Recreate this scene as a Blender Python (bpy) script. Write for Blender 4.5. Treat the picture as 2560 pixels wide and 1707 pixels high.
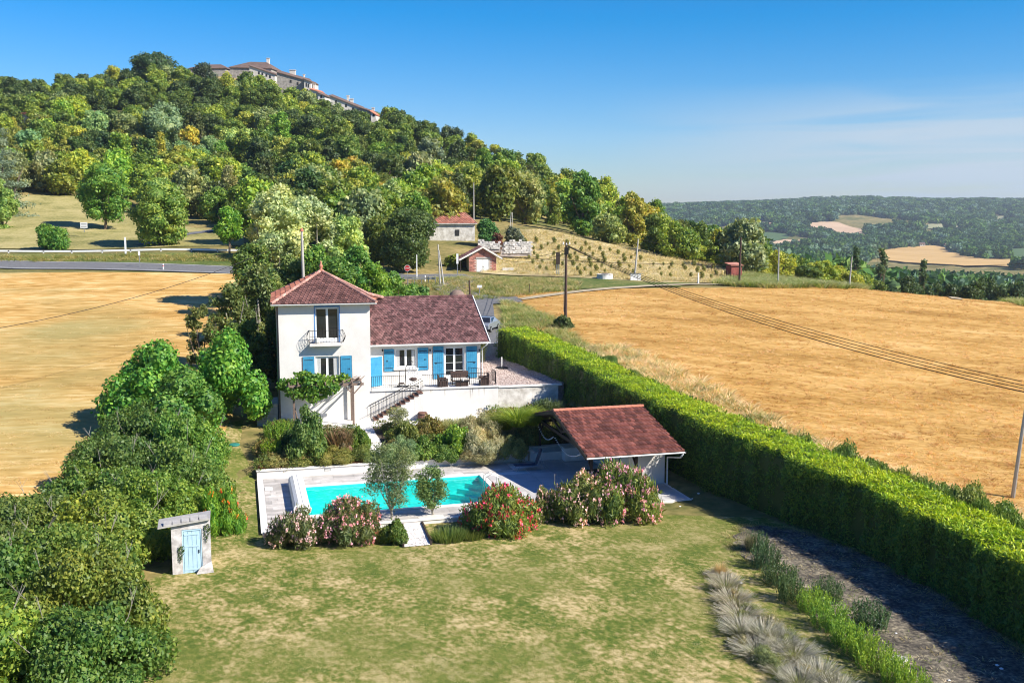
import bpy, bmesh, math, random
import numpy as np
from mathutils import Vector, Matrix

for o in list(bpy.data.objects):
    bpy.data.objects.remove(o)
scene = bpy.context.scene
COL = scene.collection

# ------------------------------------------------------------------ camera
CAM_H = 15.8
PITCH = math.atan(308 / 2500)
cam_data = bpy.data.cameras.new("camera")
cam = bpy.data.objects.new("camera", cam_data)
COL.objects.link(cam)
cam.location = (0, 0, CAM_H)
cam.rotation_euler = (math.pi / 2 - PITCH, 0, 0)
cam_data.sensor_width = 36
cam_data.lens = 36 * 2500 / 2560 / math.cos(PITCH)
cam_data.clip_start = 0.5
cam_data.clip_end = 30000
scene.camera = cam

# ------------------------------------------------------------------ light
SUNV = Vector((1.16, -0.58, 1.0)).normalized()      # towards the sun
world = bpy.data.worlds.new("World")
scene.world = world
world.use_nodes = True
wn, wl = world.node_tree.nodes, world.node_tree.links
wn.clear()
w_out = wn.new("ShaderNodeOutputWorld")
w_bg = wn.new("ShaderNodeBackground")
w_sky = wn.new("ShaderNodeTexSky")
w_sky.sky_type = 'NISHITA'
w_sky.sun_disc = False
w_sky.sun_elevation = math.asin(SUNV.z)
w_sky.sun_rotation = math.atan2(SUNV.x, SUNV.y)
w_sky.altitude = 200
w_sky.air_density = 1.15
w_sky.dust_density = 0.05
w_sky.ozone_density = 3.0
SKY_STRENGTH = 0.060
w_bg.inputs['Strength'].default_value = SKY_STRENGTH
# thin cirrus: a streaky noise over the direction of view, in a band above the horizon
w_co = wn.new("ShaderNodeTexCoord")
w_sep = wn.new("ShaderNodeSeparateXYZ")
w_map = wn.new("ShaderNodeMapping")
w_map.inputs['Scale'].default_value = (2.0, 2.0, 34.0)
w_map.inputs['Rotation'].default_value = (0.0, math.radians(-7), 0.0)
w_noi = wn.new("ShaderNodeTexNoise")
w_noi.inputs['Scale'].default_value = 1.6
w_noi.inputs['Detail'].default_value = 7
w_noi.inputs['Distortion'].default_value = 0.6
w_rmp = wn.new("ShaderNodeValToRGB")
w_rmp.color_ramp.elements[0].position = 0.30
w_rmp.color_ramp.elements[1].position = 0.56
w_band = wn.new("ShaderNodeValToRGB")           # how high over the horizon the veil lies
e = w_band.color_ramp.elements
e[0].position = 0.0; e[0].color = (.7, .7, .7, 1)
e[1].position = 0.125; e[1].color = (0, 0, 0, 1)
n = e.new(0.05); n.color = (1, 1, 1, 1)
n = e.new(0.082); n.color = (.8, .8, .8, 1)
w_side = wn.new("ShaderNodeMapRange")           # the veil lies to the east
w_side.inputs['From Min'].default_value = 0.08
w_side.inputs['From Max'].default_value = 0.34
w_m1 = wn.new("ShaderNodeMath"); w_m1.operation = 'MULTIPLY'
w_m2 = wn.new("ShaderNodeMath"); w_m2.operation = 'MULTIPLY'
w_mix = wn.new("ShaderNodeMixRGB")
w_mix.inputs['Color2'].default_value = (5.6, 6.7, 7.8, 1)
wl.new(w_co.outputs['Generated'], w_map.inputs['Vector'])
wl.new(w_map.outputs[0], w_noi.inputs['Vector'])
wl.new(w_noi.outputs['Fac'], w_rmp.inputs['Fac'])
wl.new(w_co.outputs['Generated'], w_sep.inputs[0])
wl.new(w_sep.outputs['Z'], w_band.inputs['Fac'])
wl.new(w_sep.outputs['X'], w_side.inputs['Value'])
wl.new(w_rmp.outputs['Color'], w_m1.inputs[0])
wl.new(w_band.outputs['Color'], w_m1.inputs[1])
wl.new(w_m1.outputs[0], w_m2.inputs[0])
wl.new(w_side.outputs[0], w_m2.inputs[1])
wl.new(w_m2.outputs[0], w_mix.inputs['Fac'])
w_hsv = wn.new("ShaderNodeHueSaturation")
w_hsv.inputs['Saturation'].default_value = 1.45
wl.new(w_sky.outputs[0], w_hsv.inputs['Color'])
w_s = wn.new("ShaderNodeSeparateColor"); w_c = wn.new("ShaderNodeCombineColor")      # deep polarised blue
w_r = wn.new("ShaderNodeMath"); w_r.operation = 'SUBTRACT'; w_r.inputs[1].default_value = 0.90
w_r2 = wn.new("ShaderNodeMath"); w_r2.operation = 'MAXIMUM'; w_r2.inputs[1].default_value = 0.18
w_b = wn.new("ShaderNodeMath"); w_b.operation = 'MULTIPLY'; w_b.inputs[1].default_value = 1.42
wl.new(w_hsv.outputs[0], w_s.inputs[0]); wl.new(w_s.outputs[0], w_r.inputs[0]); wl.new(w_r.outputs[0], w_r2.inputs[0])
wl.new(w_r2.outputs[0], w_c.inputs[0]); wl.new(w_s.outputs[1], w_c.inputs[1]); wl.new(w_s.outputs[2], w_b.inputs[0]); wl.new(w_b.outputs[0], w_c.inputs[2])
wl.new(w_c.outputs[0], w_mix.inputs['Color1'])
wl.new(w_mix.outputs[0], w_bg.inputs['Color'])
wl.new(w_bg.outputs[0], w_out.inputs['Surface'])

sun_data = bpy.data.lights.new("sun", 'SUN')
sun_data.energy = 5.0
sun_data.angle = math.radians(0.5)
sun_data.color = (1.0, 0.94, 0.84)
sun = bpy.data.objects.new("sun", sun_data)
COL.objects.link(sun)
sun.rotation_euler = SUNV.to_track_quat('Z', 'Y').to_euler()
sun.location = (60, -30, 80)

scene.view_settings.view_transform = 'Standard'
scene.view_settings.look = 'None'
scene.view_settings.exposure = 0.80
scene.view_settings.gamma = 1.0
scene.cycles.filter_width = 1.05

# ------------------------------------------------------------------ pixel <-> place (survey of the photograph, in 2352 px wide units)
FD = 2500 / 2560 * 2352
def ray(u, v):
    x = (u - 1176) / FD * math.cos(PITCH); y = (784.2 - v) / FD * math.cos(PITCH)
    return (x, math.cos(PITCH) + y * math.sin(PITCH), -math.sin(PITCH) + y * math.cos(PITCH))
def UZ(u, v, z):
    d = ray(u, v); t = (z - CAM_H) / d[2]
    return Vector((d[0] * t, d[1] * t, z))
def UD(u, v, D):
    d = ray(u, v); t = D / d[1]
    return Vector((d[0] * t, D, CAM_H + d[2] * t))
def z1(a, b): return ((640 + a / 2.94) * .91875, (640 + b / 2.94) * .91875)
def z4(a, b): return ((1240 + a / 4.127) * .91875, (960 + b / 4.127) * .91875)

# ------------------------------------------------------------------ terrain heights (surveyed control points, linear radial basis)
ctl = []
def cw(*p):
    for q in p: ctl.append(q)
def cd(*p):
    for (u, v, D) in p: ctl.append(tuple(UD(u, v, D)))
cw((-12, 30, -.15), (0, 20, -.3), (15, 30, -.1), (25, 35, -.1), (0, 0, -.5), (60, 0, -1), (-60, 0, -1), (0, 45, -.1), (-14, 45, -.1), (14, 47, -.1),
   (-16.5, 55, 0), (-18, 65, .6), (-19, 73, 1.3), (-25, 55, 0), (-40, 55, 0), (-30, 80, 2.2), (-60, 80, 2.2), (-30, 110, 4.6), (-70, 110, 4.6), (-20, 90, 3.1),
   (-8, 56, -.3), (-8, 64, .0), (3, 56, -.2), (13, 60, .2), (9, 70, 1.5), (7, 76, 2.6),
   (-5, 85, 3.0), (-15, 87, 2.9), (0, 95, 3.5), (6, 85, 3.4),
   (10, 90, 3.8), (35, 90, 3.2), (60, 90, 2.6), (29, 56, 0), (20, 45, -.1), (40, 60, .2), (80, 136, 3.4), (6, 105, 5.0), (-3, 112, 4.9), (-2, 121, 5.7), (-90, 60, 0), (90, 60, -1))
cd((0, 218, 430), (100, 240, 430), (200, 228, 430), (300, 220, 420), (380, 186, 420), (440, 178, 430), (520, 178, 440), (600, 192, 440), (700, 228, 430), (800, 272, 425), (870, 302, 410),
   (960, 327, 400), (1060, 362, 390), (1200, 412, 370), (1300, 472, 350), (1400, 508, 330), (1500, 543, 310), (1600, 583, 290), (1700, 624, 270), (1800, 660, 250),
   (1900, 690, 235), (2000, 714, 220), (2200, 732, 210), (2352, 742, 200), (-200, 230, 430),
   (0, 450, 240), (200, 450, 250), (0, 350, 320), (400, 350, 330), (400, 480, 250), (700, 450, 260), (900, 400, 300), (900, 520, 200), (1100, 505, 215), (1250, 530, 200), (1400, 562, 195),
   (1500, 590, 185), (1600, 612, 175), (1740, 650, 155), (-200, 450, 240), (-200, 577, 170),
   (100, 520, 200), (300, 530, 200), (200, 565, 178), (0, 577, 170), (400, 573, 170), (0, 608, 156), (530, 618, 153), (0, 626, 150), (530, 630, 148),
   (700, 640, 145), (900, 640, 142), (935, 640, 140), (1100, 628, 152), (1200, 634, 148), (1300, 642, 142), (1600, 652, 140), (1400, 657, 132), (1900, 660, 136), (2352, 702, 136))
cw((-400, 200, 20), (-300, 400, 75), (-600, 600, 60), (0, 470, 24), (-60, 500, 38), (-110, 520, 60), (-200, 540, 70), (60, 420, 10), (100, 520, -10), (200, 500, -30), (400, 600, -40), (0, 600, 0), (-60, 620, 20), (0, 900, -20), (-300, 1000, 0),
   (150, 350, -25), (250, 350, -34), (100, 320, -12), (200, 260, -18), (350, 450, -42), (250, 900, -42), (600, 900, -42), (1000, 1200, -42), (500, 1400, -45), (900, 1900, -42), (500, 2200, -34), (200, 2000, -20), (1300, 2200, -30),
   (600, 2900, 8), (300, 2900, 10), (1200, 2900, 0), (1700, 2700, -5), (500, 4000, 40), (651, 4000, 47), (800, 4000, 58), (912, 4000, 57), (1030, 4000, 62), (1174, 4000, 74), (1365, 4000, 80), (1500, 4000, 76), (1592, 4000, 62), (1700, 4000, 72), (1900, 4000, 70), (2100, 4000, 66), (900, 2700, 24), (1250, 2500, -12), (650, 3100, 36), (1600, 3000, 32), (1150, 3300, 48), (100, 4000, 45),
   (2600, 4000, 60), (0, 5000, 50), (1000, 6000, 30), (3000, 6000, 30), (-3000, 5000, 0), (4000, 2000, -30), (-3000, 1000, 0), (3000, -200, -5), (-3000, -200, 0))
P = np.array(ctl, float)
def _k(X, Y):
    return np.sqrt((X[:, None] - P[None, :, 0]) ** 2 + (Y[:, None] - P[None, :, 1]) ** 2 + 4.0)
nP = len(P)
A = np.zeros((nP + 3, nP + 3))
A[:nP, :nP] = _k(P[:, 0], P[:, 1]) + 0.0
A[:nP, nP] = 1; A[:nP, nP + 1] = P[:, 0] / 1000; A[:nP, nP + 2] = P[:, 1] / 1000
A[nP:, :nP] = A[:nP, nP:].T
SOL = np.linalg.lstsq(A, np.concatenate([P[:, 2], [0, 0, 0]]), rcond=None)[0]
def rbf(X, Y):
    X = np.atleast_1d(np.asarray(X, float)); Y = np.atleast_1d(np.asarray(Y, float))
    out = np.empty(len(X))
    for i in range(0, len(X), 20000):
        a, b = X[i:i + 20000], Y[i:i + 20000]
        out[i:i + 20000] = _k(a, b) @ SOL[:nP] + SOL[nP] + SOL[nP + 1] * a / 1000 + SOL[nP + 2] * b / 1000
    return out

# frames of the two rectangular groups
TH = math.radians(13.0)                           # house
HO = Vector((-16.55, 71.0, 0)); HE1 = Vector((math.cos(TH), math.sin(TH), 0)); HE2 = Vector((-math.sin(TH), math.cos(TH), 0))
def HL(a, b, z=0): return HO + HE1 * a + HE2 * b + Vector((0, 0, z))
TP = math.radians(15.2)                           # pool and pavilion
PO = Vector((-12.6, 49.3, 0)); PE1 = Vector((math.cos(TP), math.sin(TP), 0)); PE2 = Vector((-math.sin(TP), math.cos(TP), 0))
def PL(a, b, z=0): return PO + PE1 * a + PE2 * b + Vector((0, 0, z))
def hloc(X, Y):
    dx, dy = X - HO.x, Y - HO.y
    return dx * HE1.x + dy * HE1.y, dx * HE2.x + dy * HE2.y
def ploc(X, Y):
    dx, dy = X - PO.x, Y - PO.y
    return dx * PE1.x + dy * PE1.y, dx * PE2.x + dy * PE2.y
YARD_Z = 3.2

def growing(start, end, step, free, g):
    out = [start]; s = step
    while out[-1] < end:
        if out[-1] > free: s *= g
        out.append(out[-1] + s)
    return out
xs = growing(0, 4500, .5, 34, 1.03)
GX = np.array([-x for x in xs[:0:-1]] + xs)
GY = np.array([-x for x in growing(0, 300, 4, 20, 1.2)[:0:-1]] + [y for y in growing(0, 26, 2, 100, 1)][:-1] + growing(26, 7000, .5, 96, 1.025))
MX, MY = np.meshgrid(GX, GY)
MZ = rbf(MX.ravel(), MY.ravel()).reshape(MX.shape)
_rs = np.random.RandomState(5)
rough_amp = np.clip((MY - 160) / 2500, 0, .9) * 9
MZ += _rs.uniform(-.5, .5, MZ.shape) * rough_amp * .6
pa, pb = ploc(MX, MY)
ha, hb = hloc(MX, MY)
cap = np.full(MX.shape, 1e9)
cap = np.where((pa > .25) & (pa < 23.6) & (pb > .3) & (pb < 11.4), -.4, cap)
bedc = np.clip(.42 + (pb - 11.4) * .1, .3, 1.2) - .35
cap = np.where((pa > .4) & (pa < 23) & (pb >= 11.4) & (hb < .4), bedc, cap)
cap = np.where((ha > .1) & (ha < 20.4) & (hb >= .0) & (hb < 18), np.minimum(2.9, .6 + np.maximum(hb, 0) * 1.2), cap)
cap = np.where((pa > -.7) & (pa < .4) & (pb > 3) & (pb < 12.3), np.minimum(cap, -.12), cap)
MZ = np.minimum(MZ, cap)
pool_in = (pa > 1.8) & (pa < 13.9) & (pb > 1.5) & (pb < 8.9)
MZ = np.where(pool_in, -2.4, MZ)
def h_many(X, Y):
    X = np.atleast_1d(np.asarray(X, float)); Y = np.atleast_1d(np.asarray(Y, float))
    i = np.clip(np.searchsorted(GX, X) - 1, 0, len(GX) - 2); j = np.clip(np.searchsorted(GY, Y) - 1, 0, len(GY) - 2)
    s = (X - GX[i]) / (GX[i + 1] - GX[i]); t = (Y - GY[j]) / (GY[j + 1] - GY[j])
    return (MZ[j, i] * (1 - s) * (1 - t) + MZ[j, i + 1] * s * (1 - t) + MZ[j + 1, i] * (1 - s) * t + MZ[j + 1, i + 1] * s * t)
def h(x, y): return float(h_many([x], [y])[0])
def G(u, v, dmin=25):
    """the point of the ground seen at (u, v)"""
    d = ray(u, v)
    D = dmin * (1.012 ** np.arange(460))
    t = D / d[1]
    zz = CAM_H + d[2] * t; hh = h_many(d[0] * t, d[1] * t)
    k = np.nonzero(zz < hh)[0]
    if len(k) == 0: return None
    k = k[0]
    if k == 0: a = 1.0
    else:
        g0 = zz[k - 1] - hh[k - 1]; g1 = zz[k] - hh[k]; a = g0 / (g0 - g1)
        t = t[k - 1] + (t[k] - t[k - 1]) * a
        return Vector((d[0] * t, d[1] * t, CAM_H + d[2] * t))
    return Vector((d[0] * t[0], d[1] * t[0], zz[0]))

# ------------------------------------------------------------------ materials
def mat(name, col, var=.12, scale=3.0, rough=.85, bump=0.0, bscale=40.0, island=0.0, metal=0.0, spec=.3, detail=4, col2=None, coords='world', stretch=None):
    m = bpy.data.materials.new(name); m.use_nodes = True
    nt = m.node_tree; N, L = nt.nodes, nt.links
    bs = N['Principled BSDF']
    bs.inputs['Roughness'].default_value = rough
    bs.inputs['Metallic'].default_value = metal
    bs.inputs['Specular IOR Level'].default_value = spec
    geo = N.new('ShaderNodeNewGeometry')
    src = geo.outputs['Position']
    if stretch:
        mp = N.new('ShaderNodeMapping'); mp.inputs['Scale'].default_value = stretch[:3]
        if len(stretch) > 3: mp.inputs['Rotation'].default_value = (0, 0, stretch[3])
        mp.vector_type = 'TEXTURE' if False else 'POINT'
        L.new(src, mp.inputs[0]); src = mp.outputs[0]
    noi = N.new('ShaderNodeTexNoise'); noi.inputs['Scale'].default_value = scale; noi.inputs['Detail'].default_value = detail
    noi.inputs['Roughness'].default_value = .65
    L.new(src, noi.inputs['Vector'])
    rp = N.new('ShaderNodeValToRGB')
    rp.color_ramp.elements[0].position = .3; rp.color_ramp.elements[1].position = .7
    c2 = col2 if col2 else tuple(min(1, c * (1 + var)) for c in col)
    c1 = tuple(c * (1 - var) for c in col) if not col2 else col
    rp.color_ramp.elements[0].color = (*c1, 1); rp.color_ramp.elements[1].color = (*c2, 1)
    L.new(noi.outputs['Fac'], rp.inputs[0])
    out = rp.outputs[0]
    if island:
        mr = N.new('ShaderNodeMapRange'); mr.inputs['To Min'].default_value = 1 - island; mr.inputs['To Max'].default_value = 1 + island
        L.new(geo.outputs['Random Per Island'], mr.inputs['Value'])
        mx = N.new('ShaderNodeVectorMath'); mx.operation = 'SCALE'
        L.new(out, mx.inputs[0]); L.new(mr.outputs[0], mx.inputs['Scale']); out = mx.outputs[0]
    L.new(out, bs.inputs['Base Color'])
    if bump:
        nb = N.new('ShaderNodeTexNoise'); nb.inputs['Scale'].default_value = bscale; nb.inputs['Detail'].default_value = 3
        L.new(src, nb.inputs['Vector'])
        bp = N.new('ShaderNodeBump'); bp.inputs['Strength'].default_value = 1.0; bp.inputs['Distance'].default_value = bump
        L.new(nb.outputs['Fac'], bp.inputs['Height']); L.new(bp.outputs[0], bs.inputs['Normal'])
    return m

def ground_mat(name, stops, scale=.6, fine=14.0, fine_amt=.35, bump=.05, bscale=9.0, stretch=None, rough=1.0, big=None):
    """several earthy colours blended by noise, with a finer noise on top; big = (scale, colour, threshold) for broad patches"""
    m = bpy.data.materials.new(name); m.use_nodes = True
    nt = m.node_tree; N, L = nt.nodes, nt.links
    bs = N['Principled BSDF']; bs.inputs['Roughness'].default_value = rough; bs.inputs['Specular IOR Level'].default_value = .1
    geo = N.new('ShaderNodeNewGeometry'); src = geo.outputs['Position']
    if stretch:
        mp = N.new('ShaderNodeMapping'); mp.inputs['Rotation'].default_value = (0, 0, stretch[3]); 
        mp2 = N.new('ShaderNodeMapping'); mp2.inputs['Scale'].default_value = stretch[:3]
        L.new(src, mp.inputs[0]); L.new(mp.outputs[0], mp2.inputs[0]); src = mp2.outputs[0]
    n1 = N.new('ShaderNodeTexNoise'); n1.inputs['Scale'].default_value = scale; n1.inputs['Detail'].default_value = 8; n1.inputs['Roughness'].default_value = .7
    n2 = N.new('ShaderNodeTexNoise'); n2.inputs['Scale'].default_value = fine; n2.inputs['Detail'].default_value = 4
    L.new(src, n1.inputs['Vector']); L.new(src, n2.inputs['Vector'])
    ad = N.new('ShaderNodeMath'); ad.operation = 'MULTIPLY_ADD'; ad.inputs[1].default_value = fine_amt; 
    sb = N.new('ShaderNodeMath'); sb.operation = 'SUBTRACT'; sb.inputs[1].default_value = fine_amt * .5
    L.new(n2.outputs['Fac'], ad.inputs[0]); L.new(n1.outputs['Fac'], ad.inputs[2]); L.new(ad.outputs[0], sb.inputs[0])
    rp = N.new('ShaderNodeValToRGB'); el = rp.color_ramp.elements
    el[0].position = stops[0][0]; el[0].color = (*stops[0][1], 1)
    el[1].position = stops[-1][0]; el[1].color = (*stops[-1][1], 1)
    for p, c in stops[1:-1]:
        q = el.new(p); q.color = (*c, 1)
    L.new(sb.outputs[0], rp.inputs[0])
    out = rp.outputs[0]
    if big:
        nb = N.new('ShaderNodeTexNoise'); nb.inputs['Scale'].default_value = big[0]; nb.inputs['Detail'].default_value = 5
        L.new(src if len(big) > 4 else geo.outputs['Position'], nb.inputs['Vector'])
        r2 = N.new('ShaderNodeMapRange'); r2.inputs['From Min'].default_value = big[2] - .06; r2.inputs['From Max'].default_value = big[2] + .1
        r2.inputs['To Max'].default_value = big[3]
        L.new(nb.outputs['Fac'], r2.inputs['Value'])
        mx = N.new('ShaderNodeMixRGB'); mx.inputs['Color2'].default_value = (*big[1], 1)
        L.new(r2.outputs[0], mx.inputs['Fac']); L.new(out, mx.inputs['Color1']); out = mx.outputs[0]
    L.new(out, bs.inputs['Base Color'])
    if bump:
        nb = N.new('ShaderNodeTexNoise'); nb.inputs['Scale'].default_value = bscale; nb.inputs['Detail'].default_value = 5
        L.new(src, nb.inputs['Vector'])
        bp = N.new('ShaderNodeBump'); bp.inputs['Distance'].default_value = bump
        L.new(nb.outputs['Fac'], bp.inputs['Height']); L.new(bp.outputs[0], bs.inputs['Normal'])
    return m

def leaf_mat(name, transl=.3, use_obj=True, col=(.08, .14, .03), var=.6, nscale=.9, rough=.5, spec=.35, warm=.55):
    m = bpy.data.materials.new(name); m.use_nodes = True
    nt = m.node_tree; N, L = nt.nodes, nt.links
    out = N['Material Output']; bs = N['Principled BSDF']
    bs.inputs['Roughness'].default_value = rough; bs.inputs['Specular IOR Level'].default_value = spec
    geo = N.new('ShaderNodeNewGeometry'); oi = N.new('ShaderNodeObjectInfo')
    if use_obj: base = oi.outputs['Color']
    else:
        rg = N.new('ShaderNodeRGB'); rg.outputs[0].default_value = (*col, 1); base = rg.outputs[0]
    noi = N.new('ShaderNodeTexNoise'); noi.inputs['Scale'].default_value = nscale; noi.inputs['Detail'].default_value = 3
    L.new(geo.outputs['Position'], noi.inputs['Vector'])
    a = N.new('ShaderNodeMath'); a.operation = 'ADD'
    L.new(geo.outputs['Random Per Island'], a.inputs[0]); L.new(noi.outputs['Fac'], a.inputs[1])
    mr = N.new('ShaderNodeMapRange'); mr.inputs['From Min'].default_value = .2; mr.inputs['From Max'].default_value = 1.6
    mr.inputs['To Min'].default_value = 1 - var; mr.inputs['To Max'].default_value = 1 + var
    L.new(a.outputs[0], mr.inputs['Value'])
    n2 = N.new('ShaderNodeTexNoise'); n2.inputs['Scale'].default_value = nscale * .35; n2.inputs['Detail'].default_value = 2
    L.new(geo.outputs['Position'], n2.inputs['Vector'])
    r3 = N.new('ShaderNodeMapRange'); r3.inputs['From Min'].default_value = .38; r3.inputs['From Max'].default_value = .62; r3.inputs['To Max'].default_value = warm
    L.new(n2.outputs['Fac'], r3.inputs['Value'])
    wm = N.new('ShaderNodeMixRGB'); wm.blend_type = 'MULTIPLY'; wm.inputs['Color2'].default_value = (1.5, 1.2, .85, 1)
    L.new(r3.outputs[0], wm.inputs['Fac']); L.new(base, wm.inputs['Color1']); base = wm.outputs[0]
    hs = N.new('ShaderNodeHueSaturation')
    h2 = N.new('ShaderNodeMapRange'); h2.inputs['To Min'].default_value = .535; h2.inputs['To Max'].default_value = .465
    L.new(geo.outputs['Random Per Island'], h2.inputs['Value'])
    L.new(h2.outputs[0], hs.inputs['Hue']); L.new(mr.outputs[0], hs.inputs['Value']); L.new(base, hs.inputs['Color'])
    L.new(hs.outputs[0], bs.inputs['Base Color'])
    tr = N.new('ShaderNodeBsdfTranslucent')
    t2 = N.new('ShaderNodeMixRGB'); t2.blend_type = 'MULTIPLY'; t2.inputs['Fac'].default_value = 1; t2.inputs['Color2'].default_value = (1.5, 1.5, .7, 1)
    L.new(hs.outputs[0], t2.inputs['Color1']); L.new(t2.outputs[0], tr.inputs['Color'])
    mx = N.new('ShaderNodeMixShader'); mx.inputs[0].default_value = transl
    L.new(bs.outputs[0], mx.inputs[1]); L.new(tr.outputs[0], mx.inputs[2]); L.new(mx.outputs[0], out.inputs['Surface'])
    return m

MT = {}
MT['leaf'] = leaf_mat('leaf_green')
MT['leaf_far'] = leaf_mat('leaf_far', transl=.2, nscale=.12, var=.5, rough=.8, spec=.1)
MT['blade'] = leaf_mat('blade', transl=.3, nscale=.8, var=.4, warm=0)
MT['blade'].node_tree.nodes['Hue/Saturation/Value'].inputs['Saturation'].default_value = .95
MT['bark'] = mat('bark', (.16, .12, .085), .35, 6, bump=.02, bscale=30)
MT['bark_grey'] = mat('bark_grey', (.30, .27, .22), .3, 6, bump=.02, bscale=30)
MT['render_white'] = mat('white_render', (.60, .57, .52), .035, .6, rough=.9, bump=.012, bscale=25, col2=(.715, .69, .65))
MT['render_old'] = mat('old_render', (.40, .36, .30), .2, 1.5, rough=.95, bump=.03, bscale=14, col2=(.78, .75, .69))
MT['white'] = mat('white_paint', (.80, .80, .77), .04, 3, rough=.45)
MT['white_stone'] = mat('white_stone', (.70, .67, .61), .1, 2.5, rough=.8, bump=.004)
MT['blue'] = mat('blue_shutter_paint', (.028, .20, .36), .08, 2.2, rough=.55, island=.14, col2=(.055, .28, .44))
MT['blue_pale'] = mat('pale_blue_paint', (.40, .57, .68), .1, 5, rough=.7)
MT['blue_dark'] = mat('blue_lintel_paint', (.08, .22, .50), .08, 4, rough=.5)
MT['black'] = mat('black_iron', (.018, .017, .016), .2, 8, rough=.5)
MT['glass'] = mat('window_glass', (.016, .019, .022), .3, 1.2, rough=.04, spec=.9)
MT['curtain'] = mat('net_curtain', (.66, .66, .64), .1, 8)
MT['tile_dark'] = mat('roof_tile_dark', (.105, .045, .038), .3, 1.6, rough=.85, island=.42, col2=(.19, .095, .08))
MT['tile_red'] = mat('roof_tile_red', (.105, .044, .042), .3, 1.7, rough=.85, island=.55, col2=(.21, .115, .105))
MT['tile_orange'] = mat('roof_tile_orange', (.40, .13, .075), .3, 1.1, rough=.85, island=.3, col2=(.46, .20, .13))
MT['tile_old'] = mat('roof_tile_old', (.105, .072, .058), .3, .5, rough=.9, island=.3, col2=(.17, .115, .09))
MT['ridge'] = mat('ridge_tile', (.44, .24, .19), .2, 3, rough=.85, island=.25)
MT['wood_dark'] = mat('dark_wood', (.050, .034, .026), .3, 8, rough=.7)
MT['wood_grey'] = mat('weathered_wood', (.22, .155, .12), .25, 8, rough=.85)
MT['wicker'] = mat('brown_wicker', (.075, .045, .035), .3, 20, rough=.7, bump=.01, bscale=60)
MT['cushion'] = mat('pale_cushion', (.58, .54, .48), .08, 8)
MT['navy'] = mat('navy_sling', (.030, .050, .085), .1, 8, rough=.7)
MT['grey_metal'] = mat('grey_metal', (.38, .39, .39), .08, 4, rough=.4, metal=.6)
MT['concrete'] = mat('concrete', (.42, .40, .36), .15, 3, rough=.9, bump=.01)
MT['pole_wood'] = mat('pole_wood', (.085, .055, .042), .3, 3, rough=.9)
MT['asphalt'] = mat('asphalt', (.15, .15, .15), .15, 2, rough=.95, bump=.01)
MT['paint'] = mat('road_paint', (.68, .68, .65), .1, 4)
MT['paver'] = mat('deck_paver', (.50, .46, .41), .18, 1.6, rough=.8, bump=.003, bscale=30, col2=(.66, .63, .58))
MT['paver_dark'] = mat('deck_slab', (.50, .48, .45), .1, 1.2, rough=.85, island=.12)
MT['liner'] = mat('pool_liner', (.05, .80, .72), .06, 1.2, rough=.5)
MT['stone'] = mat('pale_stone', (.70, .66, .60), .22, 4, rough=.95, island=.22, bump=.02)
MT['brick'] = mat('red_brick', (.42, .185, .14), .25, 5, rough=.95, island=.35)
MT['mortar'] = mat('mortar', (.52, .44, .38), .12, 6, rough=.95)
MT['terracotta'] = mat('terracotta', (.17, .085, .06), .15, 6)
MT['red'] = mat('red_enamel', (.45, .02, .02), .05, 4, rough=.35)
MT['pink'] = leaf_mat('pink_petal', .25, True, var=.3)
MT['rubber'] = mat('rubber', (.02, .02, .02), .1, 5)
MT['car_paint'] = mat('car_paint', (.30, .33, .37), .03, 2, rough=.2, metal=.4)
MT['shade_dark_soil'] = ground_mat('shade_dark_mulch', [(.3, (.050, .045, .038)), (.46, (.105, .092, .072)), (.58, (.19, .165, .12)), (.72, (.36, .31, .21))], .9, 6, .8, .03, 20)  # soil colour, darkened in part for the shade of the hedge
MT['cable'] = mat('cable', (.03, .027, .025), .1, 5)
MT['leaf_dry'] = leaf_mat('dry_leaf', .2, True, var=.3, warm=0)
MT['leaf_dry'].node_tree.nodes['Hue/Saturation/Value'].inputs['Saturation'].default_value = .7

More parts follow.
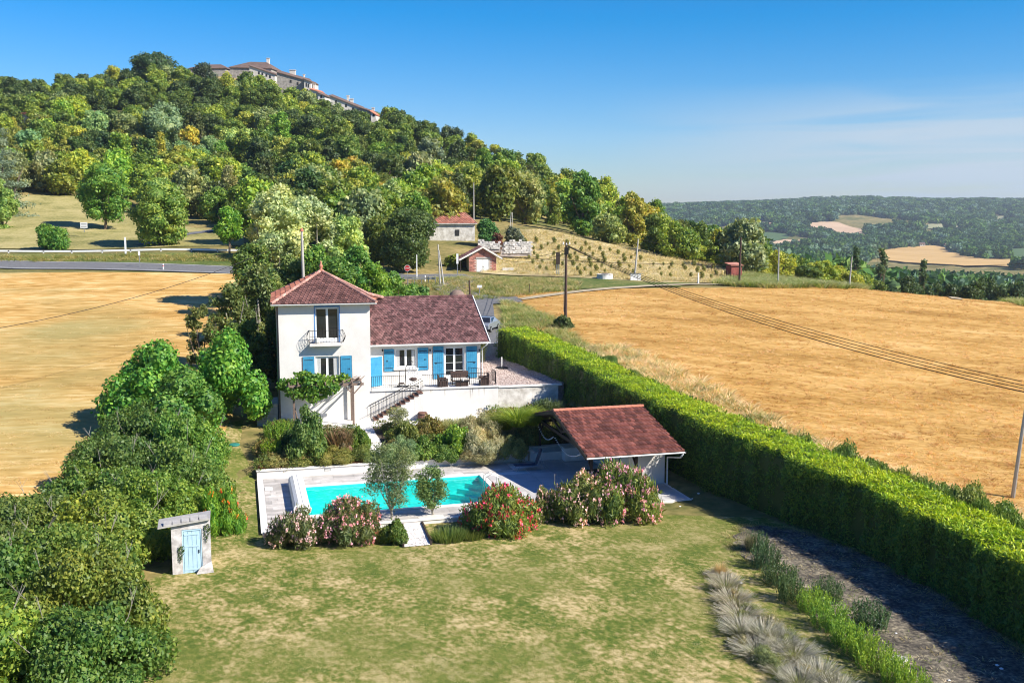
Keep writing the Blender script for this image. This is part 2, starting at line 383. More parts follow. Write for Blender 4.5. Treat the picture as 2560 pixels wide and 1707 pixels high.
def water_mat():
    m = bpy.data.materials.new('pool_water'); m.use_nodes = True
    nt = m.node_tree; N, L = nt.nodes, nt.links
    N.remove(N['Principled BSDF'])
    gl = N.new('ShaderNodeBsdfGlossy'); gl.inputs['Roughness'].default_value = .03; gl.inputs['Color'].default_value = (1, 1, 1, 1)
    tr = N.new('ShaderNodeBsdfTransparent')
    geo = N.new('ShaderNodeNewGeometry')
    n1 = N.new('ShaderNodeTexVoronoi'); n1.inputs['Scale'].default_value = 2.6; n1.feature = 'SMOOTH_F1'
    n0 = N.new('ShaderNodeTexNoise'); n0.inputs['Scale'].default_value = 1.6; n0.inputs['Detail'].default_value = 3
    mp = N.new('ShaderNodeVectorMath'); mp.operation = 'MULTIPLY_ADD'; mp.inputs[1].default_value = (.5, .5, .5)
    L.new(geo.outputs['Position'], n0.inputs['Vector']); L.new(n0.outputs['Color'], mp.inputs[0]); L.new(geo.outputs['Position'], mp.inputs[2])
    L.new(mp.outputs[0], n1.inputs['Vector'])
    bp = N.new('ShaderNodeBump'); bp.inputs['Distance'].default_value = .035
    L.new(n1.outputs['Distance'], bp.inputs['Height'])
    fr = N.new('ShaderNodeFresnel'); fr.inputs['IOR'].default_value = 1.33
    L.new(bp.outputs[0], gl.inputs['Normal'])
    # water absorbs red; ripple lights and darks are painted into the tint
    rp = N.new('ShaderNodeValToRGB')
    rp.color_ramp.elements[0].position = .08; rp.color_ramp.elements[0].color = (1, 1, 1, 1)
    rp.color_ramp.elements[1].position = .40; rp.color_ramp.elements[1].color = (.40, .84, .84, 1)
    L.new(n1.outputs['Distance'], rp.inputs[0]); L.new(rp.outputs[0], tr.inputs['Color'])
    mx = N.new('ShaderNodeMixShader')
    fm = N.new('ShaderNodeMath'); fm.operation = 'MULTIPLY'; fm.inputs[1].default_value = .6; fm.use_clamp = True
    f2 = N.new('ShaderNodeMath'); f2.operation = 'MINIMUM'; f2.inputs[1].default_value = .22
    L.new(fr.outputs[0], fm.inputs[0]); L.new(fm.outputs[0], f2.inputs[0]); L.new(f2.outputs[0], mx.inputs[0]); L.new(tr.outputs[0], mx.inputs[1]); L.new(gl.outputs[0], mx.inputs[2])
    L.new(mx.outputs[0], N['Material Output'].inputs['Surface'])
    return m
MT['water'] = water_mat()
MT['tile_pav'] = mat('pavilion_tile', (.15, .048, .036), .3, 1.6, rough=.8, island=.5, col2=(.27, .105, .075))

# ------------------------------------------------------------------ mesh helpers
ORIG = {}
def tag(o, label=None, cat=None, group=None, kind=None):
    if label: o['label'] = label
    if cat: o['category'] = cat
    if group: o['group'] = group
    if kind: o['kind'] = kind
    return o
def thing(name, loc, label, cat, group=None):
    o = bpy.data.objects.new(name, None); COL.objects.link(o)
    o.empty_display_size = .3
    o.location = loc; ORIG[o.name] = Vector(loc)
    return tag(o, label, cat, group)
def np_mesh(name, V, F, mats, smooth=False, mi=None):
    me = bpy.data.meshes.new(name)
    V = np.asarray(V, np.float32); F = np.asarray(F, np.int32)
    me.vertices.add(len(V)); me.vertices.foreach_set('co', V.ravel())
    k = F.shape[1]
    me.loops.add(F.size); me.loops.foreach_set('vertex_index', F.ravel())
    me.polygons.add(len(F)); me.polygons.foreach_set('loop_start', np.arange(0, F.size, k, dtype=np.int32))
    me.update(calc_edges=True); me.validate()
    if smooth: me.polygons.foreach_set('use_smooth', np.ones(len(me.polygons), bool))
    for m in (mats if isinstance(mats, (list, tuple)) else [mats]): me.materials.append(m)
    if mi is not None and len(mi) == len(me.polygons): me.polygons.foreach_set('material_index', np.asarray(mi, np.int32))
    return me
def link_mesh(name, me, parent=None, loc=(0, 0, 0), color=None):
    o = bpy.data.objects.new(name, me); COL.objects.link(o)
    if parent is not None: o.parent = parent
    o.location = loc
    if color: o.color = (*color, 1)
    return o

class MB:
    def __init__(s): s.v = []; s.f = []; s.m = []; s.cur = 0
    def add(s, vs, fs):
        n = len(s.v); s.v += [tuple(v) for v in vs]
        for f in fs: s.f.append(tuple(i + n for i in f)); s.m.append(s.cur)
        return s
    def hexa(s, b, t):
        """bottom ring and top ring of 4 points"""
        return s.add(list(b) + list(t), [(3, 2, 1, 0), (4, 5, 6, 7), (0, 1, 5, 4), (1, 2, 6, 5), (2, 3, 7, 6), (3, 0, 4, 7)])
    def obox(s, fr, a0, a1, b0, b1, z0, z1):
        """box in a frame function fr(a, b, z)"""
        b = [fr(a0, b0, z0), fr(a1, b0, z0), fr(a1, b1, z0), fr(a0, b1, z0)]
        t = [fr(a0, b0, z1), fr(a1, b0, z1), fr(a1, b1, z1), fr(a0, b1, z1)]
        return s.hexa(b, t)
    def bar(s, p, q, w, hh=None, up=(0, 0, 1)):
        p, q = Vector(p), Vector(q); hh = hh or w
        d = (q - p).normalized(); u = Vector(up)
        if abs(d.dot(u)) > .98: u = Vector((1, 0, 0))
        x = d.cross(u).normalized(); y = x.cross(d).normalized()
        x *= w / 2; y *= hh / 2
        return s.hexa([p - x - y, p + x - y, p + x + y, p - x + y], [q - x - y, q + x - y, q + x + y, q - x + y])
    def tube(s, pts, rad, n=8, cap=True):
        pts = [Vector(p) for p in pts]
        if not isinstance(rad, (list, tuple)): rad = [rad] * len(pts)
        base = len(s.v); prev = None
        for i, p in enumerate(pts):
            d = (pts[min(i + 1, len(pts) - 1)] - pts[max(i - 1, 0)]).normalized()
            if prev is None:
                u = Vector((0, 0, 1)) if abs(d.z) < .9 else Vector((1, 0, 0))
                x = d.cross(u).normalized()
            else: x = (prev - d * prev.dot(d)).normalized()
            y = d.cross(x); prev = x
            for k in range(n):
                a = 2 * math.pi * k / n
                s.v.append(tuple(p + (x * math.cos(a) + y * math.sin(a)) * rad[i]))
        for i in range(len(pts) - 1):
            for k in range(n):
                a, b = base + i * n + k, base + i * n + (k + 1) % n
                s.f.append((a, b, b + n, a + n)); s.m.append(s.cur)
        if cap:
            s.f.append(tuple(base + k for k in range(n))[::-1]); s.m.append(s.cur)
            e = base + (len(pts) - 1) * n
            s.f.append(tuple(e + k for k in range(n))); s.m.append(s.cur)
        return s
    def lathe(s, c, prof, n=14, axis=(0, 0, 1)):
        return s.tube([Vector(c) + Vector(axis) * z for r, z in prof], [max(r, .001) for r, z in prof], n)
    def prism(s, poly, z0, z1):
        """poly: list of xy(z) points, counter-clockwise"""
        n = len(poly)
        vs = [(p[0], p[1], z0) for p in poly] + [(p[0], p[1], z1) for p in poly]
        fs = [tuple(range(n))[::-1], tuple(range(n, 2 * n))] + [(i, (i + 1) % n, n + (i + 1) % n, n + i) for i in range(n)]
        return s.add(vs, fs)
    def quad(s, a, b, c, d): return s.add([a, b, c, d], [(0, 1, 2, 3)])
    def build(s, name, m, parent=None, origin=None, smooth=False, bevel=0, label=None, kind=None, color=None):
        org = ORIG.get(parent.name, Vector()) if parent is not None else Vector(origin if origin is not None else (0, 0, 0))
        me = bpy.data.meshes.new(name)
        me.from_pydata([tuple(Vector(v) - org) for v in s.v], [], s.f)
        for x in (m if isinstance(m, (list, tuple)) else [m]): me.materials.append(x)
        me.polygons.foreach_set('material_index', s.m)
        if smooth: me.polygons.foreach_set('use_smooth', [True] * len(me.polygons))
        me.update()
        o = link_mesh(name, me, parent, (0, 0, 0) if parent is not None else org, color)
        ORIG[o.name] = org.copy()
        if bevel:
            b = o.modifiers.new('bevel', 'BEVEL'); b.width = bevel; b.segments = 2; b.limit_method = 'ANGLE'
        if label: o['label'] = label
        if kind: o['kind'] = kind
        return o
def copy_tree(o, parent=None):
    c = o.copy(); COL.objects.link(c)
    if parent is not None: c.parent = parent
    for ch in list(o.children): copy_tree(ch, c)
    return c

def ragged(poly, step=.8, amp=.22, seed=1, smooth=True):
    """subdivide and roughen an outline so that it reads as grown, not cut"""
    rs = random.Random(seed); P_ = [(p[0], p[1]) for p in poly]
    if smooth:
        for _ in range(2):
            Q = []
            for i in range(len(P_)):
                a, b = P_[i], P_[(i + 1) % len(P_)]
                Q += [(a[0] * .75 + b[0] * .25, a[1] * .75 + b[1] * .25), (a[0] * .25 + b[0] * .75, a[1] * .25 + b[1] * .75)]
            P_ = Q
    out = []
    for i in range(len(P_)):
        a, b = P_[i], P_[(i + 1) % len(P_)]; L_ = math.hypot(b[0] - a[0], b[1] - a[1]); n = max(1, int(L_ / step))
        for k in range(n):
            t = k / n; out.append((a[0] + (b[0] - a[0]) * t + rs.uniform(-amp, amp), a[1] + (b[1] - a[1]) * t + rs.uniform(-amp, amp)))
    return out
def poly_in(poly, X, Y):
    X = np.asarray(X); Y = np.asarray(Y); ins = np.zeros(X.shape, bool)
    n = len(poly)
    for i in range(n):
        x1, y1 = poly[i][0], poly[i][1]; x2, y2 = poly[(i + 1) % n][0], poly[(i + 1) % n][1]
        if y1 == y2: continue
        c = ((y1 > Y) != (y2 > Y)) & (X < (x2 - x1) * (Y - y1) / (y2 - y1) + x1)
        ins ^= c
    return ins
def drape(name, poly, step, off, m, kind='structure', label=None, grow=None, zf=None):
    """a sheet lying on the terrain inside a world polygon; edge follows the polygon closely"""
    px = [p[0] for p in poly]; py = [p[1] for p in poly]
    bm = bmesh.new()
    vs = [bm.verts.new((p[0], p[1], 0)) for p in poly]
    bm.faces.new(vs)
    n = max(1, int((max(px) - min(px)) / step))
    for i in range(1, n + 1):
        x = min(px) + i * (max(px) - min(px)) / (n + 1)
        bmesh.ops.bisect_plane(bm, geom=bm.verts[:] + bm.edges[:] + bm.faces[:], plane_co=(x, 0, 0), plane_no=(1, 0, 0))
    n = max(1, int((max(py) - min(py)) / step))
    for i in range(1, n + 1):
        y = min(py) + i * (max(py) - min(py)) / (n + 1)
        bmesh.ops.bisect_plane(bm, geom=bm.verts[:] + bm.edges[:] + bm.faces[:], plane_co=(0, y, 0), plane_no=(0, 1, 0))
    bm.normal_update()
    if bm.faces and sum(f.normal.z for f in bm.faces) < 0: bmesh.ops.reverse_faces(bm, faces=bm.faces[:])
    co = np.array([v.co[:] for v in bm.verts])
    z = (zf or h_many)(co[:, 0], co[:, 1]) + off
    for v, zz in zip(bm.verts, z): v.co.z = zz
    me = bpy.data.meshes.new(name); bm.to_mesh(me); bm.free()
    me.materials.append(m)
    me.polygons.foreach_set('use_smooth', [True] * len(me.polygons))
    o = link_mesh(name, me)
    tag(o, label=label, kind=kind)
    return o
def strip_poly(pts, w):
    L, R = [], []
    for i, p in enumerate(pts):
        a = pts[max(i - 1, 0)]; b = pts[min(i + 1, len(pts) - 1)]
        d = Vector((b[0] - a[0], b[1] - a[1])).normalized(); nn = Vector((-d.y, d.x)) * w / 2
        L.append((p[0] + nn.x, p[1] + nn.y)); R.append((p[0] - nn.x, p[1] - nn.y))
    return L + R[::-1]

# ---- instances laid by geometry nodes (only for what nobody could count)
def scatter(name, pts, scl, rz, proto, label, color=None, tilt=None):
    me = bpy.data.meshes.new(name)
    pts = np.asarray(pts, np.float32)
    me.vertices.add(len(pts)); me.vertices.foreach_set('co', pts.ravel())
    at = me.attributes.new('scl', 'FLOAT_VECTOR', 'POINT'); at.data.foreach_set('vector', np.asarray(scl, np.float32).ravel())
    rr = np.zeros((len(pts), 3), np.float32); rr[:, 2] = rz
    if tilt is not None: rr[:, 0] = tilt[:, 0]; rr[:, 1] = tilt[:, 1]
    at = me.attributes.new('rot', 'FLOAT_VECTOR', 'POINT'); at.data.foreach_set('vector', rr.ravel())
    o = link_mesh(name, me)
    if color: o.color = (*color, 1); proto.color = (*color, 1)
    ng = bpy.data.node_groups.new(name, 'GeometryNodeTree')
    ng.interface.new_socket('Geometry', in_out='INPUT', socket_type='NodeSocketGeometry')
    ng.interface.new_socket('Geometry', in_out='OUTPUT', socket_type='NodeSocketGeometry')
    N, L = ng.nodes, ng.links
    gi = N.new('NodeGroupInput'); go = N.new('NodeGroupOutput')
    ip = N.new('GeometryNodeInstanceOnPoints'); oi = N.new('GeometryNodeObjectInfo')
    oi.inputs['Object'].default_value = proto; oi.inputs['As Instance'].default_value = True
    def attr(nm):
        a = N.new('GeometryNodeInputNamedAttribute'); a.data_type = 'FLOAT_VECTOR'; a.inputs['Name'].default_value = nm
        return [x for x in a.outputs if x.name == 'Attribute' and x.enabled][0]
    L.new(gi.outputs[0], ip.inputs['Points']); L.new(oi.outputs['Geometry'], ip.inputs['Instance'])
    L.new(attr('scl'), ip.inputs['Scale'])
    e2 = N.new('FunctionNodeEulerToRotation'); L.new(attr('rot'), e2.inputs[0]); L.new(e2.outputs[0], ip.inputs['Rotation'])
    L.new(ip.outputs[0], go.inputs[0])
    md = o.modifiers.new('scatter', 'NODES'); md.node_group = ng
    tag(o, label=label, kind='stuff')
    return o
def proto_obj(name, me):
    o = link_mesh(name, me); o.hide_render = True; o['kind'] = 'helper'; o.location = (0, 0, -50)
    return o
# ------------------------------------------------------------------ foliage meshes
def rdir(rs, n, up=0.0):
    d = rs.normal(size=(n, 3)); d[:, 2] += up
    return d / np.linalg.norm(d, axis=1)[:, None]
def leaf_cards(rs, P_, Nn, L_, W_, jitter=.8, droop=0.0, bend=.18):
    """one folded leaf (two quads-as-kite) for each point; returns V, F(quads)"""
    n = len(P_)
    nn = Nn + rs.normal(size=(n, 3)) * jitter; nn /= np.linalg.norm(nn, axis=1)[:, None]
    t = rs.normal(size=(n, 3)); t[:, 2] -= droop
    t -= nn * (t * nn).sum(1)[:, None]; t /= np.linalg.norm(t, axis=1)[:, None]
    b = np.cross(nn, t)
    sz_ = rs.uniform(.55, 1.35, n); l = (L_ * sz_)[:, None]; w = (W_ * sz_ * rs.uniform(.8, 1.15, n))[:, None]
    V = np.stack([P_, P_ + t * l * .5 + b * w * .5 + nn * l * bend, P_ + t * l, P_ + t * l * .5 - b * w * .5 + nn * l * bend * .4], 1).reshape(-1, 3)
    F = np.arange(n * 4).reshape(n, 4)
    return V, F
def blob_points(rs, blobs, n, inner=.78, out=1.06, up=.15, keep=.82):
    c = np.array([b[0] for b in blobs], float); r = np.array([b[1] if hasattr(b[1], '__len__') else (b[1],) * 3 for b in blobs], float)
    area = (r.prod(1)) ** (2 / 3); pr = area / area.sum()
    m = int(n * 2.4); k = rs.choice(len(blobs), m, p=pr)
    d = rdir(rs, m, up)
    rad = rs.uniform(inner, out, m)
    ext = rs.uniform(0, 1, m) < .06; rad = np.where(ext, rad + rs.uniform(0, .28, m), rad)
    p = c[k] + d * r[k] * rad[:, None]
    bad = np.zeros(m, bool)
    for i in range(len(blobs)):
        q = np.linalg.norm((p - c[i]) / r[i], axis=1)
        bad |= (q < keep) & (k != i)
    p, d = p[~bad][:n], d[~bad][:n]
    return p, d
def crown_blobs(rs, h0, h1, R, nb, shape='round', rmin=.28, rmax=.45):
    """lumps of a crown between heights h0 and h1 with half width R"""
    out = []
    for i in range(nb):
        t = (i + .5) / nb; z = h0 + (h1 - h0) * t
        if shape == 'round': w = math.sqrt(max(.05, 1 - (2 * t - 1) ** 2 * .85))
        elif shape == 'cone': w = 1.05 - t * .95
        elif shape == 'low': w = math.sqrt(max(.05, 1 - t * t * .9))
        elif shape == 'column': w = .75 * math.sqrt(max(.1, 1 - (2 * t - 1) ** 4))
        elif shape == 'umbrella': w = .55 + .5 * t if t < .8 else .8
        else: w = 1
        a = rs.uniform(0, 6.28); rr = R * w * math.sqrt(rs.uniform(.15, 1)) * .68
        s = R * rs.uniform(rmin, rmax) * (.7 + .5 * w)
        out.append(((math.cos(a) * rr, math.sin(a) * rr, z), (s, s, s * rs.uniform(.65, .9))))
    return out
def core_mesh(blobs, sc=.78, seed=0):
    V, F = [], []
    ico = bmesh.new(); bmesh.ops.create_icosphere(ico, subdivisions=1, radius=1)
    iv = np.array([v.co[:] for v in ico.verts]); fi = np.array([[q.index for q in f.verts] for f in ico.faces]); ico.free()
    rs = np.random.RandomState(seed)
    for c, r in blobs:
        r = r if hasattr(r, '__len__') else (r,) * 3
        n = sum(len(x) for x in V)
        V.append(iv * np.array(r) * sc * rs.uniform(.85, 1.12, (len(iv), 1)) + np.array(c)); F.append(fi + n)
    return np.concatenate(V), np.concatenate(F)
def foliage_mesh(name, seed, blobs, n, L_, W_, core=True, m=None, csc=.78, **kw):
    rs = np.random.RandomState(seed)
    bk = {k: kw.pop(k) for k in ('inner', 'out', 'up', 'keep') if k in kw}
    p, d = blob_points(rs, blobs, n, **bk)
    V, F = leaf_cards(rs, p, d, L_, W_, **kw)
    if core:
        cv, cf = core_mesh(blobs, csc, seed)
        cf4 = np.concatenate([cf, cf[:, 2:3]], 1)
        me = bpy.data.meshes.new(name)
        allV = np.concatenate([V, cv]); nl = len(F) * 4
        me.vertices.add(len(allV)); me.vertices.foreach_set('co', allV.astype(np.float32).ravel())
        vi = np.concatenate([F.ravel(), (cf + len(V)).ravel()])
        me.loops.add(len(vi)); me.loops.foreach_set('vertex_index', vi.astype(np.int32))
        ls = np.concatenate([np.arange(0, nl, 4), nl + np.arange(0, cf.size, 3)]).astype(np.int32)
        me.polygons.add(len(ls)); me.polygons.foreach_set('loop_start', ls)
        me.update(calc_edges=True)
        me.materials.append(m or MT['leaf'])
        return me
    return np_mesh(name, V, F, m or MT['leaf'])
def trunk_mesh(name, seed, h0, R, H, r0, m, limbs=4, lean=.05, base=-.5):
    rs = random.Random(seed); b = MB()
    top = Vector((rs.uniform(-1, 1) * lean * H, rs.uniform(-1, 1) * lean * H, h0 + (H - h0) * .55))
    mid = top * .5 + Vector((rs.uniform(-.1, .1) * R, rs.uniform(-.1, .1) * R, 0))
    b.tube([(0, 0, base), (mid.x * .3, mid.y * .3, h0 * .35), mid, top], [r0 * 1.25, r0, r0 * .75, r0 * .3], 7)
    for k in range(limbs):
        a = 6.28 * k / limbs + rs.uniform(-.4, .4); z0 = h0 * rs.uniform(.65, 1.0)
        p0 = Vector((mid.x * z0 / max(mid.z, .1), mid.y * z0 / max(mid.z, .1), z0)) if z0 < mid.z else mid
        p2 = Vector((math.cos(a) * R * .7, math.sin(a) * R * .7, h0 + (H - h0) * rs.uniform(.35, .75)))
        p1 = p0.lerp(p2, .5) + Vector((0, 0, -.06 * H))
        b.tube([p0, p1, p2], [r0 * .5, r0 * .32, r0 * .1], 5)
    me = bpy.data.meshes.new(name)
    me.from_pydata(b.v, [], b.f); me.materials.append(m); me.update()
    return me
def blades_mesh(name, seed, n, rad, h_, w, spread=.5, curl=.25, seg=2, m=None, tips=0):
    """a tuft of upright, arching blades, each a tapering ribbon"""
    rs = np.random.RandomState(seed); V, F = [], []
    for i in range(n):
        a = rs.uniform(0, 6.28); r = rad * math.sqrt(rs.uniform(0, 1)); p = np.array([math.cos(a) * r, math.sin(a) * r, -.02])
        d = np.array([math.cos(a) * spread * (.3 + r / max(rad, .01)) + rs.normal() * .15, math.sin(a) * spread * (.3 + r / max(rad, .01)) + rs.normal() * .15, 1.0]); d /= np.linalg.norm(d)
        l = h_ * rs.uniform(.6, 1.1); b2 = rs.uniform(0, 3.14); s = np.array([math.cos(b2), math.sin(b2), 0]) * w * rs.uniform(.7, 1.2)
        k0 = len(V)
        for j in range(seg + 1):
            t = j / seg; q = p + d * l * t + np.array([math.cos(a), math.sin(a), -.9]) * curl * l * t * t
            f = (1 - t * .85) if not tips else (.5 + .9 * t * (1.0 if t < 1 else .3))
            V += [q - s * f * .5, q + s * f * .5]
        for j in range(seg): F.append((k0 + j * 2, k0 + j * 2 + 1, k0 + j * 2 + 3, k0 + j * 2 + 2))
    return np_mesh(name, np.array(V), np.array(F), m or MT['blade'])

TREE_GROUP = {}
def place_thing(name, x, y, z, parts, label, cat, group=None, s=1.0, rz=0.0, color=None, colors=None, sz=None):
    """parts: list of (part name, mesh)"""
    r = thing(name, (x, y, z), label, cat, group)
    r.scale = (s, s, sz if sz else s); r.rotation_euler = (0, 0, rz)
    for i, (pn, me) in enumerate(parts):
        o = link_mesh(pn, me, r)
        c = (colors[i] if colors else None) or color
        if c: o.color = (*c, 1)
    return r

# ------------------------------------------------------------------ ground, fields, roads
GM_base = ground_mat('dry_meadow', [(.3, (.10, .105, .03)), (.45, (.20, .17, .06)), (.6, (.33, .25, .10)), (.75, (.42, .33, .15))], .09, 1.4, .5, .12, 1.2, big=(.02, (.085, .11, .03), .52, .7))
V = np.stack([MX.ravel(), MY.ravel(), MZ.ravel()], 1)
ny, nx = MX.shape
ii = np.arange((ny - 1) * (nx - 1)); jj = ii // (nx - 1); kk = ii % (nx - 1)
F = np.stack([jj * nx + kk, jj * nx + kk + 1, (jj + 1) * nx + kk + 1, (jj + 1) * nx + kk], 1)
me = np_mesh('ground', V, F, GM_base, smooth=True)
o = link_mesh('ground', me); tag(o, 'dry grassy countryside rolling from the garden to the far wooded hills', kind='structure')

GM_lawn = ground_mat('parched_lawn', [(.30, (.07, .115, .018)), (.44, (.145, .17, .032)), (.54, (.30, .255, .09)), (.68, (.54, .42, .21))], .55, 5, .7, .03, 26, stretch=(1.0, .72, 1, math.radians(-28)), big=(.11, (.16, .18, .04), .50, .6))
GM_field = ground_mat('ripe_wheat', [(.28, (.25, .13, .032)), (.42, (.42, .235, .062)), (.56, (.55, .33, .105)), (.75, (.69, .46, .19))], .16, 2.2, .5, .16, 2.6, stretch=(.45, 1.5, 1, math.radians(16)))
GM_stub = ground_mat('stubble', [(.30, (.37, .205, .05)), (.44, (.51, .30, .088)), (.56, (.61, .38, .13)), (.70, (.74, .53, .24))], .15, 1.5, .9, .08, 3.5, stretch=(.30, 1.15, 1, math.radians(-4)), big=(.035, (.30, .27, .10), .56, .75))
def wpoly(dp, dmin=25): return [G(u, v, dmin) for u, v in dp]
lawn_poly = [(-24, 24), (25, 24), (19.2, 34), (17, 46), (13.5, 52), (3.2, 53.5), PL(14.5, 0).xy[:], PL(-.2, -.1).xy[:], PL(-.2, 11).xy[:], (-18.2, 66), (-19.5, 72), (-21, 70), (-18.6, 60), (-16.8, 50), (-15.5, 44), (-20, 34)]
drape('lawn', [tuple(p) for p in lawn_poly], 1.0, .05, GM_lawn)
lf = [(-18.6, 54), (-19.6, 66), (-21, 76), (-20.8, 92), (-21.5, 110), (-25, 128), (-30, 147.5), (-64, 149), (-140, 150), (-140, 50), (-60, 30), (-24, 28), (-17, 44)]
drape('stubble_field', lf, 1.5, .07, GM_stub)
HEDGE = [(-2.6, 92), (-.5, 88.6), (3.6, 77), (6.2, 70), (9.0, 62.5), (11.2, 57.5), (14.2, 51.8), (16.6, 46.5), (18.2, 41), (19.2, 35), (19.8, 29), (20.2, 22)]
def off_path(pts, w):
    r = []
    for i, p in enumerate(pts):
        a = pts[max(i - 1, 0)]; b = pts[min(i + 1, len(pts) - 1)]
        d = Vector((b[0] - a[0], b[1] - a[1])).normalized(); r.append((p[0] - d.y * w, p[1] + d.x * w))
    return r
edge_f = off_path(HEDGE[1:], 6.2)
rf = [(1.5, 103), (-1, 119), (1.0, 126)] + [tuple(G(u, v)[:2]) for u, v in ((1270, 672), (1400, 666), (1560, 663), (1750, 661), (1950, 664), (2100, 676), (2250, 690), (2420, 708), (2700, 745))] + [(140, 40), (60, 14), (29, 18)] + edge_f[::-1]
drape('wheat_field', rf, 1.5, .09, GM_field)
# country road on the left, junction and lane behind the house
def road(name, dp, w, m, off=.12, centre=None):
    pts = [G(u, v) for u, v in dp]
    sm = []
    for i in range(len(pts) - 1):
        for k in range(6): sm.append(tuple(pts[i].lerp(pts[i + 1], k / 6)[:2]))
    sm.append(tuple(pts[-1][:2]))
    o = drape(name, strip_poly(sm, w), 1.2, off, m)
    if centre:
        for dw in centre:
            drape('road_line', strip_poly(off_path(sm, dw), .14), 1.2, off + .03, MT['paint'])
    return sm
rd = road('country_road', [(-200, 604), (0, 608), (200, 612), (400, 617), (530, 622), (640, 628), (800, 633), (940, 637), (1080, 636)], 6.5, MT['asphalt'], .14, centre=(-2.7, 2.7))
road('side_lane', [(1085, 637), (1030, 660), (1075, 688), (1130, 694), (1195, 690)], 4.2, MT['asphalt'], .15)
lane = [(-1.5, 124), (-4.5, 119), (-4.2, 110), (-2.5, 101), (-4.0, 95), (-8, 92)]
drape('driveway', strip_poly(lane, 4.6), 1.0, .16, MT['asphalt'])
GM_track = ground_mat('dirt_track', [(.3, (.30, .25, .15)), (.7, (.50, .42, .29))], .8, 6, .4, .03, 10)
road('dirt_track', [(1195, 690), (1330, 672), (1450, 662), (1600, 655), (1760, 657), (1900, 661), (2060, 672), (2200, 690)], 1.5, GM_track, .2)
road('meadow_path', [(330, 565), (420, 541), (500, 530)], 3.0, MT['asphalt'], .2)
# near the road: greener verges
GM_green = ground_mat('green_verge', [(.3, (.05, .09, .02)), (.5, (.12, .15, .04)), (.7, (.26, .22, .08))], .2, 3, .5, .1, 3)
drape('verge', [tuple(p[:2]) for p in wpoly([(0, 585), (560, 584), (640, 606), (560, 615), (300, 608), (0, 602)])], 1.5, .10, GM_green)
drape('verge', [tuple(p[:2]) for p in wpoly([(960, 640), (1130, 636), (1330, 640), (1600, 652), (1560, 660), (1300, 668), (1150, 684), (1080, 680), (1000, 662)])], 1.5, .10, GM_green)
GM_slope = ground_mat('straw_slope', [(.3, (.25, .19, .085)), (.48, (.42, .34, .17)), (.7, (.60, .50, .28))], .12, 2.5, .5, .2, 1.5, big=(.05, (.17, .16, .05), .6, .6))
drape('straw_slope', [tuple(p[:2]) for p in wpoly([(1100, 628), (1150, 575), (1180, 530), (1260, 530), (1330, 548), (1450, 572), (1560, 592), (1680, 612), (1740, 640), (1700, 652), (1500, 650), (1300, 638), (1180, 634)])], 1.5, .12, GM_slope)
GM_mead = ground_mat('cut_meadow', [(.3, (.16, .16, .05)), (.5, (.33, .29, .11)), (.7, (.46, .38, .18))], .12, 2.5, .5, .1, 2)
drape('cut_meadow', [tuple(p[:2]) for p in wpoly([(-60, 455), (100, 450), (260, 458), (300, 500), (420, 520), (560, 540), (560, 566), (300, 572), (-60, 572)])], 2, .12, GM_mead)
drape('hill_clearing', [tuple(p[:2]) for p in wpoly([(205, 286), (290, 288), (300, 320), (215, 318)])], 3, .3, GM_mead)

# far fields, seen between the woods
def far_patch(dp, m, off=2.0, step=25):
    w = wpoly(dp, 300)
    if any(p is None for p in w): return None
    pl = [tuple(p[:2]) for p in w]
    drape('far_field', pl, step, off, m); return pl
GM_gold = ground_mat('far_gold', [(.3, (.46, .29, .10)), (.7, (.60, .40, .17))], .01, .06, .4, 0, stretch=(.3, 3, 1, 1.0))
GM_pink = ground_mat('far_pink', [(.3, (.52, .36, .22)), (.7, (.62, .44, .28))], .01, .05, .4, 0)
GM_fgreen = ground_mat('far_green', [(.3, (.07, .12, .045)), (.7, (.11, .17, .07))], .02, .2, .4, 0)
GM_fpale = ground_mat('far_pale', [(.3, (.26, .27, .13)), (.7, (.36, .34, .19))], .01, .1, .4, 0)
FARP = []; FARD = []
for dp, m in (([(1975, 583), (2010, 577), (2110, 567), (2160, 566), (2200, 585), (2260, 598), (2500, 602), (2500, 622), (2200, 612), (2080, 606)], GM_gold),
              ([(1812, 519), (1850, 515), (1905, 511), (1925, 512), (1960, 524), (1990, 532), (1985, 541), (1930, 537), (1900, 528)], GM_pink),
              ([(1700, 542), (1740, 536), (1800, 537), (1815, 545), (1790, 554), (1715, 560)], GM_fgreen),
              ([(1750, 560), (1800, 552), (1890, 552), (1900, 560), (1800, 566)], GM_pink),
              ([(1605, 520), (1650, 514), (1680, 515), (1650, 524), (1620, 527)], GM_fgreen),
              ([(1730, 516), (1755, 511), (1772, 513), (1765, 521), (1740, 521)], GM_pink),
              ([(2070, 524), (2140, 516), (2210, 518), (2330, 518), (2200, 524), (2130, 527), (2085, 531)], GM_fpale),
              ([(1890, 577), (1940, 575), (1960, 580), (1930, 588), (1905, 584)], GM_fgreen),
              ([(2200, 584), (2352, 572), (2500, 580), (2500, 596), (2260, 594)], GM_fgreen),
              ([(2230, 505), (2290, 498), (2330, 500), (2290, 508)], GM_fpale),
              ([(1690, 478), (1720, 477), (1724, 480), (1695, 481)], GM_fpale),
              ([(1810, 486), (1840, 485), (1845, 488), (1815, 489)], GM_fpale)):
    q = far_patch(dp, m)
    if q: FARP.append(q); FARD.append(dp)

